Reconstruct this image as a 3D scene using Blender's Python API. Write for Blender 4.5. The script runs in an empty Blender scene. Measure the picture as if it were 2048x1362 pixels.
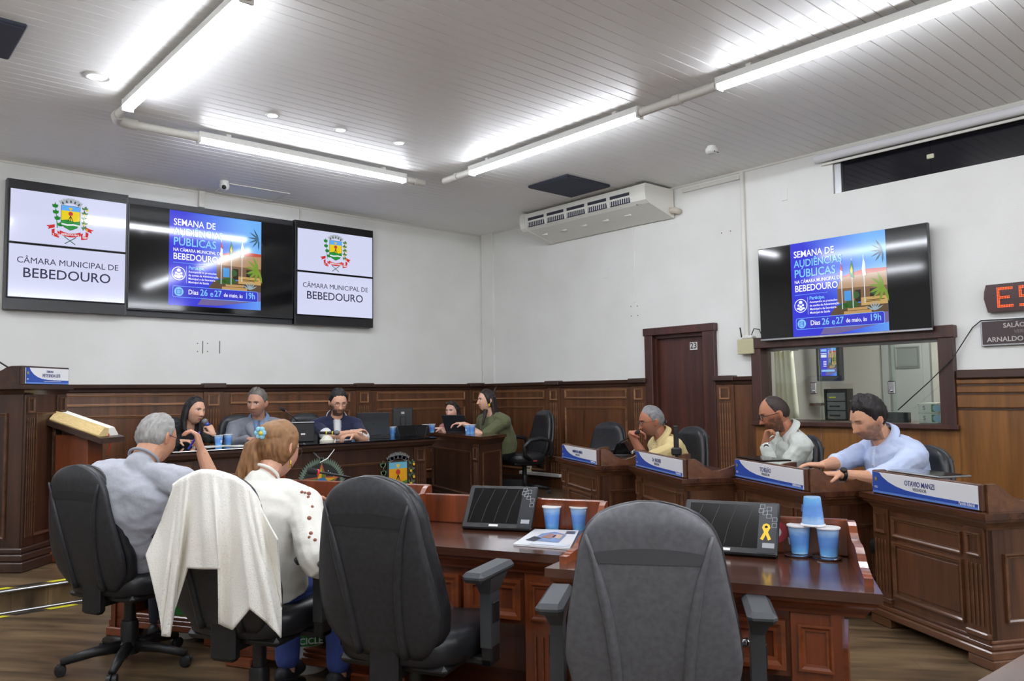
import bpy, bmesh, math, random
import numpy as np
from mathutils import Vector, Matrix, noise as mnoise
random.seed(7)
PI = math.pi
SC = bpy.context.scene
COL = SC.collection

# ---------------------------------------------------------------- camera
FPX = 1588.19
YAW, PITCH, ROLL = 0.7245, 0.0676, -0.0132
CAM = np.array([-7.15103, -8.714094, 1.327])
def cam_axes():
    f = np.array([math.sin(YAW)*math.cos(PITCH), math.cos(YAW)*math.cos(PITCH), math.sin(PITCH)])
    r = np.array([math.cos(YAW), -math.sin(YAW), 0.0]); u = np.cross(r, f)
    return r*math.cos(ROLL)+u*math.sin(ROLL), -r*math.sin(ROLL)+u*math.cos(ROLL), f
CR, CU, CF = cam_axes()
cd = bpy.data.cameras.new('camera'); cam = bpy.data.objects.new('camera', cd); COL.objects.link(cam)
cd.sensor_fit = 'HORIZONTAL'; cd.sensor_width = 36.0; cd.lens = FPX/2048*36.0; cd.clip_start = 0.05; cd.clip_end = 100
cam.matrix_world = Matrix(((CR[0],CU[0],-CF[0],CAM[0]),(CR[1],CU[1],-CF[1],CAM[1]),(CR[2],CU[2],-CF[2],CAM[2]),(0,0,0,1)))
SC.camera = cam
def ray(u, v): return CR*(u-1024)/FPX - CU*(v-681)/FPX + CF
def on(ax, val, u, v):
    d = ray(u, v); return Vector(CAM + (val-CAM[ax])/d[ax]*d)
def onx(u, v, x=0.0): return on(0, x, u, v)      # pixel -> point on the plane x = const (right wall)
def ony(u, v, y=0.0): return on(1, y, u, v)      # pixel -> point on the plane y = const (back wall)
def onz(u, v, z=0.0): return on(2, z, u, v)      # pixel -> point on a level (floor, desk top, ceiling)

# ---------------------------------------------------------------- view, world
SC.view_settings.view_transform = 'Standard'; SC.view_settings.look = 'None'
SC.view_settings.exposure = 0.0; SC.view_settings.gamma = 1.0; SC.view_settings.use_curve_mapping = False
W = bpy.data.worlds.new('world'); SC.world = W; W.use_nodes = True
W.node_tree.nodes['Background'].inputs[0].default_value = (0.02, 0.022, 0.03, 1)
W.node_tree.nodes['Background'].inputs[1].default_value = 0.15      # night outside
SC.cycles.max_bounces = 14; SC.cycles.diffuse_bounces = 8      # white room, light bounces many times
LAMP = 61.0          # radiance of the fluorescent tubes

# ---------------------------------------------------------------- room measures
ZC = 3.603          # ceiling
ZW = 1.478          # top of the wooden wainscot
ZP = 0.14           # platform
YP = -2.80          # edge of the platform
XL, YF = -11.0, -15.6

# ---------------------------------------------------------------- materials
def lin(c):
    if isinstance(c, str): c = [int(c[i:i+2], 16) for i in (0, 2, 4)]
    o = []
    for x in c[:3]:
        x /= 255.0; o.append(x/12.92 if x <= 0.04045 else ((x+0.055)/1.055)**2.4)
    return (o[0], o[1], o[2], 1.0)
MATS = {}
def mat(name, c, rough=0.5, metal=0.0, emit=0.0, coat=0.0, spec=0.5, ec=None, alpha=1.0, trans=0.0, sheen=0.0):
    if name in MATS: return MATS[name]
    m = bpy.data.materials.new(name); m.use_nodes = True; MATS[name] = m
    b = m.node_tree.nodes['Principled BSDF']
    b.inputs['Base Color'].default_value = lin(c); b.inputs['Roughness'].default_value = rough
    b.inputs['Metallic'].default_value = metal; b.inputs['Specular IOR Level'].default_value = spec
    b.inputs['Coat Weight'].default_value = coat; b.inputs['Coat Roughness'].default_value = 0.12
    if sheen: b.inputs['Sheen Weight'].default_value = sheen
    if emit:
        b.inputs['Emission Color'].default_value = lin(ec or c); b.inputs['Emission Strength'].default_value = emit
    if trans: b.inputs['Transmission Weight'].default_value = trans
    if alpha < 1: b.inputs['Alpha'].default_value = alpha
    return m
def nodes(m): return m.node_tree.nodes, m.node_tree.links, m.node_tree.nodes['Principled BSDF']
def coords(m, scale=(1,1,1), which='Object', rot=(0,0,0)):
    N, L, b = nodes(m)
    tc = N.new('ShaderNodeTexCoord'); mp = N.new('ShaderNodeMapping')
    mp.inputs['Scale'].default_value = scale; mp.inputs['Rotation'].default_value = rot
    L.new(tc.outputs[which], mp.inputs[0]); return mp.outputs[0]
def noisy(name, c1, c2, rough=0.5, scale=(1,1,1), nscale=4.0, detail=5.0, bump=0.0, bscale=None, metal=0.0, coat=0.0, spec=0.5, rvar=0.0, lo=0.35, hi=0.65, sheen=0.0, which='Object', dist=0.01):
    """noise between two own colours of the material, with optional fine relief"""
    if name in MATS: return MATS[name]
    m = mat(name, c1, rough, metal, coat=coat, spec=spec, sheen=sheen); N, L, b = nodes(m)
    co = coords(m, scale, which)
    n = N.new('ShaderNodeTexNoise'); n.inputs['Scale'].default_value = nscale; n.inputs['Detail'].default_value = detail
    L.new(co, n.inputs['Vector'])
    r = N.new('ShaderNodeValToRGB'); r.color_ramp.elements[0].position = lo; r.color_ramp.elements[1].position = hi
    r.color_ramp.elements[0].color = lin(c1); r.color_ramp.elements[1].color = lin(c2)
    L.new(n.outputs[0], r.inputs[0]); L.new(r.outputs[0], b.inputs['Base Color'])
    if rvar:
        mr = N.new('ShaderNodeMapRange'); mr.inputs[3].default_value = rough-rvar; mr.inputs[4].default_value = rough+rvar
        L.new(n.outputs[0], mr.inputs[0]); L.new(mr.outputs[0], b.inputs['Roughness'])
    if bump:
        n2 = N.new('ShaderNodeTexNoise'); n2.inputs['Scale'].default_value = bscale or nscale*4; n2.inputs['Detail'].default_value = 3
        L.new(co, n2.inputs['Vector'])
        bp = N.new('ShaderNodeBump'); bp.inputs['Strength'].default_value = bump; bp.inputs['Distance'].default_value = dist
        L.new(n2.outputs[0], bp.inputs['Height']); L.new(bp.outputs[0], b.inputs['Normal'])
    return m
def wood(name, dark, light, rough=0.35, coat=0.35, axis='z', sc=1.0, which='Object'):
    """stained wood: grain lines stretched along one axis"""
    if name in MATS: return MATS[name]
    m = mat(name, dark, rough, coat=coat); N, L, b = nodes(m)
    s = {'x': (0.6, 9, 9), 'y': (9, 0.6, 9), 'z': (9, 9, 0.6)}[axis]
    co = coords(m, tuple(k*sc for k in s), which)
    n = N.new('ShaderNodeTexNoise'); n.inputs['Scale'].default_value = 1.3; n.inputs['Detail'].default_value = 7; n.inputs['Distortion'].default_value = 0.7
    L.new(co, n.inputs['Vector'])
    n2 = N.new('ShaderNodeTexNoise'); n2.inputs['Scale'].default_value = 9; n2.inputs['Detail'].default_value = 4; L.new(co, n2.inputs['Vector'])
    mx = N.new('ShaderNodeMath'); mx.operation = 'MULTIPLY_ADD'; mx.inputs[1].default_value = 0.35
    L.new(n2.outputs[0], mx.inputs[0]); L.new(n.outputs[0], mx.inputs[2])
    r = N.new('ShaderNodeValToRGB'); r.color_ramp.elements[0].position = 0.42; r.color_ramp.elements[1].position = 0.9
    r.color_ramp.elements[0].color = lin(dark); r.color_ramp.elements[1].color = lin(light)
    L.new(mx.outputs[0], r.inputs[0]); L.new(r.outputs[0], b.inputs['Base Color'])
    bp = N.new('ShaderNodeBump'); bp.inputs['Strength'].default_value = 0.08; bp.inputs['Distance'].default_value = 0.004
    L.new(mx.outputs[0], bp.inputs['Height']); L.new(bp.outputs[0], b.inputs['Normal'])
    return m
def vcol(name, rough=0.5, bump=0.0, bscale=60, coat=0.0, sheen=0.0, bs=(1,1,1), spec=0.35):
    """material that takes its own colours from the mesh's colour attribute 'Col'"""
    if name in MATS: return MATS[name]
    m = mat(name, (200,200,200), rough, coat=coat, sheen=sheen, spec=spec); N, L, b = nodes(m)
    a = N.new('ShaderNodeVertexColor'); a.layer_name = 'Col'; L.new(a.outputs[0], b.inputs['Base Color'])
    if bump:
        co = coords(m, bs); n = N.new('ShaderNodeTexNoise'); n.inputs['Scale'].default_value = bscale; n.inputs['Detail'].default_value = 4
        L.new(co, n.inputs['Vector']); bp = N.new('ShaderNodeBump'); bp.inputs['Strength'].default_value = bump; bp.inputs['Distance'].default_value = 0.006
        L.new(n.outputs[0], bp.inputs['Height']); L.new(bp.outputs[0], b.inputs['Normal'])
    return m
def screen(name, c, k=1.0):
    """a lit screen area: glossy black glass that gives off the colour c"""
    if name in MATS: return MATS[name]
    m = mat(name, (6,6,8), 0.09, emit=k, ec=c, spec=0.5); return m

# ---------------------------------------------------------------- mesh collector
class MB:
    def __init__(s): s.v = []; s.f = []; s.m = []; s.mi = 0; s.T = None
    def add(s, vs, fs):
        o = len(s.v)
        if s.T is not None: vs = [s.T @ Vector(p) for p in vs]
        s.v += [tuple(p) for p in vs]; s.f += [tuple(i+o for i in f) for f in fs]; s.m += [s.mi]*len(fs); return s
    def box(s, x0, x1, y0, y1, z0, z1, b=0.0):
        if x1 < x0: x0, x1 = x1, x0
        if y1 < y0: y0, y1 = y1, y0
        if z1 < z0: z0, z1 = z1, z0
        b = min(b, (x1-x0)*.45, (y1-y0)*.45, (z1-z0)*.45)
        if b <= 0:
            vs = [(x, y, z) for z in (z0, z1) for y in (y0, y1) for x in (x0, x1)]
            return s.add(vs, [(0,2,3,1),(4,5,7,6),(0,1,5,4),(2,6,7,3),(0,4,6,2),(1,3,7,5)])
        vs = []; X = (x0, x1); Y = (y0, y1); Z = (z0, z1); sg = (1, -1)
        for k in (0, 1):
            for j in (0, 1):
                for i in (0, 1):
                    vs += [(X[i], Y[j]+sg[j]*b, Z[k]+sg[k]*b), (X[i]+sg[i]*b, Y[j], Z[k]+sg[k]*b), (X[i]+sg[i]*b, Y[j]+sg[j]*b, Z[k])]
        def q(i, j, k, a): return ((k*2+j)*2+i)*3+a
        fs = [(q(0,0,0,0),q(0,0,1,0),q(0,1,1,0),q(0,1,0,0)), (q(1,0,0,0),q(1,1,0,0),q(1,1,1,0),q(1,0,1,0)),
              (q(0,0,0,1),q(1,0,0,1),q(1,0,1,1),q(0,0,1,1)), (q(0,1,0,1),q(0,1,1,1),q(1,1,1,1),q(1,1,0,1)),
              (q(0,0,0,2),q(0,1,0,2),q(1,1,0,2),q(1,0,0,2)), (q(0,0,1,2),q(1,0,1,2),q(1,1,1,2),q(0,1,1,2))]
        for a in (0, 1):
            for c in (0, 1):
                e = [(q(0,a,c,1),q(1,a,c,1),q(1,a,c,2),q(0,a,c,2)), (q(a,0,c,0),q(a,0,c,2),q(a,1,c,2),q(a,1,c,0)), (q(a,c,0,0),q(a,c,0,1),q(a,c,1,1),q(a,c,1,0))]
                fs += e
        for k in (0, 1):
            for j in (0, 1):
                for i in (0, 1): fs.append((q(i,j,k,0), q(i,j,k,1), q(i,j,k,2)))
        return s.add(vs, fs)
    def loft(s, rings, caps=True, closed=True):
        n = len(rings[0]); vs = [p for r in rings for p in r]; fs = []
        for i in range(len(rings)-1):
            for j in range(n if closed else n-1):
                a = i*n+j; b = i*n+(j+1) % n; fs.append((a, b, b+n, a+n))
        if caps and closed:
            fs.append(tuple(range(n-1, -1, -1))); fs.append(tuple(range((len(rings)-1)*n, len(rings)*n)))
        return s.add(vs, fs)
    def tube(s, pts, r, n=8, caps=True):
        pts = [Vector(p) for p in pts]; R = r if isinstance(r, (list, tuple)) else [r]*len(pts); rings = []; up = None
        for i, p in enumerate(pts):
            t = (pts[min(i+1, len(pts)-1)]-pts[max(i-1, 0)]).normalized()
            if up is None: up = Vector((0,0,1)) if abs(t.z) < .9 else Vector((1,0,0))
            a = t.cross(up)
            if a.length < 1e-6: a = t.orthogonal()
            a.normalize(); up = a.cross(t).normalized()
            rings.append([p+a*(R[i]*math.cos(2*PI*k/n))+up*(R[i]*math.sin(2*PI*k/n)) for k in range(n)])
        return s.loft(rings, caps)
    def lathe(s, prof, n=16, c=(0,0,0), caps=True):
        return s.loft([[(c[0]+r*math.cos(2*PI*k/n), c[1]+r*math.sin(2*PI*k/n), c[2]+z) for k in range(n)] for r, z in prof], caps)
    def prism(s, poly, a0, a1, axis='y'):
        """extrude a 2D outline along an axis; outline coordinates are the two other axes in order"""
        def P(u, v, w): return {'x': (w, u, v), 'y': (u, w, v), 'z': (u, v, w)}[axis]
        return s.loft([[P(u, v, a0) for u, v in poly], [P(u, v, a1) for u, v in poly]])
    def frame(s, x0, x1, z0, z1, w, d, y=0.0, step=0.35):
        """mitred moulding round a rectangle in the xz plane, proud by d towards -y"""
        rings = []
        for k, dy in ((0, 0), (0, d), (step, d), (0.7, d*.55), (1, d*.5), (1, 0)):
            o = w*k; rings.append([(x0+o, y-dy, z0+o), (x1-o, y-dy, z0+o), (x1-o, y-dy, z1-o), (x0+o, y-dy, z1-o)])
        n = 4; vs = [p for r in rings for p in r]; fs = []
        for i in range(len(rings)):
            i2 = (i+1) % len(rings)
            for j in range(4): fs.append((i*n+j, i*n+(j+1) % n, i2*n+(j+1) % n, i2*n+j))
        return s.add(vs, fs)
    def quad(s, a, b, c, d): return s.add([a, b, c, d], [(0,1,2,3)])
    def ell(s, c, r, nu=12, nv=8, R=None):
        vs = []; fs = []
        for i in range(nv+1):
            th = PI*i/nv
            for j in range(nu):
                ph = 2*PI*j/nu; p = Vector((r[0]*math.sin(th)*math.cos(ph), r[1]*math.sin(th)*math.sin(ph), r[2]*math.cos(th)))
                if R is not None: p = R @ p
                vs.append(p+Vector(c))
        for i in range(nv):
            for j in range(nu):
                fs.append((i*nu+j, (i+1)*nu+j, (i+1)*nu+(j+1) % nu, i*nu+(j+1) % nu))
        return s.add(vs, fs)
    def mesh(s, name):
        me = bpy.data.meshes.new(name); me.from_pydata(s.v, [], s.f)
        if any(s.m): me.polygons.foreach_set('material_index', s.m)
        bm = bmesh.new(); bm.from_mesh(me); bmesh.ops.remove_doubles(bm, verts=bm.verts, dist=1e-6)
        bmesh.ops.recalc_face_normals(bm, faces=bm.faces); bm.to_mesh(me); bm.free(); return me
    def obj(s, name, m, parent=None, smooth=False, **kw):
        return mk(name, s.mesh(name), m, parent, smooth, **kw)
def mk(name, me, m, parent=None, smooth=False, loc=None, rot=None, kind=None):
    o = bpy.data.objects.new(name, me)
    for x in (m if isinstance(m, (list, tuple)) else [m]):
        if len(me.materials) < (len(m) if isinstance(m, (list, tuple)) else 1): me.materials.append(x)
    COL.objects.link(o)
    if smooth:
        if smooth is True: me.polygons.foreach_set('use_smooth', [True]*len(me.polygons))
        else: me.polygons.foreach_set('use_smooth', [True]*len(me.polygons)); me.set_sharp_from_angle(angle=math.radians(smooth))
    if parent is not None: o.parent = parent
    if loc is not None: o.location = loc
    if rot is not None: o.rotation_euler = rot
    if kind: o['kind'] = kind
    return o
def tag(o, label, cat, group=None):
    o['label'] = label; o['category'] = cat
    if group: o['group'] = group
    return o
def thing(name, label, cat, loc=(0,0,0), rz=0.0, group=None, rot=None):
    o = bpy.data.objects.new(name, None); COL.objects.link(o); o.empty_display_size = .1
    o.location = loc; o.rotation_euler = rot if rot is not None else (0, 0, rz)
    return tag(o, label, cat, group)
def struct(o): o['kind'] = 'structure'; return o
def sempty(name, loc=(0,0,0), rz=0.0):
    o = bpy.data.objects.new(name, None); COL.objects.link(o); o.location = loc; o.rotation_euler = (0,0,rz); return struct(o)
def again(o, parent, loc=None, rz=None, rot=None):
    """another copy of a piece, sharing its mesh"""
    c = o.copy(); COL.objects.link(c); c.parent = parent
    if loc is not None: c.location = loc
    if rz is not None: c.rotation_euler = (0,0,rz)
    if rot is not None: c.rotation_euler = rot
    return c
def dup(root, loc, rz, label, group=None, rot=None):
    r = root.copy(); COL.objects.link(r); r.location = loc; r.rotation_euler = rot if rot is not None else (0,0,rz); r['label'] = label
    if group: r['group'] = group
    for ch in list(root.children):
        c = ch.copy(); COL.objects.link(c); c.parent = r
        for g in ch.children:
            d = g.copy(); COL.objects.link(d); d.parent = c
    return r
def text(s, size, m, parent, loc, rot, name='lettering', align='CENTER', bold=0.0, sx=1.0, ext=0.0006, track=1.0):
    cu = bpy.data.curves.new('lettering', 'FONT'); cu.body = s; cu.size = size; cu.align_x = align; cu.align_y = 'CENTER'
    cu.offset = bold*size; cu.extrude = ext; cu.space_character = track; cu.resolution_u = 3
    t = bpy.data.objects.new('lettering_curve', cu); COL.objects.link(t)
    bpy.context.view_layer.update()
    me = bpy.data.meshes.new_from_object(t.evaluated_get(bpy.context.evaluated_depsgraph_get()))
    bpy.data.objects.remove(t); bpy.data.curves.remove(cu); me.materials.clear()
    o = mk(name, me, m, parent, loc=loc, rot=rot); o.scale = (sx, 1, 1); return o
UPX = (PI/2, 0, 0)            # text/plate standing in the local xz plane, read from -y
# ================================================================= THE ROOM
M_wall = noisy('white_wall_paint', (228,228,224), (221,221,216), 0.62, nscale=1.6, bump=0.25, bscale=90, dist=0.004)
M_ceil = mat('ceiling_pvc', (238,238,236), 0.42, spec=.2)
M_white = mat('white_plastic', (225,225,220), 0.4)
M_pipe = mat('white_pipe', (214,212,204), 0.38)
M_blk = noisy('black_plastic', (22,22,24), (30,30,32), 0.42, nscale=30, bump=0.05)
M_dark = mat('dark_void', (16,17,22), 0.6)
M_wood = wood('dark_stained_wood', (58,35,22), (112,70,42), 0.36, 0.3, 'z')
M_woodx = wood('dark_stained_wood_rails', (58,35,22), (108,68,41), 0.36, 0.3, 'x')
M_cornice = wood('dark_cornice_wood', (42,27,21), (70,45,34), 0.4, 0.2, 'x')
M_mould = wood('moulding_wood', (90,58,36), (150,106,70), 0.33, 0.35, 'x')
M_lightwood = wood('honey_wood_panel', (98,60,24), (142,94,44), 0.38, 0.25, 'z', 0.6)
M_door = wood('brown_door_wood', (46,22,17), (84,42,30), 0.42, 0.2, 'z')
M_chrome = mat('chrome', (200,200,205), 0.18, 1.0)
M_alu = mat('aluminium', (165,166,168), 0.35, 0.9)

def floor_mat():
    m = mat('wood_plank_floor', (70,56,40), 0.33, coat=0.1); N, L, b = nodes(m)
    co = coords(m, (1,1,1), 'Object', (0,0,0.9))
    br = N.new('ShaderNodeTexBrick'); br.inputs['Scale'].default_value = 1.0
    br.inputs['Brick Width'].default_value = 1.2; br.inputs['Row Height'].default_value = 0.16; br.inputs['Mortar Size'].default_value = 0.0015
    br.inputs['Color1'].default_value = (0.8,0.8,0.8,1); br.inputs['Color2'].default_value = (1.15,1.15,1.15,1); br.inputs['Mortar'].default_value = (0.45,0.45,0.45,1)
    L.new(co, br.inputs['Vector'])
    mp = N.new('ShaderNodeMapping'); mp.inputs['Scale'].default_value = (0.9, 5, 1); L.new(co, mp.inputs[0])
    n = N.new('ShaderNodeTexNoise'); n.inputs['Scale'].default_value = 2.2; n.inputs['Detail'].default_value = 8; n.inputs['Distortion'].default_value = 0.5; L.new(mp.outputs[0], n.inputs['Vector'])
    r = N.new('ShaderNodeValToRGB'); r.color_ramp.elements[0].position = .3; r.color_ramp.elements[1].position = .72
    r.color_ramp.elements[0].color = lin((58,46,34)); r.color_ramp.elements[1].color = lin((124,102,74)); L.new(n.outputs[0], r.inputs[0])
    mx = N.new('ShaderNodeMix'); mx.data_type = 'RGBA'; mx.blend_type = 'MULTIPLY'; mx.inputs[0].default_value = 1
    L.new(r.outputs[0], mx.inputs[6]); L.new(br.outputs[0], mx.inputs[7]); L.new(mx.outputs[2], b.inputs['Base Color'])
    return m
M_floor = floor_mat()

struct(MB().box(XL, 0.0, YF, YP+.02, -0.1, 0.0).obj('floor', M_floor))
pf = sempty('trim_1', (0, 0, 0))
MB().box(XL, 0.0, YP, 0.0, 0.0, ZP).obj('platform', M_floor, pf)
for z, nm in ((ZP-.006, 'nosing_strip'), (0.0, 'nosing_strip')):
    MB().box(XL, -0.02, YP-.028, YP+.004, z, z+.012, .004).obj(nm, M_alu, pf)
M_yel = mat('yellow_tape', (205,200,40), .5)
M_btape = mat('black_tape', (30,30,28), .5)
for (z, y) in ((ZP+.0015, YP+.075), (0.0015, YP-.075)):
    for k in range(7):
        x0 = -6.9+k*.19+(.04 if z > .1 else 0)
        mb = MB()
        mb.add([(x0, y-.025, z), (x0+.16, y-.025, z), (x0+.13, y+.025, z), (x0-.03, y+.025, z)], [(0,1,2,3)])
        if x0 < -5.75: mb.obj('hazard_stripe', M_yel if k % 2 else M_btape, pf)

# walls ------------------------------------------------------------
struct(MB().box(XL, 0.12, 0.0, 0.12, -0.1, ZC+.1).obj('wall_back', M_wall))
struct(MB().box(XL-.12, XL, YF, 0.12, -0.1, ZC+.1).obj('wall_left', M_wall))
struct(MB().box(XL-.12, 0.12, YF-.12, YF, -0.1, ZC+.1).obj('wall_front', M_wall))
DY0, DY1, DZ = -3.07, -3.742, 1.967                 # door opening
WY0, WY1, WZ0, WZ1 = -4.43, -6.10, 1.025, 1.76      # booth window
CY0, CZ0, CZ1 = -5.22, 3.165, 3.50                  # clerestory
wr = MB(); T = 0.14
wr.box(0, T, DY0, 0.0, -0.1, ZC+.1); wr.box(0, T, DY1, DY0, DZ, ZC+.1); wr.box(0, T, WY0, DY1, -0.1, ZC+.1)
wr.box(0, T, WY1, WY0, -0.1, WZ0); wr.box(0, T, CY0, WY0, WZ1, ZC+.1); wr.box(0, T, WY1, CY0, WZ1, CZ0); wr.box(0, T, YF, WY1, -0.1, CZ0)
wr.box(0, T, YF, CY0, CZ1, ZC+.1)
struct(wr.obj('wall_right', M_wall))
# shallow column by the corner and wall conduits
mb = MB().box(-.02, 0, -.27, -.015, ZW, ZC); struct(mb.obj('trim_2', M_wall))

# ceiling of narrow plastic slats, each one a piece
ceil = sempty('ceiling')
MB().box(XL-.1, .12, YF-.1, .12, ZC+.014, ZC+.1).obj('ceiling_backing', M_ceil, ceil)
sl = MB().box(XL, 0.0, -.0486, .0486, 0.0, .016, .0035).obj('ceiling_slat', M_ceil, ceil, loc=(0, -.05, ZC-.002))
for k in range(1, 156): again(sl, ceil, (0, -.05-.1*k, ZC-.002))
# shadow-gap trim round the ceiling
struct(MB().box(XL, 0, -.014, 0, ZC-.02, ZC).obj('trim_3', M_pipe)); struct(MB().box(-.016, 0, YF, 0, ZC-.022, ZC).obj('trim_4', M_pipe))

# wainscot -----------------------------------------------------------
def wainscot(name, origin, rz, spans, pil, zb, panels=True):
    """local x runs along the wall, -y points into the room. spans: panel bays; pil: centres of the fluted pilasters"""
    root = sempty(name, origin, rz)
    x0 = min(s[0] for s in spans); x1 = max(s[1] for s in spans)
    for a, b in spans:
        MB().box(a, b, -.03, 0, zb, ZW-.05).obj('backing_panel', M_wood, root)
        MB().prism([(-.03, ZW-.085), (-.045, ZW-.075), (-.05, ZW-.05), (-.075, ZW-.035), (-.08, ZW-.005), (-.075, ZW), (0, ZW), (0, ZW-.085)], a, b, 'x').obj('cornice', M_cornice, root)
        MB().box(a, b, -.045, 0, zb, zb+.11, .006).obj('skirting_board', M_cornice, root)
    cache = {}
    for p in pil:
        w = .105
        q = 'p'
        if q in cache:
            for part in cache[q]:
                c = again(part, root, (p, 0, 0))
                for ch in part.children: again(ch, c)
        else:
            L_ = []
            pb = MB().box(-w, w, -.05, 0, zb, ZW-.08, .003).obj('pilaster', M_wood, root, loc=(p, 0, 0)); L_.append(pb)
            MB().frame(-.062, .062, 1.245, 1.375, .018, .014, -.05).obj('block_moulding', M_mould, pb)
            for k in range(5):
                xx = -.06+k*.03
                MB().box(xx-.005, xx+.005, -.058, -.049, zb+.42, 1.21, .003).obj('flute', M_mould, pb)
            for k in range(5):
                xx = -.06+k*.03
                MB().box(xx-.005, xx+.005, -.056, -.049, zb+.13, zb+.32, .003).obj('flute', M_mould, pb)
            MB().box(-w-.012, w+.012, -.062, 0, zb+.33, zb+.4, .008).obj('pilaster_band', M_woodx, pb)
            L_.append(MB().box(-w-.02, w+.02, -.095, 0, ZW-.04, ZW+.012, .006).obj('pilaster_cap', M_cornice, root, loc=(p, 0, 0)))
            cache[q] = L_
    if panels:
        ps = sorted(pil); edges = [x0-.08]+ps+[x1+.08]
        for a, b in zip(edges[:-1], edges[1:]):
            a += .19; b -= .19
            if b-a < .15: continue
            MB().frame(a, b, 1.262, 1.375, .022, .016, -.03).obj('upper_moulding', M_mould, root)
            MB().frame(a, b, zb+.2, 1.165, .024, .018, -.03).obj('panel_moulding', M_mould, root)
            MB().box(a+.03, b-.03, -.036, -.03, zb+.235, 1.13, .004).obj('raised_panel', M_wood, root)
    return root
wainscot('trim_5', (0, 0, 0), 0, [(XL, -.03)], [-7.72, -5.84, -3.84, -1.96, -.165], ZP)
wainscot('trim_6', (0, 0, 0), -PI/2, [(0.0, 2.965)], [1.475, 2.86], ZP)
wainscot('trim_7', (0, 0, 0), -PI/2, [(3.89, 4.335)], [4.0], 0.0)
# honey coloured boarding under and right of the booth window
hb = sempty('trim_8', (0, 0, 0), -PI/2)
MB().box(4.335, 6.23, -.028, 0, 0, 1.02).obj('board', M_lightwood, hb)
MB().box(6.215, 9.2, -.028, 0, 0, 1.15).obj('board', M_lightwood, hb)
for xx in (5.02, 5.62): MB().box(xx-.008, xx+.008, -.036, -.027, 0.05, 1.0, .004).obj('joint_bead', M_mould, hb)
for z0, z1 in ((1.165, 1.272), (1.288, 1.342), (1.36, 1.405)): MB().box(6.215, 9.2, -.045, 0, z0, z1, .008).obj('board', M_lightwood, hb)
MB().box(6.215, 9.2, -.034, 0, 1.15, 1.41).obj('board_backing', M_cornice, hb)
MB().box(6.225, 9.2, -.07, 0, 1.405, ZW, .01).obj('cornice', M_cornice, hb)

# door ----------------------------------------------------------------
dr = sempty('door_1', (0, 0, 0), -PI/2)      # local x = -world y, local -y = into the room (-x world)
MB().box(2.96, 3.07, -.055, .02, 0, 1.97, .006).obj('door_jamb', M_door, dr); MB().box(3.742, 3.89, -.055, .02, 0, 1.97, .006).obj('door_jamb', M_door, dr)
MB().box(2.945, 3.905, -.062, .02, 1.965, 2.05, .006).obj('door_head', M_door, dr)
lf = MB().box(3.07, 3.742, .05, .09, 0.005, 1.967).obj('door_leaf', M_door, dr)
MB().box(3.07, 3.1, .0, .06, 0, 1.967).obj('door_stop', M_door, dr); MB().box(3.07, 3.742, .0, .06, 1.93, 1.967).obj('door_stop', M_door, dr)
p = onx(1387.5, 692, .05)
cx = -p.y; cz = p.z
MB().box(cx-.048, cx+.048, .046, .05, cz-.042, cz+.042).obj('number_card', mat('white_card', (214,214,208), .6), lf)
text('23', .088, mat('print_black', (30,28,28), .6), lf, (cx, .045, cz), UPX, bold=.012)
MB().box(3.105, 3.145, .035, .05, .9, 1.08, .004).box(3.115, 3.135, -.01, .04, .99, 1.01, .003).box(3.115, 3.22, -.018, -.004, .985, 1.015, .004).obj('door_handle', M_chrome, lf)

# booth window --------------------------------------------------------
wn = sempty('window_1', (0, 0, 0), -PI/2)
M_wframe = wood('window_frame_wood', (48,25,20), (78,44,34), .45, .15, 'z')
MB().box(4.33, 4.435, -.07, .14, 1.0, 1.85, .006).obj('window_jamb', M_wframe, wn); MB().box(6.095, 6.215, -.07, .14, 1.0, 1.85, .006).obj('window_jamb', M_wframe, wn)
MB().box(4.315, 6.23, -.08, .14, 1.75, 1.855, .006).obj('window_head', M_wframe, wn); MB().box(4.315, 6.23, -.085, .16, .985, 1.028, .008).obj('window_sill', M_wframe, wn)
MB().box(4.435, 6.095, .05, .085, 1.725, 1.75, .003).obj('glazing_rail', M_alu, wn)
def glass_mat():
    m = mat('window_glass', (235,240,238), 0.02); N, L, b = nodes(m)
    g = N.new('ShaderNodeBsdfGlossy'); g.inputs['Roughness'].default_value = .02; g.inputs['Color'].default_value = (.9,.95,.93,1)
    t = N.new('ShaderNodeBsdfTransparent'); t.inputs['Color'].default_value = (.9,.94,.92,1)
    fr = N.new('ShaderNodeFresnel'); fr.inputs[0].default_value = 1.5
    mx = N.new('ShaderNodeMixShader'); L.new(fr.outputs[0], mx.inputs[0]); L.new(t.outputs[0], mx.inputs[1]); L.new(g.outputs[0], mx.inputs[2])
    L.new(mx.outputs[0], N['Material Output'].inputs[0]); return m
M_glass = glass_mat()
for a, b, y in ((4.435, 5.0, .066), (4.97, 5.68, .076), (5.65, 6.095, .066)): MB().box(a, b, y, y+.006, 1.028, 1.725).obj('pane', M_glass, wn)
for u, v in ((1627, 776), (1783, 775)):
    p = onx(u, v, .06); MB().box(-p.y-.03, -p.y+.03, .05, .066, p.z-.055, p.z+.055, .006).obj('latch_plate', M_chrome, wn)
    MB().lathe([(.012, 0), (.012, .02), (.007, .024)], 10, (0,0,0)).obj('latch_knob', M_chrome, wn, loc=(-p.y, .05, p.z-.03), rot=(PI/2,0,0))

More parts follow.
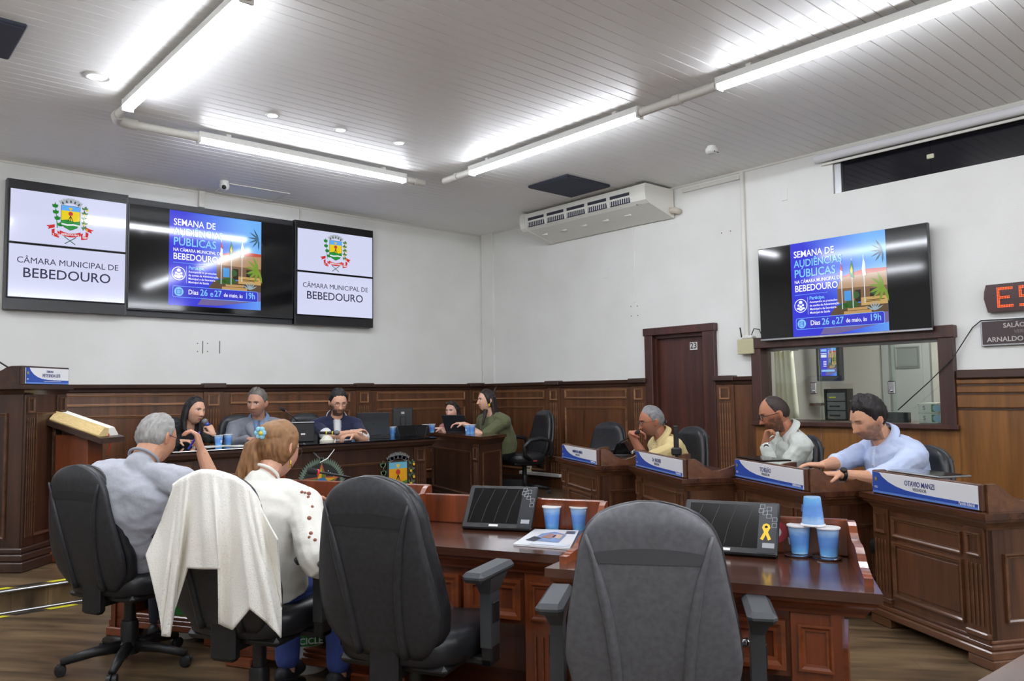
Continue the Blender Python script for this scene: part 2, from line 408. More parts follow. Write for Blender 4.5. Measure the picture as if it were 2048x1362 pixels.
# clerestory ------------------------------------------------------------
cl = sempty('window_2', (0, 0, 0), -PI/2)
MB().box(5.225, 5.29, .02, .13, CZ0, CZ1).obj('window_post', M_alu, cl)
for k in range(5):
    a = 5.29+k*.78; MB().box(a, a+.778, .06, .068, CZ0, CZ1).obj('pane', mat('dark_night_glass', (18,19,26), .05, spec=.6), cl)
    if k: MB().box(a-.03, a+.03, .045, .062, CZ0+.15, CZ0+.19, .006).obj('pane_clip', mat('cream_plastic', (200,196,172), .5), cl)
rb = thing('roller_blind', 'white roller blind rolled up above the dark high strip window', 'blind', (0,0,0), -PI/2)
MB().tube([(5.08, -.055, 3.515), (9.3, -.055, 3.515)], .038, 14).obj('rolled_cloth', mat('blind_cloth', (228,229,232), .55), rb, 40)
MB().box(5.12, 9.3, -.03, -.012, 3.448, 3.472, .004).obj('bottom_bar', M_pipe, rb)
MB().box(5.07, 9.3, -.03, -.001, 3.548, 3.58, .004).obj('blind_rail', M_pipe, rb)

# control booth behind the glass ----------------------------------------
M_bwall = mat('booth_wall_paint', (176,172,170), .7)
bw = MB(); bx0, bx1, by0, by1 = .14, 2.3, -3.95, -6.75
for nm_, bb in (('wall_booth_back', (bx1, bx1+.1, by1, by0, 0, 2.5)), ('wall_booth_left', (bx0, bx1, by0, by0+.1, 0, 2.5)), ('wall_booth_right', (bx0, bx1, by1-.1, by1, 0, 2.5)), ('ceiling_booth', (bx0, bx1+.1, by1-.1, by0+.1, 2.5, 2.6)), ('floor_booth', (bx0, bx1, by1, by0, -.1, 0))):
    struct(MB().box(*bb).obj(nm_, M_bwall))

# ================================================================= LIGHTS THE ROOM HAS, AND ADDED FILL TUBES
M_tube = mat('lit_tube', (255,255,255), .4, emit=LAMP, ec=(243,247,255))
def light_batten(p0, p1, label):
    p0 = Vector(p0); p1 = Vector(p1); d = p1-p0; L_ = d.length
    t = thing('light_batten', label, 'ceiling light', p0, math.atan2(d.y, d.x), 'tube lights on the ceiling')
    r = .042; sec = [(r*math.cos(a), r*math.sin(a)) for a in [math.radians(x) for x in range(186, 355, 14)]]
    MB().loft([[(0.01, y, z) for y, z in sec], [(L_-.01, y, z) for y, z in sec]]).obj('lit_diffuser', M_tube, t, 40)
    MB().prism([(-.043, -.003), (.043, -.003), (.036, .05), (-.036, .05)], 0, L_, 'x').obj('housing', M_white, t)
    for x in (0, L_): MB().box(x-.01, x+.01, -.042, .042, -.042, .05, .004).obj('end_cap', M_white, t)
    for x in (.25, L_-.25): MB().box(x-.02, x+.02, -.02, .02, .05, ZC-p0.z, .002).obj('hanger', M_white, t)
    return t
ZT = ZC-.078
def P2(u, v): return onz(u, v, ZT)
a = P2(257, 213); b = P2(482, 0); xl = (a.x+b.x)/2
light_batten((xl, a.y, ZT), (xl, b.y-.06, ZT), 'long lit ceiling tube at the left running towards the camera')
light_batten((xl, b.y-.6, ZT), (xl, b.y-2.7, ZT), 'lit ceiling tube nearer the camera in the left line')
c = P2(393, 279); d = P2(815, 356); yb = (c.y+d.y)/2
light_batten((c.x, yb, ZT), (d.x, yb, ZT), 'long lit ceiling tube parallel to the video wall')
e = P2(942, 343); f = P2(1281, 227); g = P2(1437, 170); xr = (e.x+f.x+g.x)/3
light_batten((xr, e.y, ZT), (xr, f.y, ZT), 'lit ceiling tube over the right row of desks')
light_batten((xr, g.y, ZT), (xr, g.y-2.12, ZT), 'lit ceiling tube at the top right of the picture')
light_batten((-6.9, -8.9, ZT), (-4.8, -8.9, ZT), 'lit ceiling tube across the hall just behind the camera')
# unseen tubes added over the left and rear of the hall as fill light
for k in range(3):
    light_batten((-7.9, -1.0-2.6*k, ZT), (-7.9, -3.1-2.6*k, ZT), ('farthest', 'middle', 'nearest')[k]+' added fill tube of the line beyond the left edge')
for k in range(4):
    light_batten((-9.2+2.2*k, -10.9, ZT), (-7.1+2.2*k, -10.9, ZT), ('first', 'second', 'third', 'fourth')[k]+' added fill tube from the left in the row behind the camera')
    light_batten((-9.2+2.2*k, -13.4, ZT), (-7.1+2.2*k, -13.4, ZT), ('first', 'second', 'third', 'fourth')[k]+' added fill tube from the left in the row at the rear of the hall')
pp = thing('conduit_pipe', 'white conduit pipe with elbow joining the left and back tubes', 'pipe')
MB().tube([(xl, a.y+.02, ZT), (xl, yb-.12, ZT), (xl+.035, yb-.035, ZT), (xl+.12, yb, ZT), (c.x, yb, ZT)], .034, 12).obj('pipe_run', M_pipe, pp, 50)
MB().tube([(xl, yb-.18, ZT), (xl, yb-.11, ZT), (xl+.03, yb-.03, ZT), (xl+.11, yb, ZT), (xl+.18, yb, ZT)], .043, 12).obj('elbow', M_pipe, pp, 50)
for nm, p0, p1, lb in (('conduit_pipe', (d.x+.02, yb, ZT), (d.x+.24, yb, ZT), 'short white pipe stub at the right end of the back tube'),
                       ('conduit_pipe', (xr, e.y+.02, ZT), (xr, e.y+.45, ZT), 'short white pipe stub at the far end of the right tubes'),
                       ('conduit_pipe', (xr, f.y-.02, ZT), (xr, g.y+.02, ZT), 'white pipe joining the two right ceiling tubes')):
    q = MB().tube([p0, p1], .034, 12).tube([(Vector(p0)*.55+Vector(p1)*.45), (Vector(p0)*.45+Vector(p1)*.55)], .041, 12).obj(nm, M_pipe, None, 50); tag(q, lb, 'pipe')
q = MB().tube([(xl, b.y-.08, ZT), (xl, b.y-.58, ZT)], .034, 12).obj('conduit_pipe', M_pipe, None, 50); tag(q, 'white pipe at the top edge ending the left tube', 'pipe')
# recessed spots
for i, (u, v) in enumerate(((545, 230), (681, 259), (798, 285))):
    p = onz(u, v, ZC); t = thing('downlight', ('leftmost', 'middle', 'rightmost')[i]+' of the three small lit spotlights in the ceiling', 'ceiling light', (p.x, p.y, ZC), 0, 'small ceiling spots')
    MB().lathe([(.03, -.004), (.052, -.012), (.056, -.003), (.056, .002)], 18, caps=False).obj('trim_ring', M_white, t, True)
    MB().lathe([(.0, -.006), (.04, -.008), (.042, .002)], 18).obj('lit_lens', mat('lit_spot', (255,255,255), .4, emit=20, ec=(240,245,255)), t, True)
p = onz(196, 152, ZC); t = thing('downlight', 'large round white recessed spotlight near the left tube', 'ceiling light', (p.x, p.y, ZC))
MB().lathe([(.062, .01), (.07, -.014), (.088, -.01), (.092, .002)], 24, caps=False).obj('trim_ring', M_white, t, True)
MB().lathe([(0, -.004), (.05, -.012), (.068, .004)], 20).obj('lit_lens', mat('lit_spot_soft', (255,255,255), .4, emit=2.5, ec=(245,246,250)), t, True)
# booth lamp
t = thing('booth_lamp', 'lit square lamp on the control booth ceiling', 'ceiling light', (1.2, -5.4, 2.495))
MB().box(-.3, .3, -.3, .3, -.04, 0).obj('lamp_body', M_white, t); MB().box(-.27, .27, -.27, .27, -.05, -.04).obj('lit_panel', mat('booth_light', (255,255,255), .4, emit=42, ec=(255,250,240)), t)
# ================================================================= THINGS ON WALLS AND CEILING
def flat(parent, name, m, polys, y, t=.0006, S=1.0, o=(0, 0)):
    """thin pieces of print in the local xz plane, facing -y"""
    mb = MB()
    for p in polys:
        pts = [(o[0]+S*a, o[1]+S*b) for a, b in p]
        mb.add([(a, y-t, b) for a, b in pts], [tuple(range(len(pts)))])
    me = bpy.data.meshes.new(name); me.from_pydata(mb.v, [], mb.f)
    o_ = mk(name, me, m, parent)
    if len(polys) > 1: o_['kind'] = 'stuff'
    return o_
def rect(x0, x1, z0, z1): return [(x0, z0), (x1, z0), (x1, z1), (x0, z1)]
def disc(cx, cz, r, n=20, ry=None): return [(cx+r*math.cos(2*PI*k/n), cz+(ry or r)*math.sin(2*PI*k/n)) for k in range(n)]
def ringp(cx, cz, r, w, n=24):
    return [[(cx+q*math.cos(2*PI*(k+d)/n), cz+q*math.sin(2*PI*(k+d)/n)) for q, d in ((r, 0), (r, 1), (r-w, 1), (r-w, 0))] for k in range(n)]
def rrect(x0, x1, z0, z1, r, n=5):
    out = []
    for cx, cz, a0 in ((x1-r, z1-r, 0), (x0+r, z1-r, 90), (x0+r, z0+r, 180), (x1-r, z0+r, 270)):
        out += [(cx+r*math.cos(math.radians(a0+90*k/n)), cz+r*math.sin(math.radians(a0+90*k/n))) for k in range(n+1)]
    return out
def leaf(cx, cz, l, w, a):
    pts = [(0, 0), (.3, .5), (.65, .42), (1, 0), (.65, -.42), (.3, -.5)]
    return [(cx+l*x*math.cos(a)-w*z*math.sin(a), cz+l*x*math.sin(a)+w*z*math.cos(a)) for x, z in pts]
def crest(parent, cx, cz, s, y, em, ribbon=True):
    """town arms: shield, mural crown, two branches, ribbon"""
    def mm(n, c, k=1.0): return screen('arms_screen_'+n, c, k) if em else mat('arms_paint_'+n, c, .45)
    F = lambda nm, m, polys, yy: flat(parent, nm, m, polys, yy, S=s, o=(cx, cz))
    sh = lambda f: [(-.3*f, .42), (.3*f, .42), (.3*f, -.22), (.2*f, -.36), (0, -.46), (-.2*f, -.36), (-.3*f, -.22)]
    F('shield_edge', mm('edge', (40,60,50)), [[(x*1.05, z*1.03) for x, z in sh(1)]], y)
    F('shield_field', mm('yellow', (232,205,30) if em else (222,160,24)), [sh(1)], y-.0006)
    F('shield_sky', mm('sky', (95,170,240) if em else (110,180,205)), [rect(-.3, .3, .24, .42)], y-.0012)
    F('shield_ground', mm('green', (40,140,60) if em else (70,120,50)), [[(-.3, -.12), (-.1, -.08), (.12, -.14), (.3, -.1), (.3, -.22), (.2, -.36), (0, -.46), (-.2, -.36), (-.3, -.22)]], y-.0012)
    F('shield_river', mm('white', (225,230,235)), [[(-.3, -.22), (-.1, -.25), (.1, -.22), (.3, -.25), (.29, -.3), (.1, -.28), (-.1, -.31), (-.28, -.28)]], y-.0018)
    F('shield_heart', mm('gold', (225,190,60)), [[(0, .24), (.06, .32), (.05, .36), (.02, .37), (0, .345), (-.02, .37), (-.05, .36), (-.06, .32)]], y-.0018)
    F('shield_fruit', mm('red', (190,60,50)), [disc(0, .14, .075)], y-.0018)
    F('shield_tripod', mm('black', (30,30,30)), [[(-.1, -.16), (-.08, -.16), (0, .03), (.08, -.16), (.1, -.16), (.015, .06), (-.015, .06)], rect(-.01, .01, -.14, .04)], y-.0024)
    cr = mm('grey', (170,178,186) if em else (120,122,120)); crd = mm('crown_dark', (70,75,85))
    tw = [[(-.36, .48), (-.3, .46), (0, .54), (.3, .46), (.36, .48), (.3, .56), (0, .62), (-.3, .56)]]; dk = []
    for k in range(5):
        a = (k-2)*.27; bx, bz = .95*math.sin(a)*.5*1.1, .02+.6*math.cos(a)-.02
        c_, s_ = math.cos(-a), math.sin(-a); R_ = lambda x, z: (bx+x*c_-z*s_, bz+x*s_+z*c_)
        tw.append([R_(-.075, -.08), R_(.075, -.08), R_(.085, .06), R_(.085, .11), R_(.045, .11), R_(.045, .08), R_(.02, .08), R_(.02, .11), R_(-.02, .11), R_(-.02, .08), R_(-.045, .08), R_(-.045, .11), R_(-.085, .11), R_(-.085, .06)])
        dk.append([R_(-.025, -.06), R_(.025, -.06), R_(.025, .02), R_(0, .04), R_(-.025, .02)])
    F('mural_crown', cr, tw, y-.0012); F('crown_gates', crd, dk, y-.0018)
    gl = mm('leaf', (40,125,50) if em else (96,122,92)); lv = []; fr = []
    for k in range(4):
        z0 = .4-k*.22; lv += [leaf(-.5+k*.02*k, z0-.1, .17, .12, 1.57), leaf(-.5+k*.02*k, z0-.1, .16, .1, 2.2), leaf(-.5+k*.02*k, z0-.1, .16, .1, .95)]
    lv.append([(-.51, .5), (-.49, .5), (-.4, -.42), (-.43, -.42)])
    F('left_branch', gl, lv, y-.0012)
    lv = []
    for k in range(5):
        z0 = .42-k*.18; lv += [leaf(.46, z0-.06, .14, .08, 1.2+.5*(k % 2)), leaf(.46, z0-.06, .13, .08, .4), leaf(.45, z0-.08, .13, .07, 2.4)]; fr.append(disc(.49+.05*(-1)**k, z0-.09, .04, 10))
    lv.append([(.45, .46), (.47, .46), (.43, -.42), (.4, -.42)])
    F('right_branch', mm('leaf2', (70,120,60) if em else (90,105,80)), lv, y-.0012); F('branch_fruit', mm('lemon', (225,190,50)), fr, y-.0018)
    if ribbon:
        rd = mm('ribbon', (200,40,45))
        arc = [(-.34, -.5), (-.17, -.56), (0, -.58), (.17, -.56), (.34, -.5)]
        F('ribbon', rd, [arc+[(x, z-.14) for x, z in arc[::-1]], [(-.34, -.56), (-.36, -.78), (-.58, -.72), (-.6, -.5), (-.5, -.46), (-.5, -.62), (-.4, -.64), (-.42, -.52)], [(-.5, -.3), (-.78, -.38), (-.68, -.42), (-.72, -.5), (-.5, -.42)],
                           [(.34, -.56), (.36, -.78), (.58, -.72), (.6, -.5), (.5, -.46), (.5, -.62), (.4, -.64), (.42, -.52)], [(.5, -.3), (.78, -.38), (.68, -.42), (.72, -.5), (.5, -.42)]], y-.0018)
        F('crossed_stems', mm('stem', (50,90,60)), [[(-.2, -.72), (.16, -.98), (.18, -.96), (-.18, -.7)], [(.2, -.72), (-.16, -.98), (-.18, -.96), (.18, -.7)]], y-.0012)
        wt = mm('white', (225,230,235)); text('BEBEDOURO', .1*s, wt, parent, (cx, y-.003, cz-.63*s), UPX, 'ribbon_lettering', bold=.02)
        text('3 · 5', .12*s, wt, parent, (cx-.46*s, y-.003, cz-.68*s), UPX, 'ribbon_lettering', bold=.02); text('1884', .1*s, wt, parent, (cx+.47*s, y-.003, cz-.68*s), UPX, 'ribbon_lettering', bold=.02)

def poster_bg():
    if 'poster_background' in MATS: return MATS['poster_background']
    m = screen('poster_background', (60,70,225)); N, L, b = nodes(m)
    tc = N.new('ShaderNodeTexCoord'); sx = N.new('ShaderNodeSeparateXYZ'); L.new(tc.outputs['Generated'], sx.inputs[0])
    r = N.new('ShaderNodeValToRGB'); e = r.color_ramp.elements
    e[0].position = .28; e[0].color = lin((52,54,214)); e[1].position = .95; e[1].color = lin((110,176,246))
    n = e.new(.55); n.color = lin((70,110,232))
    mixv = N.new('ShaderNodeMath'); mixv.operation = 'MULTIPLY_ADD'; mixv.inputs[1].default_value = .35
    z2 = N.new('ShaderNodeMath'); z2.operation = 'SUBTRACT'; z2.inputs[1].default_value = .6
    L.new(sx.outputs[2], z2.inputs[0]); L.new(z2.outputs[0], mixv.inputs[0]); L.new(sx.outputs[0], mixv.inputs[2]); L.new(mixv.outputs[0], r.inputs[0])
    L.new(r.outputs[0], b.inputs['Emission Color']); return m
def poster(parent, x0, z0, w, h, y, small=False):
    """the announcement shown on the screens; u, v run 0..1 from the top left"""
    X_ = lambda u: x0+w*u
    Z_ = lambda v: z0+h*(1-v)
    Q = lambda pts: [(X_(a), Z_(b)) for a, b in pts]
    bgm = MB(); bgm.add([(X_(0), y, Z_(1)), (X_(1), y, Z_(1)), (X_(1), y, Z_(0)), (X_(0), y, Z_(0))], [(0,1,2,3)])
    me = bpy.data.meshes.new('poster_background'); me.from_pydata(bgm.v, [], bgm.f); mk('poster_background', me, poster_bg(), parent)
    def F(n, c, polys, k): return flat(parent, n, screen('poster_'+n, c), [Q(p) for p in polys], y-.0006*k)
    R = lambda a, b, c, d: [(a, d), (b, d), (b, c), (a, c)]
    F('roof_tiles', (190,70,45), [[(.52, .42), (.64, .385), (.78, .36), (1, .37), (1, .42)]], 1)
    F('roof', (176,140,104), [[(.5, .53), (.54, .42), (1, .4), (1, .54)]], 2)
    F('facade', (120,88,58), [R(.5, 1, .53, .68)], 1)
    F('facade_windows', (70,150,220), [R(.57, .64, .56, .66)], 2)
    F('dark_doorway', (44,34,30), [R(.68, .74, .56, .68), R(.83, .9, .56, .66)], 2)
    F('lawn_bank', (92,72,52), [[(.42, .78), (.48, .7), (1, .68), (1, .8), (.42, .8)]], 2)
    F('steps', (190,150,96), [R(.6, .8, .735, .76), R(.56, .84, .765, .795)], 3)
    F('name_wall', (196,160,96), [R(.74, 1, .64, .72)], 3)
    F('name_wall_script', (90,60,30), [R(.79, .97, .668, .676), R(.79, .93, .682, .688)], 4)
    F('road', (112,98,150), [[(.42, .8), (1, .8), (1, .9), (.5, .98), (.3, .98)]], 1)
    bl = [disc(.64, .70, .075, 14, .04), disc(.56, .71, .05, 12, .03), disc(.69, .61, .035, 12), disc(.88, .6, .04, 12, .02)]
    F('bushes', (52,92,40), bl, 4)
    pf = [leaf(.97, .55, .16, .03, a) for a in (1.9, 2.4, 2.8, 3.3, 3.8, 4.3, 1.3)]; F('palm_bush', (120,150,50), pf, 5)
    pf = [leaf(.97, .2, .13, .018, a) for a in (2.2, 2.7, 3.2, 3.7, 4.2, 1.6)]; F('palm_fronds', (60,90,110), pf, 5)
    F('agave', (150,170,180), [leaf(.87, .78, .1, .014, -a) for a in (.5, .9, 1.3, 1.7, 2.1, 2.6)], 5)
    F('flag_poles', (215,220,230), [R(.545, .553, .26, .74), R(.655, .663, .24, .74), R(.775, .783, .22, .7)], 6)
    F('striped_flag', (190,70,80), [[(.548, .27), (.53, .4), (.545, .42), (.565, .34)]], 7); F('striped_flag_bands', (225,228,235), [[(.54, .34), (.535, .43), (.56, .46), (.565, .36)]], 8)
    F('green_flag', (40,120,60), [[(.658, .25), (.635, .36), (.64, .42), (.68, .44), (.675, .32)]], 7); F('green_flag_rhombus', (225,200,50), [[(.657, .31), (.642, .36), (.657, .4), (.67, .36)]], 8)
    F('white_flag', (220,230,228), [[(.778, .24), (.76, .36), (.77, .43), (.8, .42), (.795, .3)]], 7)
    Wt = screen('poster_white', (245,246,255)); Lb = screen('poster_lightblue', (130,200,255))
    def T(s, u, v, size, m, bold=.02, sx=.9, al='LEFT'): text(s, size*h, m, parent, (X_(u), y-.006, Z_(v)), UPX, 'poster_lettering', al, bold, sx)
    if not small:
        T('SEMANA DE', .04, .125, .098, Wt, .012, .84); T('AUDIÊNCIAS', .04, .225, .108, Lb, .012, .84); T('PÚBLICAS', .04, .33, .118, Lb, .012, .88)
        T('NA CÂMARA MUNICIPAL DE', .04, .415, .05, Wt, .008, .8); T('BEBEDOURO', .04, .487, .096, Wt, .014, .84)
        T('Participe.', .2, .595, .05, Lb, .02); 
        for k, s in enumerate(('Acompanhe as prestações', 'de contas da Administração', 'Municipal e da Secretaria', 'Municipal de Saúde')): T(s, .2, .637+.037*k, .032, Wt, .004+.006*(k > 0), .88)
        T('Dias', .2, .855, .072, Wt, .01, .84); T('26', .325, .852, .096, Lb, .012, .84); T('e', .43, .858, .09, Lb, .01, .84); T('27', .475, .852, .096, Lb, .012, .84)
        T('de maio, às', .578, .858, .06, Wt, .008, .78); T('19h', .815, .85, .098, Lb, .012, .8)
        F('underline', (110,170,250), [R(.04, .4, .548, .553)], 9); F('divider', (200,210,250), [R(.178, .182, .58, .76)], 9)
        F('people_icon', (240,244,255), ringp(.1, .665, .072, .008)+[disc(.075, .66, .013, 10), disc(.125, .66, .013, 10), disc(.1, .675, .015, 10), disc(.1, .63, .022, 12, .018), disc(.072, .693, .02, 10, .012), disc(.128, .693, .02, 10, .012), disc(.1, .706, .022, 10, .012)], 9)
        box = rrect(.04, .965, .795, .915, .02); inn = rrect(.045, .96, .8, .91, .018)
        F('date_box_edge', (120,180,255), [[box[i], box[(i+1) % len(box)], inn[(i+1) % len(box)], inn[i]] for i in range(len(box))], 9)
        F('date_box', (56,58,200), [inn], 8); F('calendar_disc', (130,200,255), [disc(.105, .855, .047, 22)], 9)
        F('calendar_icon', (60,70,215), [R(.08, .13, .832, .838), R(.08, .086, .832, .882), R(.124, .13, .832, .882), R(.08, .13, .876, .882)]+[R(.09+.014*i, .098+.014*i, .846+.012*j, .853+.012*j) for i in range(3) for j in range(2)], 10)
    else:
        F('print_lines', (150,205,255), [R(.06, .42, .1+.11*k, .16+.11*k) for k in range(3)]+[R(.06, .9, .84, .89)], 9); F('print_lines_white', (240,242,255), [R(.06, .42, .42, .44), R(.06, .42, .46, .53)]+[R(.2, .4, .62+.04*k, .64+.04*k) for k in range(4)], 9)

# ---- video wall
M_bez = mat('black_bezel', (14,14,17), .32)
M_scr_off = mat('dark_screen', (10,10,13), .07, spec=.5)
YV = -.10
vl, vr = ony(15, 356, YV), ony(257, 390, YV); vbl = ony(6, 617, YV)
def vcolumn(u0, u1, zt, zb, who, texts):
    x0, x1 = u0, u1
    cab = thing('screen_housing', 'black housing around the two stacked screens at the '+who+' of the video wall', 'screen frame', (0, 0, 0))
    MB().box(x0, x1, YV, -.005, zb, zt).obj('housing_back', M_bez, cab)
    MB().box(x0, x0+.014, YV-.001, YV, zb, zt).obj('housing_side', mat('grey_edge', (52,54,60), .4), cab); MB().box(x1-.014, x1, YV-.001, YV, zb, zt).obj('housing_side', MATS['grey_edge'], cab)
    MB().box(x0+.014, x1-.014, YV-.001, YV, zt-.085, zt).obj('housing_rail', M_bez, cab); MB().box(x0+.014, x1-.014, YV-.001, YV, zb, zb+.105).obj('housing_rail', M_bez, cab)
    zm = zb+.105; hh = (zt-.085-zm)/2; cxx = (x0+x1)/2
    lit = screen('lit_white_screen', (214,218,246), .95)
    for k in (0, 1):
        z0 = zm+hh*k
        s = thing('display_panel', ('lower' if k == 0 else 'upper')+' lit white screen of the '+who+' pair, '+('town name lettering' if k == 0 else 'town coat of arms'), 'screen', (cxx, YV-.0012, z0), 0, 'stacked video wall screens')
        MB().box(x0-cxx+.016, x1-cxx-.016, -.02, 0, .002, hh-.002, .003).obj('bezel', M_bez, s)
        sc = MB().box(x0-cxx+.026, x1-cxx-.026, -.0225, -.0195, .012, hh-.012).obj('lit_screen', lit, s)
        if k == 0:
            tm = screen('screen_text', (50,48,82), .8)
            text('CÂMARA MUNICIPAL DE', .082, tm, sc, (0, -.0235, hh*.69), UPX, sx=.98); text('BEBEDOURO', .132, tm, sc, (-.01, -.0235, hh*.46), UPX, bold=.006, sx=1.0)
        else: crest(sc, .0 if who == 'left' else -.01, hh*.565, .27, -.0232, True)
    return zm
Zt, Zb = (vl.z+vr.z)/2, vbl.z
vcolumn(vl.x, vr.x, Zt, Zb, 'left', True)
r0, r1, r2 = ony(589, 440, YV), ony(746, 461, YV), ony(747, 655, YV)
vcolumn(r0.x+.005, r1.x, Zt, Zb, 'right', True)
tvc = thing('television', 'large black centre television of the video wall showing the blue poster', 'television', (0, 0, 0))
YC = -.09
c0, c1, c2 = ony(260, 407, YC), ony(586, 446, YC), ony(586, 634, YC)
zb_, zt_ = c2.z-.005, c0.z+.01
MB().box(c0.x-.02, c1.x+.012, YC+.03, -.004, Zb, Zt-.01).obj('wall_box', mat('dark_grey_panel', (30,31,36), .4), tvc)
MB().box(c0.x-.015, c1.x+.012, YC, YC+.03, zb_-.02, zt_+.005, .004).obj('television_body', M_bez, tvc)
sc = MB().box(c0.x, c1.x, YC-.003, YC, zb_, zt_-.008).obj('television_screen', M_scr_off, tvc)
i0, i1 = ony(339, 419, YC), ony(521, 621, YC)
poster(sc, i0.x, i1.z, i1.x-i0.x, i0.z-i1.z, YC-.004)
# ---- right television on an arm, tilted
tv = thing('television', 'large flat television on the right wall above the booth window', 'television', (0, 0, 0), -PI/2)
XT = -.14
a0, a1, a2 = onx(1515, 498, XT), onx(1853, 446, XT), onx(1865, 659, XT)
ya, yb_, zt2, zb2 = -a0.y, -a2.y, (a0.z+a1.z)/2, a2.z
MB().box(ya, yb_, XT+.004, XT+.045, zb2, zt2, .004).obj('television_body', M_bez, tv)
sc = MB().box(ya+.008, yb_-.008, XT, XT+.004, zb2+.018, zt2-.008).obj('television_screen', M_scr_off, tv)
MB().box(ya, yb_, XT-.003, XT+.03, zb2-.004, zb2+.016, .003).obj('bottom_trim', M_alu, tv)
MB().box((ya+yb_)/2-.2, (ya+yb_)/2+.2, XT+.045, -.002, zb2+.3, zt2-.3).obj('wall_bracket', M_blk, tv)
i0, i1 = onx(1580, 490, XT), onx(1779, 664, XT)
poster(sc, -i0.y, i1.z, i0.y-i1.y, onx(1580, 489, XT).z-i1.z, XT-.001)

# ---- conduits, boxes, sign on the right wall
def wallbox(name, lab, cat, m, u0, v0, u1, v1, d, bev=.004):
    p, q = onx(u0, v0, -d), onx(u1, v1, -d)
    o = MB().box(-d, 0, q.y, p.y, q.z, p.z, bev).obj(name, m); return tag(o, lab, cat)
o = MB().box(-.03, 0, -4.285, -4.245, 1.86, ZC-.02, .004).obj('cable_duct', M_pipe); tag(o, 'white vertical cable duct from the ceiling to the beige box', 'cable duct')
o = MB().box(-.03, 0, -4.245, -3.52, ZC-.09, ZC-.05, .004).obj('cable_duct', M_pipe); tag(o, 'white horizontal cable duct below the ceiling beside the air conditioner', 'cable duct')
p = onx(1266, 440); q = onx(1268, 605)
o = MB().box(-.012, 0, p.y-.014, p.y+.014, q.z, p.z+.25, .003).obj('cable_duct', M_wall); tag(o, 'thin painted duct running down under the air conditioner', 'cable duct')
jb = wallbox('junction_box', 'beige junction box on the wall left of the booth window', 'box', mat('beige_metal', (188,182,146), .5), 1474, 679, 1507, 707, .09)
p = onx(1497, 671, -.05); t = thing('wifi_router', 'small white router with a black aerial on the beige box', 'router', (-.045, p.y, jb.bound_box[1][2]))
MB().box(-.04, .04, -.06, .06, 0, .035, .01).obj('router_body', M_white, t); MB().tube([(-.02, .07, .02), (-.02, .085, .12)], .007, 8).obj('aerial', M_blk, t, True)
MB().tube([(0, -.03, .035), (0, -.06, .1), (0, -.12, .09), (0, -.14, .04)], .005, 6).obj('cable', M_blk, t, True)
o = wallbox('wall_plate', 'small blank white plate high on the right wall', 'wall plate', M_wall, 1562, 377, 1575, 400, .01)
o = wallbox('wall_plate', 'small painted-over plate on the wall below the air conditioner', 'wall plate', M_wall, 1205, 536, 1217, 555, .006)
def screws(name, pts, wallx, lab):
    t = thing(name, lab, 'wall mark')
    for u, v in pts:
        p = onx(u, v) if wallx else ony(u, v)
        if wallx: MB().box(-.004, 0, p.y-.005, p.y+.005, p.z-.005, p.z+.005, .001).obj('screw', M_blk, t)
        else: MB().box(p.x-.005, p.x+.005, -.004, 0, p.z-.005, p.z+.005, .001).obj('screw', M_blk, t)
    return t
screws('old_screws', [(1262, 613), (1275, 612), (1263, 632), (1276, 631)], True, 'four old screws in the wall left above the door')
screws('old_screws', [(1443, 466), (1461, 462)], True, 'pair of old screws in the wall near the cable duct')
t = screws('old_screws', [(395, 687), (415, 687), (395, 703), (415, 703)], False, 'old bracket screws and slots in the wall under the video wall')
for u in (405.5, 439.5):
    p, q = ony(u, 682), ony(u, 707); MB().box(p.x-.004, p.x+.004, -.003, 0, q.z, p.z).obj('bracket_slot', mat('grey_slot', (96,96,92), .6), t)
# LED sign
p, q = onx(1966, 571, -.06), onx(1968, 626, -.06)
led = thing('message_sign', 'red lit dot matrix sign cut off at the right edge', 'sign', (-.06, p.y, 0), -PI/2)
h0, h1 = q.z, p.z; hm = (h0+h1)/2
MB().prism([(.0, hm), (.025, h0), (1.5, h0), (1.5, h1), (.02, h1), (.004, (h1+hm)/2)], 0, .058, 'y').obj('sign_body', mat('dark_red_plastic', (58,20,24), .25), led)
M_led = mat('lit_led', (255,90,40), .4, emit=2.2, ec=(255,90,30))
GL = {'E': ['11111', '10000', '10000', '11110', '10000', '10000', '11111'], 'S': ['11111', '10000', '10000', '11111', '00001', '00001', '11111'], 'C': ['11111', '10000', '10000', '10000', '10000', '10000', '11111']}
hh = (h1-h0)*.72; cell = hh/12
for n, ch in enumerate('ESC'):
    mb = MB(); x0 = .1+n*.155
    for r, row in enumerate(GL[ch]):
        for c, b in enumerate(row):
            if b == '1':
                for dx in (0, .5):
                    for dz in (0, .5): mb.ell((x0+(c+dx)*cell*1.75, -.002, h1-(h1-h0)*.15-(r+dz)*cell*1.75), (.0042, .003, .0042), 6, 4)
    mb.obj('lit_letter', M_led, led, True, kind='stuff')
p, q = onx(1960, 641, -.03), onx(1963, 693, -.03)
pl = thing('name_plaque', 'brown plaque with silver frame reading SALÃO on the right wall', 'sign', (-.03, p.y, 0), -PI/2)
MB().box(0, 1.1, 0, .028, q.z, p.z, .003).obj('plaque_frame', M_alu, pl); MB().box(.012, 1.088, -.003, .002, q.z+.014, p.z-.014).obj('plaque_board', mat('brown_plaque', (62,48,48), .45), pl)
ml = mat('silver_letters', (186,180,176), .5); hz = p.z-q.z
text('SALÃO', .05, ml, pl, (.165, -.004, p.z-.055), UPX, align='LEFT', bold=.015); text('VEREADOR', .038, mat('dull_letters', (120,112,110), .5), pl, (.24, -.004, p.z-hz*.5), UPX, align='LEFT', bold=.004)
text('ARNALDO DE R', .054, ml, pl, (.045, -.004, p.z-hz*.77), UPX, align='LEFT', bold=.015)
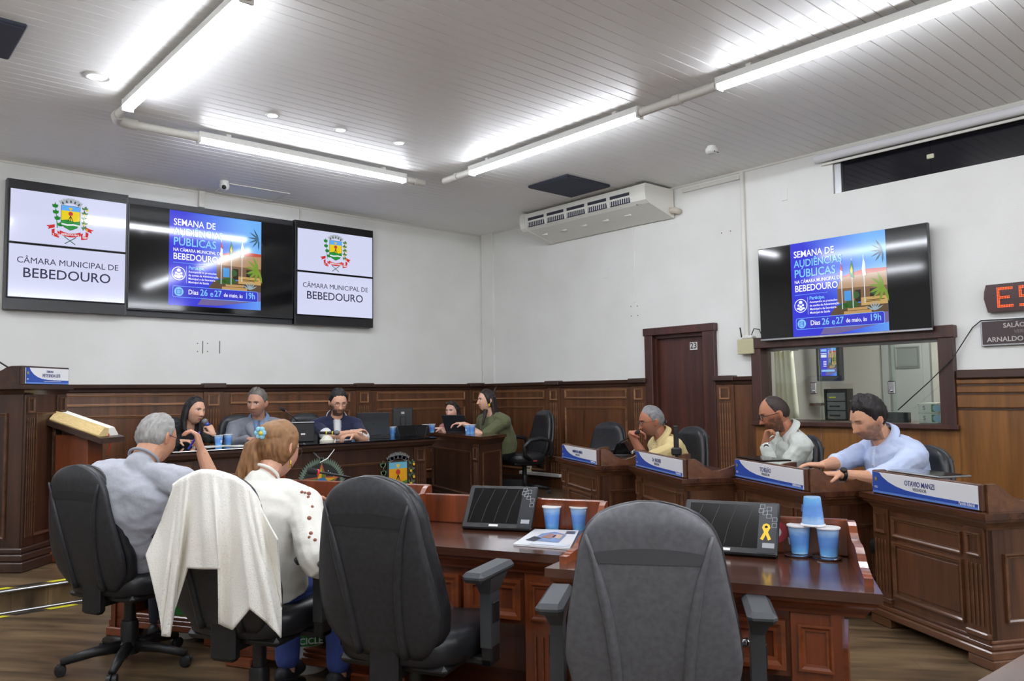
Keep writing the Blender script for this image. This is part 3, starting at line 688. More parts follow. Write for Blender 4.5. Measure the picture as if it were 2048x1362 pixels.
w = [onx(2048, 637, -.035), onx(1962, 641, -.035), onx(1945, 655, -.012), onx(1906, 716, -.08), onx(1860, 762, -.09), onx(1796, 820, -.09)]
o = MB().tube([w[0], w[1], w[2], w[3], w[4], w[5]], .0045, 6).obj('wall_cable', M_blk, None, True); tag(o, 'thin dark cable from the red sign down across the booth window', 'cable')
# white duct and socket low on the right wall near the corner
p, q = onx(1042, 947, -.06), onx(1122, 960, -.06)
o = MB().box(-.095, -.046, q.y, p.y, .28, .32, .004).obj('floor_duct', M_white); tag(o, 'white cable duct low on the wainscot behind the green shirt woman', 'cable duct')
so = thing('wall_socket', 'cream wall socket above the low white duct', 'socket', (-.03, (p.y*.82+q.y*.18), .32)); MB().box(-.022, 0, -.05, .05, 0, .085, .006).obj('socket_plate', mat('cream_socket', (214,208,178), .5), so)
MB().box(-.025, -.02, -.03, -.005, .03, .05).box(-.025, -.02, .005, .03, .03, .05).obj('socket_holes', mat('socket_brown', (120,90,70), .6), so)

# ---- air conditioner
ac = thing('air_conditioner', 'long white ceiling air conditioner in the corner of the right wall', 'air conditioner', (0, 0, 0), -PI/2)
m_ac = mat('ac_white', (224,223,214), .35)
x0, x1 = 1.40, 3.40
prof = [(-.50, ZC-.03), (-.515, ZC-.06), (-.515, ZC-.15), (-.50, ZC-.205), (-.45, ZC-.235), (-.03, ZC-.345), (-.02, ZC-.33), (-.02, ZC-.03)]
MB().prism(prof, x0+.03, x1-.03, 'x').obj('body', m_ac, ac)
for a, b in ((x0, x0+.09), (x1-.15, x1)):
    MB().prism([(y*1.012-.001, z-(.004 if z < ZC-.1 else 0)) for y, z in prof], a, b, 'x').obj('end_cover', m_ac, ac)
m_sl = mat('vent_dark', (52,54,66), .6)
n = 5; wv = (x1-.19-(x0+.12))/n
for k in range(n):
    a = x0+.12+k*wv
    MB().box(a+.025, a+wv-.03, -.5185, -.5, ZC-.125, ZC-.09, .002).obj('vent_slot', m_sl, ac)
    g_ = MB().box(a+.025, a+wv-.03, -.5185, -.49, ZC-.205, ZC-.148, .002).obj('vent_grille', m_sl, ac)
    for j in range(9):
        xx = a+.04+j*(wv-.085)/8; MB().box(xx-.004, xx+.004, -.524, -.5185, ZC-.2, ZC-.15, .001).obj('vent_fin', M_white, g_)
    MB().tube([(a+.05, -.29, ZC-.278), (a+.14, -.29, ZC-.278)], .014, 8).obj('intake_clip', m_ac, ac, True)
MB().box(x1-.17, x1-.1, -.462, -.45, ZC-.2375, ZC-.23).obj('maker_badge', mat('grey_print', (90,90,92), .5), ac)
MB().tube([(x1-.01, -.08, ZC-.27), (x1+.06, -.08, ZC-.28), (x1+.07, -.02, ZC-.29)], .035, 10).obj('drain_hose', mat('hose_foam', (206,200,186), .8), ac, True)
# ---- ceiling items
def ceilbox(name, pts, lab, cat, m, d):
    ps = [onz(u, v, ZC-d) for u, v in pts]; mb = MB()
    x0 = min(p.x for p in ps); x1 = max(p.x for p in ps); y0 = min(p.y for p in ps); y1 = max(p.y for p in ps)
    o = mb.box(x0, x1, y0, y1, ZC-d, ZC-.003, .006).obj(name, m); return tag(o, lab, cat)
m_sp = noisy('speaker_cloth', (54,58,74), (62,66,82), .8, nscale=200)
t = thing('ceiling_speaker', 'dark square ceiling speaker beside the air conditioner', 'speaker', (-1.0, -2.74, ZC))
MB().box(-.34, .34, -.3, .3, -.03, -.002, .008).obj('speaker_frame', mat('speaker_frame', (44,48,60), .6), t); MB().box(-.325, .325, -.285, .285, -.034, -.03).obj('speaker_grille', m_sp, t)
p = onz(36, 90, ZC-.03); t = thing('ceiling_speaker', 'dark square ceiling speaker at the left edge', 'speaker', (p.x-.34, p.y-.0, ZC))
MB().box(-.34, .34, -.3, .3, -.03, -.002, .008).obj('speaker_frame', MATS['speaker_frame'], t); MB().box(-.325, .325, -.285, .285, -.034, -.03).obj('speaker_grille', m_sp, t)
p = onz(1423, 292, ZC); t = thing('smoke_detector', 'white round smoke detector on the ceiling', 'detector', (p.x, p.y, ZC))
MB().lathe([(.04, -.002), (.04, -.02), (.055, -.025), (.055, -.06), (.04, -.075), (0, -.077)], 18).obj('detector_body', M_white, t, 40)
for k in range(3): MB().box(-.03+.025*k, -.018+.025*k, -.05, -.045, -.07, -.06).obj('detector_vent', M_blk, t)
p = onz(449, 362, ZC); t = thing('dome_camera', 'small white dome camera on the ceiling above the video wall', 'camera', (p.x, p.y, ZC))
MB().lathe([(.045, -.002), (.045, -.03), (.05, -.05), (.045, -.08), (.025, -.1), (0, -.105)], 18).obj('camera_body', M_white, t, True)
MB().ell((-.018, -.035, -.075), (.024, .02, .024)).obj('camera_lens', M_blk, t, True)
p, q = onz(466, 372, ZC), onz(545, 379, ZC)
t = thing('ceiling_hatch', 'square access hatch in the slatted ceiling by the video wall', 'hatch', (-3.55, -.34, ZC-.006))
MB().box(-.33, .33, -.2, .2, -.004, .002).obj('hatch_panel', M_ceil, t)
for a, b, c, d in ((-.34, .34, -.21, -.2), (-.34, .34, .2, .21), (-.34, -.33, -.2, .2), (.33, .34, -.2, .2)): MB().box(a, b, c, d, -.008, .002).obj('hatch_edge', M_pipe, t)
p = ony(402, 385); o = MB().box(p.x-.035, p.x+.03, -.05, 0, Zt+.002, ZC-.005, .003).obj('cable_duct', M_pipe); tag(o, 'short white duct between the video wall and the ceiling', 'cable duct')
p = ony(600, 420); o = MB().box(p.x-.012, p.x+.012, -.025, 0, Zt+.002, ZC-.005, .003).obj('cable_duct', M_pipe); tag(o, 'thin short white duct above the right video wall screens', 'cable duct')

# ---- inside the control booth
m_bd = mat('booth_door_grey', (150,153,156), .6)
XB = 2.3
def bpx(u, v, x=XB): return onx(u, v, x)
d0, d1, d2 = bpx(1785, 695), bpx(1848, 690), bpx(1850, 845)
t = thing('booth_door', 'grey booth door with a dark grille seen through the glass', 'door', (XB-.002, 0, 0), -PI/2)
MB().box(-d0.y, -d1.y, -.05, 0, .02, 1.98, .004).obj('door_leaf', m_bd, t)
g0, g1 = bpx(1797, 698), bpx(1840, 732); gg = MB().box(-g0.y, -g1.y, -.06, -.05, g1.z, g0.z, .003).obj('door_grille', mat('grille_grey', (112,116,118), .6), t); MB().frame(-g0.y-.02, -g1.y+.02, g1.z-.02, g0.z+.02, .03, .015, -.05).obj('grille_frame', M_alu, t)
for u in (1776, 1858): 
    pp_ = bpx(u, 760); MB().box(-pp_.y-.04, -pp_.y+.04, -.06, 0, 0, 2.05, .004).obj('door_post', m_bd, t)
# small television in the booth
b0, b1 = onx(1630, 690, 1.6), onx(1684, 762, 1.6)
t = thing('television', 'small black television hanging inside the control booth', 'television', (1.6, 0, 0), -PI/2)
ya, yb2, z0, z1 = -b0.y, -b1.y, b1.z, b0.z+.12
MB().box(ya, yb2, 0, .07, z0, z1, .012).obj('television_body', M_bez, t)
sc = MB().box(ya+.03, yb2-.03, -.003, .002, z0+.06, z1-.02).obj('television_screen', M_scr_off, t); ws = yb2-ya
poster(sc, ya+.06, z0+.06, ws*.62, z1-z0-.09, -.0045, True)
MB().tube([(ya+ws/2, .05, z1-.02), (ya+ws/2, .05, 2.495)], .02, 8).obj('hanging_pole', M_blk, t, True)
# rack
k0, k1 = onx(1648, 778, .45), onx(1697, 842, .45)
t = thing('sound_rack', 'dark equipment rack with sliders inside the control booth', 'rack', (.45, 0, 0), -PI/2)
ya, yb2 = -k0.y, -k1.y
MB().box(ya, yb2, .02, .12, 1.03, k0.z).obj('rack_case', M_blk, t)
for y_ in (ya, yb2-.02): MB().box(y_, y_+.02, -.01, .03, 1.03, k0.z, .003).obj('rack_side', M_blk, t)
mg = mat('rack_grey', (120,120,124), .5)
for k in range(5):
    z0 = k0.z-.03-.09*(k+1); un = MB().box(ya+.025, yb2-.025, .0, .02, z0, z0+.08, .003).obj('rack_unit', mg, t)
    if k == 0: MB().box(ya+.05, yb2-.12, -.003, 0, z0+.03, z0+.042).obj('lit_strip', mat('yellow_strip', (190,190,60), .5, emit=.25), un)
    elif k < 3: MB().box(ya+.05, yb2-.08, -.003, 0, z0+.03, z0+.045).obj('dark_strip', M_blk, un)
    else:
        for j in range(6): MB().box(ya+.05+j*.035, ya+.062+j*.035, -.012, 0, z0+.02+.01*(j % 3), z0+.04+.01*(j % 3), .002).obj('slider_knob', M_white, un)
# banner / curtain in the booth
t = thing('hanging_banner', 'white fringed banner hanging at the left inside the control booth', 'banner', (0, 0, 0))
p0, p1 = onx(1548, 700, .7), onx(1592, 840, .7)
ys, ye = p0.y, p1.y; vs = []; fs = []; nu, nv = 26, 10
for j in range(nv+1):
    for i in range(nu+1):
        f_ = i/nu; vs.append((.7+.03*math.sin(f_*26)+.01*math.sin(f_*9), ys+(ye-ys)*f_*(.9+.2*j/nv), 1.03+.72*(1-j/nv)))
for j in range(nv):
    for i in range(nu): fs.append((j*(nu+1)+i, j*(nu+1)+i+1, (j+1)*(nu+1)+i+1, (j+1)*(nu+1)+i))
me = bpy.data.meshes.new('banner_cloth'); me.from_pydata(vs, [], fs); o = mk('banner_cloth', me, noisy('banner_white', (240,238,226), (236,224,160), .8, nscale=3, lo=.55, hi=.75), t, True)
sm = o.modifiers.new('thick', 'SOLIDIFY'); sm.thickness = .006
MB().tube([(.7, ys+.05, 1.76), (.7, ye-.05, 1.76)], .012, 8).tube([(.7, (ys+ye)/2, 1.76), (.7, (ys+ye)/2, 2.498)], .004, 6).obj('banner_pole', M_chrome, t, True)
t = thing('booth_shelf', 'small booth shelf with a dark potted sprig', 'shelf', (1.9, onx(1607, 806, 1.9).y, 0)); zz = onx(1607, 806, 1.9).z
MB().box(-.12, .12, -.3, .25, zz-.03, zz, .004).obj('shelf_board', mat('shelf_brown', (104,72,48), .5), t)
for k in range(9):
    a = k*.7; MB().tube([(0, 0, zz), (.03*math.cos(a), .05*math.sin(a*1.3), zz+.12), (.05*math.cos(a), .11*math.sin(a*1.3), zz+.18+.012*k)], [.006, .012, .003], 6).obj('sprig_stem', mat('dark_green_leaf', (46,66,54), .6), t, True)
q0, q1 = onx(1836, 818, .12), onx(1881, 846, .12)
for k in range(2):
    t = thing('paper_box', ('upper' if k else 'lower')+' white carton with green print on the booth sill', 'box', (.12, 0, 1.029+.088*k), -PI/2)
    MB().box(-q0.y, -q1.y-.02, 0, .25, 0, .086, .003).obj('carton', mat('white_carton', (222,222,216), .6), t); a = -q0.y
    MB().box(a+.11, -q1.y-.02, -.002, .001, .01, .076).obj('green_print', mat('green_print', (70,130,62), .6), t); MB().prism(disc(a+.155, .043, .033, 14), -.004, -.001, 'y').obj('blue_print', mat('blue_print', (150,186,214), .6), t)
    text('S', .05, mat('grey_print', (90,90,92), .5), t, (a+.05, -.002, .043), UPX)
q0, q1 = onx(1772, 824, .25), onx(1822, 845, .25)
o = MB().box(.2, .26, q1.y, q0.y, 1.029, q0.z, .004).obj('mixer_case', mat('dark_grey_panel', (30,31,36), .4)); tag(o, 'low dark case standing on the booth sill behind the glass', 'case')
o = MB().box(.12, .6, -6.72, -3.98, .99, 1.027, .004).obj('booth_counter', mat('counter_wood', (70,44,30), .5)); tag(o, 'wooden counter inside the control booth', 'counter')
# ================================================================= FURNITURE
M_dwood = wood('desk_wood', (54,31,19), (104,64,40), .34, .35, 'z'); M_dwoodx = wood('desk_wood_rails', (62,37,23), (116,76,50), .32, .4, 'x')
M_fwood = wood('red_desk_wood', (72,30,12), (136,66,32), .3, .45, 'z'); M_fwoodx = wood('red_desk_rails', (76,32,13), (142,72,36), .28, .5, 'x')
M_ftop = wood('polished_desk_top', (52,26,18), (92,54,38), .2, .8, 'x')
M_dtop = wood('dark_desk_top', (44,22,14), (88,50,30), .25, .6, 'x')
M_knob = M_chrome
def ogee(L_, h, pts): return [(L_*a, h*b) for a, b in pts]
OG = [(0, 1), (.1, 1), (.16, .93), (.22, .78), (.3, .66), (.38, .62), (.46, .63), (.54, .6), (.62, .5), (.7, .36), (.78, .27), (.86, .25), (.88, .22), (.92, .22), (.93, .18), (1, .18)]
OGR = [(0, 1), (.12, 1), (.2, .85), (.3, .55), (.42, .35), (.52, .33), (.65, .45), (.8, .62), (.9, .68), (1, .68)]
def council_desk(label, group, corner, rz, W_=1.0, D_=.62, red=False, HT=.735, user=True, wu=0.0):
    """local x: left to right seen from the public side, y: 0 at the public edge, D_ at the user's edge. corner = public right corner of the top"""
    a, b = (M_fwood, M_fwoodx) if red else (M_dwood, M_dwoodx); top = M_ftop if red else M_dtop
    t = thing('council_desk', label, 'desk', (0, 0, 0), rz, group)
    M_ = Matrix.Rotation(rz, 4, 'Z'); off = M_ @ Vector((W_/2, 0, 0)); t.location = (corner[0]-off.x, corner[1]-off.y, 0)
    h = W_/2; hb = h-.055; hu = h+wu
    MB().prism([(-h, 0), (h, 0), (hu, D_), (-hu, D_)], HT-.03, HT, 'z').obj('desk_top', top, t)
    def cove(xh, y0, y1): 
        rings = []
        for o, z in ((.012, HT-.03), (.016, HT-.045), (.03, HT-.055), (.045, HT-.075), (.05, HT-.085)):
            rings.append([(-xh+o, y0+o, z), (xh-o, y0+o, z), (xh-o+wu*(y1/D_), y1-o, z), (-xh+o-wu*(y1/D_), y1-o, z)])
        return MB().loft(rings)
    cove(h, 0, D_).obj('cove_moulding', b, t)
    zb = .13
    MB().box(-hb, hb, .055, .085, .05, HT-.08).obj('front_board', a, t)
    for s in (-1, 1):
        sb = MB().box(s*(hb-.03), s*hb, .06, D_-.05, .05, HT-.08).obj('side_board', a, t)
        mb = MB(); mb.T = Matrix.Translation((s*hb, 0, 0)) @ Matrix.Rotation(PI/2*s, 4, 'Z'); ya, yb = (.14, D_-.12) if s > 0 else (-D_+.12, -.14)
        mb.frame(ya, yb, zb+.08, HT-.2, .022, .014, 0).obj('side_moulding', b, sb)
        # public pilaster
        pc = s*(hb-.07)
        pb = MB().box(pc-.062, pc+.062, .042, .07, .05, HT-.08, .003).obj('pilaster', a, t)
        MB().frame(pc-.045, pc+.045, HT-.215, HT-.105, .016, .012, .042).obj('block_moulding', b, pb)
        for k in range(4): MB().box(pc-.04+k*.0267-.004, pc-.04+k*.0267+.004, .035, .043, zb+.06, HT-.25, .003).obj('flute', b, pb)
        MB().box(pc-.07, pc+.07, .03, .07, zb+.005, zb+.035, .006).obj('pilaster_foot', b, pb)
    xi = hb-.155
    MB().frame(-xi, xi, HT-.225, HT-.115, .02, .014, .055).obj('upper_moulding', b, t)
    MB().frame(-xi, xi, zb+.05, HT-.25, .022, .016, .055).obj('panel_moulding', b, t)
    MB().box(-xi+.03, xi-.03, .049, .056, zb+.085, HT-.285, .004).obj('raised_panel', a, t)
    # stepped plinth
    for o, z0, z1 in ((.0, .05, .09), (.014, .09, .115), (.026, .115, .135)): MB().box(-hb-.03+o, hb+.03-o, .025+o, D_-.06, z0, z1, .006).obj('plinth_step', b, t)
    for s in (-1, 1):
        for y in (.03, D_-.16): MB().box(s*(hb-.05)-.08, s*(hb-.05)+.08, y-.0, y+.12, 0, .05, .006).obj('foot_block', b, t)
    # riser with curved cheeks
    R_ = .13; rw = h-(.03 if red else .065); ry = .045
    MB().box(-rw, rw, ry, ry+.026, HT, HT+R_, .004).obj('riser_board', a, t)
    LL = D_-.13
    for s in (-1, 1):
        pts = [(ry+.026+x, HT+z) for x, z in ogee(LL-.03, R_, OG if red else OGR)]+[(ry+LL-.004, HT), (ry+.026, HT)]
        mb = MB(); mb.T = Matrix(((1, s*wu*1.1/D_, 0, 0), (0, 1, 0, 0), (0, 0, 1, 0), (0, 0, 0, 1))); mb.prism(pts, s*(rw+.012), s*(rw-.014), 'x'); mb.obj('riser_cheek', b, t)
    if user:
        yu = D_-.06
        for s in (-1, 1):
            pc = s*(hb-.075); lg = MB().box(pc-.075, pc+.075, yu-.09, yu, .05, HT-.085, .004).obj('leg', a, t)
            mb = MB(); mb.T = Matrix.Translation((0, 2*yu, 0)) @ Matrix.Scale(-1, 4, (0,1,0)); mb.frame(pc-.05, pc+.05, HT-.26, HT-.12, .02, .012, yu).obj('leg_moulding', b, lg)
            for k in range(3): MB().box(pc-.03+k*.03-.004, pc-.03+k*.03+.004, yu, yu+.006, .2, HT-.32, .002).obj('flute', b, lg)
        MB().box(-hb+.15, hb-.15, yu-.06, yu-.02, HT-.29, HT-.085).obj('apron', a, t)
        MB().box(-hb+.15, hb-.15, .12, .14, .13, HT-.1).obj('modesty_panel', a, t)
        nd = 2; dw = (2*hb-.3)/nd
        for k in range(nd):
            x0 = -hb+.15+k*dw
            dd = MB().box(x0+.012, x0+dw-.012, yu-.025, yu-.004, HT-.265, HT-.115, .003).obj('drawer', a, t)
            mb = MB(); mb.T = Matrix.Translation((0, 2*(yu-.004), 0)) @ Matrix.Scale(-1, 4, (0,1,0)); mb.frame(x0+.012, x0+dw-.012, HT-.265, HT-.115, .036, .014, yu-.004).obj('drawer_moulding', b, dd)
            kb = MB().lathe([(.005, 0), (.006, .012), (.015, .018), (.016, .026), (.01, .032), (0, .033)], 14).obj('knob', M_knob, dd, True, loc=(x0+dw/2, yu-.004, HT-.19), rot=(-PI/2, 0, 0))
    return t
RD = dict(O=((-2.997, -7.351), (-2.546, -6.541)), T=((-2.813, -6.352), (-2.312, -5.483)), V=((-2.693, -5.396), (-2.141, -4.456)), M=((-2.361, -4.299), (-1.93, -3.40)))
names = dict(O=('nearest of the dark wooden desks in the right row', 'OTAVIO MANZI', 'VEREADOR', 'Partido Liberal'), T=('second dark wooden desk of the right row from the camera', 'TCHELÃO', 'VEREADOR', 'Solidariedade'),
             V=('third dark wooden desk of the right row from the camera', 'Dr. VAGNER', 'VEREADOR', 'Progressistas'), M=('farthest dark wooden desk of the right row with an empty seat', 'MAURINHO DA FARMÁCIA', 'VEREADOR', 'Republicanos'))
M_board = mat('white_plate', (226,227,230), .35); M_blue = mat('blue_plate', (44,78,168), .35); M_blue2 = mat('light_blue_plate', (96,134,206), .35); M_navy = mat('navy_print', (48,56,120), .5); M_gp = mat('grey_plate_print', (104,106,120), .5)
def name_plate(label, w, h, loc, rz, l1, l2, l3, top=False):
    t = thing('name_plate', label, 'name plate', loc, rz, 'white and blue name plates')
    bd = MB().box(-w/2, w/2, -.006, 0, 0, h, .001).obj('plate_board', M_board, t)
    sw = [(-w/2, h), (-w/2+w*.075, h)]+[(-w/2+w*f, h*g) for f, g in ((.11, .8), (.17, .6), (.25, .44), (.35, .33), (.48, .27), (.65, .245), (1, .23))]+[(w/2, 0), (-w/2, 0)]
    flat(bd, 'blue_swoosh', M_blue, [sw], -.0063); flat(bd, 'light_strip', M_blue2, [rect(-w/2, w/2, 0, h*.1)], -.007)
    crest(bd, -w/2+w*.038, h*.66, h*.2, -.0075, False, False)
    flat(bd, 'small_print', M_board, [rect(-w/2+w*.02, -w/2+w*.056, h*.3, h*.33), rect(-w/2+w*.02, -w/2+w*.056, h*.24, h*.27)], -.0075)
    if top: text(l1, h*.2, M_navy, bd, (.02, -.007, h*.78), UPX, sx=.85); text(l2, h*.3, M_navy, bd, (.04, -.007, h*.52), UPX, bold=.006, sx=.72); flat(bd, 'small_print', M_board, [rect(-.1+.05, .1+.05, h*.15, h*.175)], -.0075)
    else:
        text(l1, h*(.34 if len(l1) < 14 else .29), M_navy, bd, (-.01, -.007, h*.66), UPX, bold=.006, sx=.8 if len(l1) < 14 else .6); text(l2, h*.21, M_gp, bd, (-.01, -.007, h*.42), UPX, sx=.85)
        text(l3, h*.2, M_board, bd, (w/2-w*.025, -.0075, h*.165), UPX, bold=.007, align="RIGHT", sx=.75)
    return t
ROT = math.atan2(-.866, -.5)
DESKS = {}
for k, (R_, L_) in RD.items():
    dx, dy = R_[0]-L_[0], R_[1]-L_[1]; rz = math.atan2(dy, dx); w = math.hypot(dx, dy)
    lab, n1, n2, n3 = names[k]
    DESKS[k] = council_desk(lab, 'council desks', R_, rz, w, .6, user=False)
    M4 = Matrix.Translation(DESKS[k].location) @ Matrix.Rotation(rz, 4, 'Z'); DESKS[k+'M'] = M4
    p = M4 @ Vector((0, .0445, .742))
    name_plate('name plate reading '+n1+' on its desk', w-.16, .115, p, rz, n1, n2, n3)
# foreground row, seen from the users' side
ZD = .735
FD = {}
def fdesk(label, ul, ur, D_=.6, inset=.06):
    """ul, ur: left and right ends of the user's edge as the camera sees them"""
    ul = Vector((ul.x, ul.y, 0)); ur = Vector((ur.x, ur.y, 0)); d = (ur-ul); w = d.length; d.normalize(); nrm = Vector((-d.y, d.x, 0))
    pl = ul+nrm*D_; W_ = w-2*inset
    rz = math.atan2(-d.y, -d.x); corner = pl+d*inset
    o = council_desk(label, 'council desks', (corner.x, corner.y), rz, W_, D_, True, wu=inset); return o, d, nrm
ul, ur = onz(1089, 1136, ZD), onz(1766, 1189, ZD)
FD['R'], dR, nR = fdesk('foreground red-brown desk at the right with three blue cups', ul, ur)
u2r = Vector((-5.026, -6.694, ZD)); u2l = u2r-Vector((.42, -.908, 0))*1.06
FD['L'], dL, nL = fdesk('foreground red-brown desk with a magazine and two blue cups', u2l, u2r)
u3r = Vector((-5.164, -5.623, ZD)); u3l = u3r-Vector((.44, -.898, 0))*1.06
FD['W'], dW, nW = fdesk('red-brown desk in front of the woman in the white blouse', u3l, u3r)
u4l = Vector((-5.93, -3.70, ZD)); u4r = u4l+Vector((.5, -.866, 0))*1.0
FD['N'], dN, nN = fdesk('red-brown desk in front of the grey-haired man', u4l, u4r)

# ---------------------------------------------------------------- office chairs
M_cback = noisy('chair_shell_plastic', (38,39,42), (47,48,52), .42, nscale=60, bump=.12, bscale=400, dist=.002)
M_leather = noisy('black_leather', (26,27,30), (36,37,41), .36, nscale=20, bump=.1, bscale=120, dist=.003)
M_arm = mat('arm_plastic', (62,65,68), .42)
def back_w(s):
    k = [(0, .155), (.06, .195), (.15, .238), (.28, .255), (.45, .243), (.65, .218), (.8, .2), (.88, .18), (.94, .145), (.98, .095), (1, .03)]
    for (a, p), (b, q) in zip(k[:-1], k[1:]):
        if s <= b: return p+(q-p)*(s-a)/(b-a)
    return .03
def back_y(s): return -.015*math.sin(s*PI)*1.2+.04*(1-s)**2-.075*s      # curve of the back in depth
def office_chair(label, H=.60, zb=.41, loops=False, name='office_chair'):
    t = thing(name, label, 'office chair', (0, 0, 0), 0, 'black office chairs')
    NS = 26
    def shell(y0, y1, grow, nm, m, front):
        rings = []
        for i in range(NS+1):
            s = i/NS; s = 1-(1-s)**1.35; w = back_w(s)*.95+grow; z = zb+H*s; yc = -.25+back_y(s)
            ring = []
            for j in range(24):
                a = 2*PI*j/24; cx, cy = math.cos(a), math.sin(a)
                px = w*(abs(cx)**.55)*(1 if cx >= 0 else -1); py = (abs(cy)**.7)*(1 if cy >= 0 else -1)
                edge = min(1, (1.0-s)*9+.18, s*9+.45)
                yy = (y0+y1)/2+(y1-y0)/2*py*edge + (.03*(px/.25)**2 if front else .012*(px/.25)**2)
                ring.append((px, yc+yy, z))
            rings.append(ring)
        return MB().loft(rings).obj(nm, m, t, 60)
    rs = shell(-.02, .035, 0, 'back_shell', M_cback, False); shell(.0, .085, .006, 'back_cushion', M_leather, True)
    # curved ribs and grip slot on the rear
    def rear(x, s, d): return (x, -.25+back_y(s)-.02+.012*(x/.25)**2-d, zb+H*s)
    for sx in (-1, 1):
        pts = []; rad = []
        for i in range(15):
            f = i/14; s = .86-.84*f; x = sx*(.168-.075*(1-(1-f)**2.2)); pts.append(rear(x, s, -.003)); rad.append(.004+.012*min(1, f*3))
        MB().tube(pts, rad, 8).obj('back_rib', M_cback, rs, True)
    sl = MB(); top = []; bot = []
    for i in range(13):
        f = i/12-.5; top.append((f*.3, .805-.10*abs(f)**2*1.0)); bot.append((f*.27, .735-.0*f))
    poly = [Vector(rear(x, s, .0016)) for x, s in top]+[Vector(rear(x, s, .0016)) for x, s in bot[::-1]]
    n = len(top); sl.add(poly, [(i, i+1, 2*n-2-i, 2*n-1-i) for i in range(n-1)]); sl.obj('grip_recess', mat('grip_dark', (34,35,38), .5), rs, True)
    # spine bracket
    MB().box(-.06, .06, -.235, -.18, .3, zb+.1, .015).obj('back_bracket', M_blk, t); MB().box(-.05, .05, -.22, .05, .33, .37, .01).obj('seat_bracket', M_blk, t)
    # seat
    rings = []
    for z, g in ((.375, .86), (.39, .97), (.43, 1.0), (.46, .985), (.48, .93), (.487, .8)):
        ring = []
        for j in range(28):
            a = 2*PI*j/28; cx, cy = math.cos(a), math.sin(a); px = .26*g*(abs(cx)**.6)*(1 if cx >= 0 else -1); py = .255*g*(abs(cy)**.6)*(1 if cy >= 0 else -1)
            ring.append((px, py+.035, z-(.02 if cy > .7 else 0)*max(0, cy-.7)*3))
        rings.append(ring)
    MB().loft(rings).obj('seat_cushion', M_leather, t, 60); MB().box(-.22, .22, -.18, .24, .355, .39, .015).obj('seat_pan', M_blk, t)
    flat_tag = MB().box(-.262, -.258, -.03, .02, .4, .415).obj('red_tag', mat('red_tag', (170,50,50), .5), t)
    for sx in (-1, 1):
        if loops:
            pts = [(sx*.27, -.2, .42), (sx*.3, -.22, .5), (sx*.305, -.18, .64), (sx*.305, -.05, .665), (sx*.305, .08, .65), (sx*.3, .16, .58), (sx*.285, .14, .48), (sx*.265, .06, .42)]
            MB().tube(pts, [.02, .022, .024, .026, .026, .024, .022, .018], 10).obj('loop_arm', M_blk, t, True)
        else:
            ap = MB().box(sx*.305-.042, sx*.305+.042, -.15, .13, .655, .69, .014).obj('arm_pad', M_arm, t)
            MB().loft([[(sx*.3+a, y, .42) for a, y in ((-.022, -.03), (.022, -.03), (.022, .04), (-.022, .04))], [(sx*.3+a, y, .6) for a, y in ((-.02, -.035), (.02, -.035), (.02, .045), (-.02, .045))], [(sx*.305+a, y, .657) for a, y in ((-.036, -.07), (.036, -.07), (.036, .07), (-.036, .07))]]).obj('arm_post', M_arm, t)
            MB().box(sx*.322-.004 if sx > 0 else sx*.322-.004, sx*.322+.004, -.02, .03, .5, .57, .003).obj('arm_button', M_blk, t)
            MB().box(min(sx*.1, sx*.322), max(sx*.1, sx*.322), -.03, .04, .36, .385, .006).box(sx*.3-.022, sx*.3+.022, -.03, .04, .36, .43, .006).obj('arm_bar', M_blk, t)
    MB().lathe([(.028, .1), (.028, .36)], 14).lathe([(.04, .08), (.042, .2), (.036, .22)], 14).obj('gas_column', M_blk, t, 40)
    hub = MB().lathe([(.05, .06), (.05, .11), (.04, .12)], 14).obj('base_hub', M_blk, t, 40)
    for k in range(5):
        a = 2*PI*k/5+.31; c, s = math.cos(a), math.sin(a)
        MB().tube([(.03*c, .03*s, .095), (.16*c, .16*s, .088), (.3*c, .3*s, .062)], [.03, .025, .018], 8).obj('base_spoke', M_blk, t, True)
        w = MB(); w.T = Matrix.Translation((.3*c, .3*s, .027)) @ Matrix.Rotation(a, 4, 'Z') @ Matrix.Rotation(PI/2, 4, 'X')
        w.lathe([(.012, -.024), (.026, -.022), (.027, -.004), (.015, 0), (.027, .004), (.026, .022), (.012, .024)], 12); w.obj('caster', M_blk, t, 40)
    return t
def place_chair(ch, x, y, heading, z=0.0): ch.location = (x, y, z); ch.rotation_euler = (0, 0, -heading)
def Dp(u, v, t_): return Vector(CAM+t_*ray(u, v))
C4 = office_chair('empty black office chair nearest the camera seen from behind')
def from_top(ch, p, heading, off=.325):
    place_chair(ch, p.x+math.sin(heading)*off, p.y+math.cos(heading)*off, heading)
from_top(C4, Dp(1295, 1007, 2.14), .93); C4.scale = (1, 1, 1.02)
C2 = dup(C4, (0,0,0), 0, 'empty black office chair beside the woman in the white blouse'); from_top(C2, Dp(732, 957, 2.68), 1.14); C2.scale = (1, 1, 1.045)
C3 = dup(C4, (0,0,0), 0, 'black office chair under the cream shawl'); from_top(C3, Dp(412, 955, 3.02), 1.08); C3.scale = (1, 1, 1.035)
C1 = dup(C4, (0,0,0), 0, 'black office chair of the grey-haired man at the left'); from_top(C1, Dp(150, 932, 3.75), 1.14); C1.scale = (1, 1, 1.01)

M_cflash = noisy('flash_lit_chair_shell', (84,85,89), (96,97,101), .4, nscale=60, bump=.12, bscale=400, dist=.002)  # lighter copy of the shell colour, camera flash on the nearest back painted in
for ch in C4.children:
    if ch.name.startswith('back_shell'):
        ch.data = ch.data.copy(); ch.data.materials[0] = M_cflash
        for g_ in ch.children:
            if g_.name.startswith('back_rib'): g_.data = g_.data.copy(); g_.data.materials[0] = M_cflash
            else: g_.data = g_.data.copy(); g_.data.materials[0] = mat('grip_flash_lit', (70,71,75), .45)  # grip lightened the same way, flash put into its colour
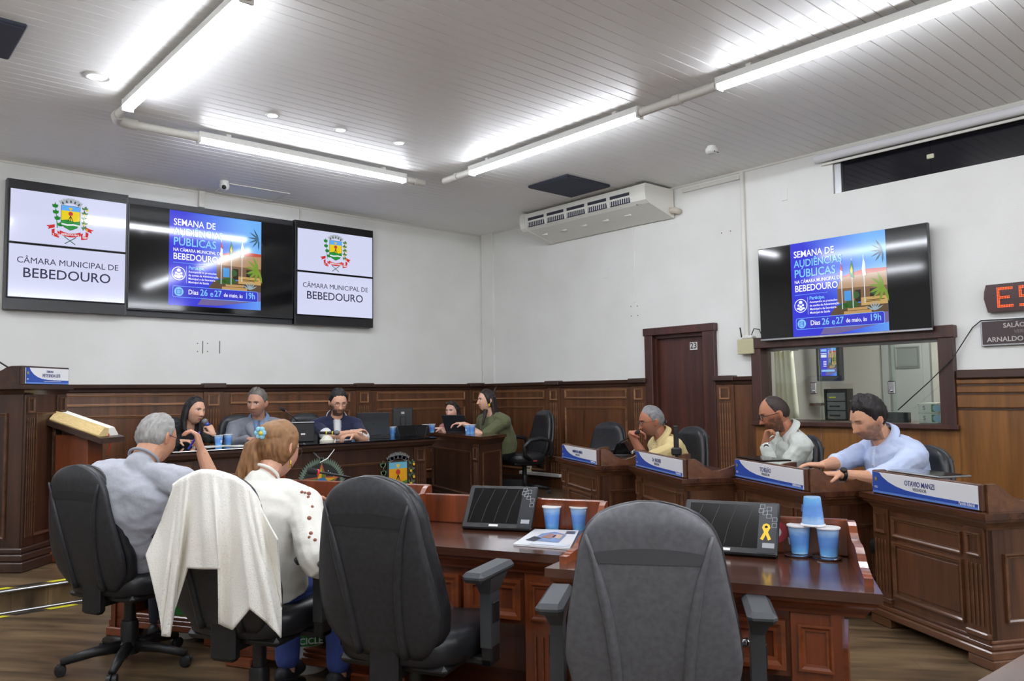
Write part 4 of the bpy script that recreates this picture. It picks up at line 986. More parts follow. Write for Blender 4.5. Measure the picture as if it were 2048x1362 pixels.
# right row chairs, placed from the top of each back
for u, v, zt, k, turn, lab in ((1218, 838, 1.045, 'M', -.55, 'empty black leather chair by the wainscot left of the yellow polo man'), (1384, 846, 1.04, 'M', -.15, 'black leather chair of the man in the yellow polo shirt'),
                           (1612, 862, 1.02, 'V', .1, 'black leather chair of the man in the pale linen shirt'), (1848, 881, 1.0, 'T', -.12, 'black leather chair of the man in the light blue shirt')):
    ch = dup(C2, (0,0,0), 0, lab); p = onz(u, v, zt); rz = DESKS[k].rotation_euler[2]
    face = Matrix.Rotation(rz, 4, 'Z') @ Vector((0, -1, 0)); hd = math.atan2(face.x, face.y)+turn
    from_top(ch, p, hd, .28); ch.scale = (1, 1, zt/1.04)

M_hw = wood('near_black_stained_wood', (36,20,14), (72,43,28), .36, .3, 'z'); M_hwx = wood('near_black_stained_rails', (36,20,14), (70,42,28), .36, .3, 'x'); M_hmo = wood('dark_moulding_wood', (58,36,24), (104,70,48), .33, .35, 'x')
# ---------------------------------------------------------------- main table on the platform
TX0, TX1, TY = -4.92, -2.17, -1.87
ZM = .885
tb = thing('head_table', 'long dark wooden head table with black glass top', 'table', (0, 0, 0))
m_dk = M_cornice
MB().box(TX0-.02, TX1+.02, TY, TY+.72, ZM-.012, ZM, .003).obj('glass_top', mat('black_glass', (6,7,9), .05, spec=.7), tb)
MB().box(TX0, TX1, TY+.01, TY+.7, ZM-.04, ZM-.012, .004).obj('table_top', M_hwx, tb)
MB().prism([(TY+.02, ZM-.04), (TY+.035, ZM-.07), (TY+.07, ZM-.09), (TY+.07, ZM-.1), (TY+.2, ZM-.1), (TY+.2, ZM-.04)], TX0+.02, TX1-.02, 'x').obj('cove_moulding', M_hwx, tb)
MB().box(TX0+.08, TX1-.08, TY+.08, TY+.11, ZP, ZM-.09).obj('front_board', M_hw, tb)
for x0, x1 in ((TX0+.08, TX0+.12), (TX1-.12, TX1-.08)): MB().box(x0, x1, TY+.11, TY+.66, ZP, ZM-.09).obj('end_board', M_hw, tb)
for xc in (TX0+.17, TX1-.17):
    pb = MB().box(xc-.075, xc+.075, TY+.06, TY+.09, ZP, ZM-.09, .004).obj('pilaster', M_hw, tb)
    MB().frame(xc-.05, xc+.05, ZM-.24, ZM-.12, .018, .014, TY+.06).obj('block_moulding', M_hmo, pb)
    for k in range(4): MB().box(xc-.042+k*.028-.004, xc-.042+k*.028+.004, TY+.053, TY+.061, ZP+.14, ZM-.27, .003).obj('flute', M_hmo, pb)
MB().frame(TX0+.3, TX1-.3, ZP+.14, ZM-.22, .022, .016, TY+.08).obj('panel_moulding', M_hmo, tb)
for o, z0, z1 in ((0, ZP, ZP+.06), (.015, ZP+.06, ZP+.1)): MB().box(TX0+.05+o, TX1-.05-o, TY+.05+o, TY+.66, z0, z1, .006).obj('plinth_step', M_cornice, tb)
# painted emblems on the table front
em = thing('town_emblem', 'painted town coat of arms fixed to the head table front', 'emblem', (ony(796, 940, TY+.06).x, TY+.062, .5))
ch_ = MB().prism([(-.2, .24), (.2, .24), (.2, -.22), (-.2, -.22)], 0, .012, 'y')
ed = MB().prism([(-.13, .16), (.13, .16), (.13, -.18), (0, -.26), (-.13, -.18)], 0, .012, 'y').obj('emblem_board', mat('emblem_dark', (40,44,42), .5), em)
crest(ed, 0, 0, .36, -.002, False, False)
em2 = thing('national_emblem', 'painted star coat of arms fixed to the head table front', 'emblem', (ony(643, 960, TY+.06).x, TY+.062, .5))
bd = MB().prism(disc(0, .0, .2, 28), 0, .012, 'y').obj('emblem_board', mat('emblem_dark', (40,44,42), .5), em2)
fl = []
for k in range(40):
    a = PI*(-.15)+1.3*PI*k/39; fl.append(leaf(.19*math.cos(a), .19*math.sin(a), .07, .022, a+.3*math.copysign(1, math.cos(a))))
flat(bd, 'leaf_wreath', mat('arms_paint_leafgrey', (104,124,108), .5), fl, -.002, S=1)
star = [(.2*(1 if i % 2 == 0 else .42)*math.sin(PI*i/5), .2*(1 if i % 2 == 0 else .42)*math.cos(PI*i/5)) for i in range(10)]
flat(bd, 'star_red', mat('arms_paint_brick', (166,84,62), .45), [star], -.003)
flat(bd, 'star_green', mat('arms_paint_green', (70,120,50), .45), [[(0, 0)]+[(.82*x, .82*z) for x, z in (star[i], star[i+1])] for i in (0, 2, 4, 6, 8)], -.004)
flat(bd, 'star_yellow', mat('arms_paint_yellow', (222,160,24), .45), [[(0, 0)]+[(.82*x, .82*z) for x, z in (star[i+1], star[(i+2) % 10])] for i in (0, 2, 4, 6, 8)], -.004)
flat(bd, 'star_disc', mat('arms_paint_blue', (60,110,170), .45), [disc(0, -.02, .08, 20)], -.005); flat(bd, 'star_lights', mat('arms_paint_white', (225,230,235), .45), [disc(.05+.02*i, .1+.02*(i % 2)-.03*(i > 2), .006, 8) for i in range(5)], -.006)

# side table
sd = thing('side_table', 'dark wooden side table at the right of the head table', 'table', (0, 0, 0))
Bp, Rp, Lp = onz(963, 874, ZM), onz(1013, 868, ZM), onz(850, 863, ZM)
Lp = Bp+(Lp-Bp)*.97
Qp = Vector((-.98, -.95, ZM))
poly = [(Lp.x, Lp.y), (Bp.x, Bp.y), (Rp.x, Rp.y), (Qp.x, Qp.y)]
MB().prism(poly, ZM-.03, ZM, 'z').obj('table_top', M_dtop, sd)
cx_ = sum(p[0] for p in poly)/4; cy_ = sum(p[1] for p in poly)/4
def inset(f): return [(cx_+(x-cx_)*f, cy_+(y-cy_)*f) for x, y in poly]
MB().loft([[(x, y, ZM-.03) for x, y in inset(.97)], [(x, y, ZM-.09) for x, y in inset(.9)]]).obj('cove_moulding', M_hwx, sd)
body = inset(.88); MB().prism(body, ZP, ZM-.09, 'z').obj('table_body', M_hw, sd)
MB().prism(inset(.93), ZP, ZP+.06, 'z').obj('plinth', M_cornice, sd)
def face_parts(a, b, pil_end):
    a = Vector((*a, 0)); b = Vector((*b, 0)); d = (b-a); w = d.length; rz = math.atan2(d.y, d.x); T_ = Matrix.Translation(a) @ Matrix.Rotation(rz, 4, 'Z')
    mb = MB(); mb.T = T_; mb.frame(.05, w-.05-(.17 if pil_end else 0), ZP+.1, ZM-.17, .022, .016, 0).obj('panel_moulding', M_hmo, sd)
    if pil_end:
        mb = MB(); mb.T = T_; mb.box(w-.15, w-.02, -.015, 0, ZP, ZM-.09, .003); pb = mb.obj('pilaster', M_hw, sd)
        mb = MB(); mb.T = T_; mb.frame(w-.13, w-.04, ZM-.25, ZM-.12, .018, .014, -.015).obj('block_moulding', M_hmo, pb)
        for k in range(4):
            mb = MB(); mb.T = T_; x = w-.12+k*.024; mb.box(x-.004, x+.004, -.022, -.014, ZP+.1, ZM-.28, .002).obj('flute', M_hmo, pb)
face_parts(body[0], body[1], True); face_parts(body[1], body[2], False)

# ---------------------------------------------------------------- speaker's pulpit and lectern
K = Vector((-6.01, -2.25, ZP))
pu = thing('speaker_pulpit', 'tall dark wooden speaker pulpit at the left edge', 'pulpit', K, PI/4)
Wp, Dp_ = .56, .95                   # right face width (local x), left face depth (local y)
PZ = 1.30                            # ledge height over the platform
MB().box(.04, Wp-.04, .04, Dp_, .05, PZ-.05).obj('pulpit_body', M_hw, pu)
MB().loft([[(-.0+o, -.0+o, z), (Wp-o, o, z), (Wp-o, Dp_, z), (o, Dp_, z)] for o, z in ((.0, PZ), (.0, PZ-.03), (.02, PZ-.04), (.04, PZ-.07))]).obj('ledge_cornice', M_hwx, pu)
MB().box(.02, Wp-.02, .03, .06, PZ, PZ+.135, .004).obj('riser_board', M_hw, pu)
pts = [(.06+x, PZ+z) for x, z in ogee(.6, .135, OG)]+[(.66, PZ), (.06, PZ)]
MB().prism(pts, .02, .05, 'x').obj('riser_cheek', M_hwx, pu); MB().prism(pts, Wp-.05, Wp-.02, 'x').obj('riser_cheek', M_hwx, pu)
for o, z0, z1 in ((-.03, 0, .07), (-.012, .07, .12), (.008, .12, .16)): MB().box(.0+o, Wp-o, .0+o, Dp_, z0, z1, .008).obj('plinth_step', M_cornice, pu)
for xc in (.1, Wp-.1):
    pb = MB().box(xc-.055, xc+.055, .025, .05, .16, PZ-.07, .003).obj('pilaster', M_hw, pu)
    MB().frame(xc-.035, xc+.035, PZ-.2, PZ-.09, .014, .012, .025).obj('block_moulding', M_hmo, pb)
    for k in range(4): MB().box(xc-.033+k*.022-.003, xc-.033+k*.022+.003, .018, .026, .22, PZ-.24, .002).obj('flute', M_hmo, pb)
MB().frame(.165, Wp-.165, .22, PZ-.2, .02, .015, .04).obj('panel_moulding', M_hmo, pu)
mb = MB(); mb.T = Matrix.Translation((.04, 0, 0)) @ Matrix.Rotation(-PI/2, 4, 'Z'); mb.frame(-Dp_+.1, -.15, .22, PZ-.2, .022, .015, 0).obj('side_moulding', M_hmo, pu)
pm = Matrix.Translation(K) @ Matrix.Rotation(PI/4, 4, 'Z')
name_plate('name plate reading IVETE SPADA LEITE on the pulpit', Wp-.07, .115, pm @ Vector((Wp/2, .0295, PZ+.008)), PI/4, 'TRIBUNA', 'IVETE SPADA LEITE', 'CÂMARA MUNICIPAL DE BEBEDOURO', True)
for k, (u0, v0, u1, v1) in enumerate(((28, 768, -30, 722), (44, 752, -30, 706))):
    p0 = pm @ Vector((.08+.1*k, .3, PZ)); pa, pb_ = Dp(u0, v0, 5.75), Dp(u1, v1, 5.6)
    o = MB().lathe([(.03, 0), (.03, .012), (.008, .016)], 12, p0).tube([p0+Vector((0, 0, .012)), (p0+pa)/2+Vector((0, 0, .02)), pa, pb_], .006, 6).obj('gooseneck_microphone', M_blk, None, True); tag(o, ('lower', 'upper')[k]+' of the two thin gooseneck microphones on the pulpit', 'microphone')
lc = thing('lectern', 'small wooden lectern with sloping top beside the pulpit', 'lectern', (-5.60, -2.02, ZP), -PI/4)
# local x points right in the picture, y away from the camera
MB().box(-.13, .12, -.1, .1, .08, .93, .004).obj('column', wood('lectern_red_wood', (84,38,18), (120,60,28), .4, .2, 'z'), lc); MB().box(-.2, .2, -.15, .15, 0, .08, .01).obj('foot', M_fwood, lc)
slp = lambda x: 1.065-.34*(x+.23)
MB().loft([[(-.23, y, slp(-.23)-.04), (.25, y, slp(.25)-.04), (.25, y, slp(.25)), (-.23, y, slp(-.23))] for y in (-.15, .17)]).obj('sloping_top', M_cornice, lc)
MB().box(-.1, .09, -.08, .08, .9, 1.0, .004).obj('neck', M_hw, lc)
bk = thing('open_bible', 'thick open book with tan page edges on the lectern', 'book', (-5.60, -2.02, ZP), -PI/4)
def wedge(y0, y1, h0, h1, nm, m):
    rings = []
    for x in (-.16, .22): rings.append([(x, y0, slp(x)+.002), (x, y1, slp(x)+.002), (x, y1, slp(x)+h1), (x, (y0*.4+y1*.6), slp(x)+max(h0, h1)*1.08), (x, y0, slp(x)+h0)])
    return MB().loft(rings).obj(nm, m, bk)
wedge(-.13, .0, .012, .06, 'left_pages', noisy('page_edges', (196,168,110), (222,196,140), .7, scale=(1, 60, 60), nscale=3)); wedge(.0, .13, .06, .012, 'right_pages', mat('white_page', (238,236,226), .6))
MB().box(-.165, .225, -.135, .135, 0, .001).obj('book_cover_shadow', M_blk, bk) if False else None
x = .222; zz = slp(.22)+.02
MB().tube([(x, .0, zz), (x+.012, .0, zz-.08), (x-.004, -.01, zz-.17)], [.004, .006, .003], 6).obj('ribbon', mat('red_ribbon', (176,52,38), .6), bk, True)

# chairs on the platform
for (x, y, hd, lab) in ((-4.35, -.62, 2.9, 'black leather chair of the woman speaking into the microphone'), (-3.72, -.68, PI, 'black leather chair of the man in the grey suit'), (-3.02, -.80, PI+.1, 'black leather chair of the man in the navy polo')):
    ch = dup(C2, (0,0,0), 0, lab); ch.scale = (1, 1, 1); place_chair(ch, x, y, hd, ZP)
CL = office_chair('black office chair with loop arms beside the woman in green', loops=True, H=.58)
place_chair(CL, -.70, -1.62, -PI/2+.25, ZP)
CL2 = dup(CL, (0,0,0), 0, 'black office chair of the woman in pink'); place_chair(CL2, -.78, -.7, -PI/2+.1, ZP)
ps = thing('power_unit', 'black box on the floor below the loop-arm chair', 'box', (-1.0, -1.72, ZP), .6)
MB().box(-.06, .06, -.14, .14, 0, .2, .008).obj('unit_case', M_blk, ps); MB().box(-.05, .05, -.145, -.138, .04, .18, .003).obj('unit_front', mat('dark_grey_panel', (30,31,36), .4), ps); MB().box(-.02, .02, -.148, -.144, .1, .115).obj('unit_badge', M_alu, ps)
# ================================================================= PEOPLE
def np_mesh(mb):
    V = np.array(mb.v, float); return V
def remeshed(mb, voxel, it=2, name='body'):
    """one continuous skin round all the volumes collected in mb"""
    me = bpy.data.meshes.new(name); me.from_pydata(mb.v, [], mb.f)
    o = bpy.data.objects.new('remesh_source', me); COL.objects.link(o)
    md = o.modifiers.new('r', 'REMESH'); md.mode = 'VOXEL'; md.voxel_size = voxel; md.use_smooth_shade = True
    dg = bpy.context.evaluated_depsgraph_get(); dg.update()
    out = bpy.data.meshes.new_from_object(o.evaluated_get(dg)); bpy.data.objects.remove(o); bpy.data.meshes.remove(me)
    n = len(out.vertices); V = np.empty(n*3); out.vertices.foreach_get('co', V); V = V.reshape(-1, 3)
    E = np.empty(len(out.edges)*2, int); out.edges.foreach_get('vertices', E); E = E.reshape(-1, 2)
    deg = np.bincount(E.ravel(), minlength=n).astype(float)[:, None]; deg[deg == 0] = 1
    for k in range(it):
        for lam in (.6, -.5):
            A = np.zeros_like(V)
            for c in range(3):
                A[:, c] = np.bincount(E[:, 0], V[E[:, 1], c], n)+np.bincount(E[:, 1], V[E[:, 0], c], n)
            V = V+lam*(A/deg-V)
    out.vertices.foreach_set('co', V.ravel()); out.update()
    return out, V
def paint(me, cols):
    a = me.color_attributes.new('Col', 'FLOAT_COLOR', 'POINT')
    c = np.ones((len(me.vertices), 4), np.float32); c[:, :3] = cols; a.data.foreach_set('color', c.ravel())
def L3(c): return np.array(lin(c)[:3])
def sstep(x, a, b): t = np.clip((x-a)/(b-a+1e-12), 0, 1); return t*t*(3-2*t)
def head_surface(nu=72, nv=56, fem=False, fat=0.0):
    """head-local points: x to the person's right, y forward, z up; chin at about -.118, crown at +.118"""
    th = np.linspace(0, PI, nv+1)[:, None]; ph = np.linspace(0, 2*PI, nu, endpoint=False)[None, :]
    x = np.sin(th)*np.sin(ph); y = np.sin(th)*np.cos(ph); z = np.cos(th)*np.ones_like(ph)
    X = .076*np.sign(x)*np.abs(x)**.92; Y = .098*y; Z = .118*z
    lo = np.clip(-z, 0, 1)
    X = X*(1-(.30-.12*fat)*lo**1.5); Y = np.where(y < 0, Y*(1-.34*lo**1.2), Y*(1-.10*lo))
    Y = Y+np.where(y > 0, .012*lo**1.5, 0)                           # chin forward
    Y = np.where(y > 0, np.minimum(Y, .088+.0*Y)*.55+Y*.45, Y)        # flatter face
    f = (y > .25)
    g = lambda cx, cz, sx, sz: np.exp(-((X-cx)/sx)**2-((Z-cz)/sz)**2)
    nose = np.where((Z < .022) & (Z > -.045), np.clip((.022-Z)/.055, 0, 1), 0)
    Y = Y+f*(.026*nose*np.exp(-(X/(.010+.006*nose))**2)+.004*g(0, -.036, .02, .008))
    Y = Y+f*(.006*g(.028, .026, .024, .008)+.006*g(-.028, .026, .024, .008))
    Y = Y-f*(.011*g(.031, .008, .016, .011)+.011*g(-.031, .008, .016, .011))
    Y = Y+f*(.006*g(0, -.062, .02, .005)+.007*g(0, -.074, .017, .006)-.004*g(0, -.0675, .022, .0025)+.006*g(0, -.1, .02, .014))
    Y = Y+f*(.004+.006*fat)*(g(.045, -.03, .02, .022)+g(-.045, -.03, .02, .022))
    V = np.stack([X, Y, Z], -1).reshape(-1, 3); F = []
    for i in range(nv):
        for j in range(nu): F.append((i*nu+j, (i+1)*nu+j, (i+1)*nu+(j+1) % nu, i*nu+(j+1) % nu))
    return V, F
def hair_mask(V, line, soft=.012):
    """line: hairline height by angle from the front, list of (deg, z)"""
    ang = np.degrees(np.abs(np.arctan2(V[:, 0], V[:, 1]))); zb = np.interp(ang, [a for a, _ in line], [b for _, b in line]); nz = np.array([mnoise.noise(Vector(p*70))+.6*mnoise.noise(Vector(p*160)) for p in V])*.011; return sstep(V[:, 2]-zb+nz, -soft, soft)*(.25+.75*sstep(V[:, 2]-zb, 0, .055))
SHORT = [(0, .08), (30, .076), (52, .06), (72, .02), (82, -.012), (92, -.006), (104, -.03), (130, -.06), (180, -.068)]
RECEDE = [(0, .098), (30, .09), (50, .072), (70, .03), (82, -.005), (92, .0), (104, -.03), (130, -.06), (180, -.068)]
LONGH = [(0, .074), (30, .066), (50, .045), (68, -.0), (80, -.05), (100, -.09), (180, -.1)]
def rotm(heading, pitch=0.0, roll=0.0):
    """columns: right, forward, up of something that faces `heading`, pitched up by pitch"""
    F = Vector((math.sin(heading)*math.cos(pitch), math.cos(heading)*math.cos(pitch), math.sin(pitch)))
    R = Vector((math.cos(heading), -math.sin(heading), 0)); U = R.cross(F)
    if roll: R, U = R*math.cos(roll)+U*math.sin(roll), U*math.cos(roll)-R*math.sin(roll)
    return Matrix(((R.x, F.x, U.x), (R.y, F.y, U.y), (R.z, F.z, U.z)))
def add_hand(mb, W, d, n, s, side, curl, spread=.06, thumb=(.6, .5), r=1.0):
    """W wrist, d towards the fingers, n the way the palm faces; side=+1 when the thumb lies on d x n. curl: bend per joint"""
    d = Vector(d).normalized(); n = Vector(n); n = (n-d*n.dot(d)).normalized(); t = d.cross(n).normalized()*side
    P = lambda a, b, c: W+d*(a*s)+t*(b*s)+n*(c*s)
    sec = []
    for a, hw, th in ((-.012, .027, .021), (.012, .031, .019), (.045, .04, .017), (.075, .042, .015), (.09, .04, .012)):
        sec.append([P(a, hw*math.cos(2*PI*k/12), th*math.sin(2*PI*k/12)) for k in range(12)])
    mb.loft(sec)
    for k, (bx, ln) in enumerate(((.03, .94), (.010, 1.06), (-.011, .98), (-.030, .78))):
        p = P(.084, bx, 0); a = 0.0; dirv = (d+t*(bx*spread*12)).normalized(); pts = [p]; rad = [.0095*s*r]
        cs = curl[k] if isinstance(curl[0], (list, tuple)) else curl
        for q, l in enumerate((.037, .024, .018)):
            a += cs[q]; dd = dirv*math.cos(a)+n*math.sin(a); p = p+dd*(l*ln*s); pts.append(p); rad.append((.0088, .0078, .0066)[q]*s*r)
        pts.append(p+dd*.005*s); rad.append(.003*s*r); mb.tube(pts, rad, 8)
    p = P(.015, .026, .006); d1 = (t*thumb[0]+d*.75+n*thumb[1]).normalized(); d2 = (t*thumb[0]*.35+d*.9+n*(thumb[1]+.15)).normalized()
    mb.tube([P(.0, .012, .004), p, p+d1*.036*s, p+d1*.036*s+d2*.03*s, p+d1*.036*s+d2*.036*s], [.014*s, .0135*s*r, .0105*s*r, .0085*s*r, .003*s], 8)
def ik(S_, Wt, hint, l1, l2):
    v = Wt-S_; dist = max(min(v.length, (l1+l2)*.985), abs(l1-l2)*1.05); u = v.normalized(); Wn = S_+u*dist
    a = (l1*l1-l2*l2+dist*dist)/(2*dist); h = math.sqrt(max(l1*l1-a*a, 0)); hv = Vector(hint); hv = (hv-u*hv.dot(u)).normalized()
    return S_+u*a+hv*h, Wn
def limb(mb, pts, rad, n=12):
    """smoothly interpolated tapering tube"""
    P = [Vector(p) for p in pts]; out = []; rr = []
    for i in range(len(P)-1):
        for k in range(4): f = k/4; out.append(P[i].lerp(P[i+1], f)); rr.append(rad[i]+(rad[i+1]-rad[i])*f)
    out.append(P[-1]); rr.append(rad[-1])
    for it in range(2): out = [out[0]]+[(out[i-1]+out[i]*2+out[i+1])/4 for i in range(1, len(out)-1)]+[out[-1]]
    mb.tube(out, rr, n)
    for p, r in ((out[0], rr[0]), (out[-1], rr[-1])): mb.ell(p, (r, r, r), 10, 8)
def spine(P, N, back, k):
    m = (P+N)/2+back; return P*(1-k)**2+m*(2*k*(1-k))+N*k*k
def person(label, cat_group, head, hh, hp, hr, pelvis, heading, skin, hair, arms, top, s=1.0, hs=1.0, fem=False, build=1.0, belly=0.0, neck_back=.03,
           trousers=(30,32,40), shoes=(26,26,28), legs=None, line=SHORT, hthick=.012, beard=None, brow=(50,36,30), hairgrey=None, shoulder=.2, collar=None, sleeve='short', extras=None, floor=0.0, lean_back=.03, lips=None, eyes=True, twist=0.0, stub=0.0, drop=0.0, reach=.42, placket=None, crewk=None):
    head = Vector(head); pelvis = Vector(pelvis); root = thing('person', label, 'person', (pelvis.x, pelvis.y, floor)); O = Vector((pelvis.x, pelvis.y, floor)); root['group'] = cat_group
    B = rotm(heading); H = rotm(hh, hp, hr); r, f, u = (Vector(B.col[i]) for i in range(3))
    hq = s*hs; N = head+H @ Vector((0, -.045*hq, -.118*hq))+f*(-neck_back)+Vector((0, 0, -.036*s-drop))     # neck base
    sp = (N-pelvis).normalized(); back = -f*lean_back
    # ---- bones
    T2 = rotm(heading+twist); r2 = Vector(T2.col[0])
    SH = [N+r2*(q*shoulder*s*build**.6)-sp*(.082*s)+f*.005 for q in (-1, 1)]   # left, right
    l1, l2 = .29*s, .255*s
    body = MB(); A = []
    hV, hF = head_surface(fem=fem, fat=max(0, build-1)*2)
    hw = [head+H @ Vector(p*hq) for p in hV]; body.add(hw, hF)
    for q in (-1, 1):                                               # ears
        e = head+H @ Vector((q*.075*hq, -.008*hq, -.008*hq)); R3 = H @ Matrix.Rotation(q*.35, 3, 'Z')
        body.ell(e, (.009*hq, .02*hq, .031*hq), 10, 8, R3); body.ell(e+H @ Vector((q*.008*hq, -.008*hq, .006*hq)), (.006*hq, .017*hq, .026*hq), 10, 8, R3)
    nb = head+H @ Vector((0, -.028*hq, -.07*hq))
    limb(body, [nb, (nb+N)/2+f*.004, N-sp*.03*s], [.054*s*(.92 if fem else 1.03)*build**.5, .053*s*(.9 if fem else 1.04)*build**.5, .075*s])
    sw = .175*s*build
    prof = [(0, 1.02, .72), (.15, .99+.1*belly, .72+.3*belly), (.35, .97+.1*belly, .70+.35*belly), (.55, .98+.04*belly, .68+.15*belly), (.75, 1.06, .66), (.88, 1.0, .58), (.95, .7, .47), (1.0, .4, .36)]
    def torso(mb, g):
        rings = []
        for k, a, b in prof:
            c = spine(pelvis, N, back, k); t_ = (spine(pelvis, N, back, min(k+.05, 1.05))-spine(pelvis, N, back, k-.05)).normalized()
            tw = rotm(heading+twist*k); rr = Vector(tw.col[0]); rr = (rr-t_*rr.dot(t_)).normalized(); ff = t_.cross(rr)
            rings.append([c+rr*((sw*a+g)*math.copysign(abs(math.cos(2*PI*j/20))**.8, math.cos(2*PI*j/20)))+ff*((sw*b+g)*math.sin(2*PI*j/20)+ff.dot(f)*.0+.02*belly*max(0, math.sin(2*PI*j/20))) for j in range(20)])
        mb.loft(rings)
        for S_ in SH: limb(mb, [N-sp*.045*s, (N*.45+S_*.55)+sp*.004*s, S_], [.056*s+g, .058*s+g, .066*s*build**.5+g])
    torso(body, -.03*s)
    cloth = MB(); torso(cloth, .008*s)
    for q, S_ in zip((-1, 1), SH):
        a = arms[0] if q < 0 else arms[1]
        if a is None:
            a = dict(w=pelvis+f*.3*s+r*(q*.2*s)+u*.1, hint=(r*q*.6-u), hd=f, n=-u)
        E_, W_ = ik(S_, Vector(a['w']), Vector(a.get('hint', r*q*.5-u)), l1, l2)
        limb(body, [S_, S_.lerp(E_, .5), E_, E_.lerp(W_, .3), W_], [.05*s*build**.4, .046*s*build**.4, .039*s*build**.4, .04*s*build**.4, .0265*s])
        fa = (W_-E_).normalized(); add_hand(body, W_+fa*.01, a.get('hd') or fa, a['n'], s*.97, a.get('side', 1 if q < 0 else -1), a.get('curl', (.35, .4, .3)), thumb=a.get('thumb', (.6, .5)))
        A.append((S_, E_, W_))
        k = a.get('sleeve', sleeve); R1 = .06*s*build**.5
        if k == 'short': limb(cloth, [S_, S_.lerp(E_, .45), S_.lerp(E_, .78)], [R1+.006, .06*s*build**.4, .062*s*build**.4])
        elif k == 'elbow': limb(cloth, [S_, S_.lerp(E_, .5), E_, E_.lerp(W_, .12)], [R1+.006, .062*s, .058*s, .056*s])
        elif k == 'rolled': limb(cloth, [S_, S_.lerp(E_, .5), E_, E_.lerp(W_, .22)], [R1+.008, .064*s*build**.4, .058*s*build**.4, .058*s])
        elif k == 'puff': limb(cloth, [S_, S_.lerp(E_, .4), S_.lerp(E_, .8), E_, E_.lerp(W_, .2)], [R1+.012, .072*s, .076*s, .07*s, .05*s])
        else: limb(cloth, [S_, S_.lerp(E_, .5), E_, E_.lerp(W_, .5), E_.lerp(W_, .93)], [R1+.01, .066*s*build**.4, .056*s*build**.4, .05*s, .041*s])
    if crewk is not None: limb(cloth, [N-sp*.09*s, N-sp*.03*s, N+(nb-N)*crewk], [.1*s, .088*s, .0625*s*build**.5])
    # ---- legs
    tr = MB(); lg = legs or [None, None]
    for q, kf in zip((-1, 1), lg):
        hp_ = pelvis+r*(q*.085*s)-u*.0
        kn, an = kf if kf else (pelvis+f*reach*s+r*(q*.13*s)+u*.02, pelvis+f*.40*s+r*(q*.13*s)+u*0)
        kn = Vector(kn); an = Vector((kn.x, kn.y, floor+.09)) if not kf else Vector(an)
        limb(tr, [hp_, hp_.lerp(kn, .5), kn, kn.lerp(an, .5), an+Vector((0, 0, .02))], [.1*s*build**.5, .088*s*build**.4, .066*s, .062*s, .055*s])
        limb(body, [kn.lerp(an, .6), an], [.04*s, .034*s]); body.ell(an-Vector((0, 0, .03)), (.035, .045, .04))
        fd = Vector((f.x, f.y, 0)).normalized(); ft = an+Vector((0, 0, -.045))
        sh = MB(); limb(sh, [ft-fd*.04+Vector((0, 0, .0)), ft+fd*.06, ft+fd*.16-Vector((0, 0, .008))], [.042, .04, .032]); me, V = remeshed(sh, .008, 2, 'shoe')
        V[:, 2] = np.maximum(V[:, 2], floor+.003); me.vertices.foreach_set('co', (V-np.array(O)).ravel()); mk('shoe', me, noisy('shoe_%d_%d_%d' % tuple(shoes), shoes, shoes, .5), root, True)
        so = MB(); 
    tr.ell(pelvis, (sw*1.04, sw*.8, .1*s), 16, 10, B)
    me, V = remeshed(tr, .011, 3, 'trousers'); me.vertices.foreach_set('co', (V-np.array(O)).ravel()); mk('trousers', me, noisy('cloth_%d_%d_%d' % tuple(trousers), trousers, tuple(min(255, int(c*1.12)+3) for c in trousers), .85, nscale=8, bump=.2, bscale=30), root, True)
    # ---- skin, painted with its own colours
    me, V = remeshed(body, .0038, 1, 'body'); Hi = np.array(H.inverted()); loc = (V-np.array(head)) @ Hi.T/hq
    base = L3(skin); C = np.tile(base, (len(V), 1))
    inh = (np.abs(loc[:, 2]) < .125) & (np.abs(loc[:, 0]) < .1) & (np.abs(loc[:, 1]) < .14)
    X, Y, Z = loc.T; fr = inh & (Y > .035)
    def mixc(mask, col, k): 
        w = (mask*k)[:, None]; C[:] = C*(1-w)+np.array(col)*w
    redd = np.clip(base*np.array([1.08, .78, .72]), 0, 1)
    mixc(fr*(np.exp(-((np.abs(X)-.04)/.018)**2-((Z+.03)/.02)**2)), redd, .45); mixc(fr*np.exp(-(X/.014)**2-((Z+.032)/.014)**2), redd, .4)
    mixc(inh & (np.abs(X) > .07), redd, .35)
    lp = L3(lips) if lips else base*np.array([.78, .5, .48]); mixc(fr*np.exp(-(X/.021)**4-((Z+.0685)/.0085)**2), lp, .85)
    mixc(fr*np.exp(-(X/.02)**4-((Z+.0675)/.0022)**2), base*.25, .7)
    mixc(fr*np.exp(-((np.abs(X)-.0085)/.004)**2-((Z+.044)/.003)**2), base*.2, .7)
    mixc(fr*np.exp(-((np.abs(X)-.03)/.017)**4-((Z-.0265+.1*np.abs(np.abs(X)-.03))/.0048)**2), L3(brow), .9)
    if eyes:
        e = np.exp(-((np.abs(X)-.0315)/.0135)**4-((Z-.0075)/.0052)**4)*fr; mixc(e, L3((226,218,210)), .9)
        mixc(fr*np.exp(-((np.abs(X)-.0315)/.0058)**4-((Z-.0078)/.0058)**4), L3((40,28,22)), .95)
    lid = fr*np.exp(-((np.abs(X)-.0315)/.016)**4-((Z-(.0135 if eyes else .006))/.0026)**2); mixc(lid, L3((40,28,24)), .75)
    mixc(fr*np.exp(-((np.abs(X)-.031)/.016)**2-((Z+.004)/.007)**2), base*np.array([.7, .6, .6]), .3)
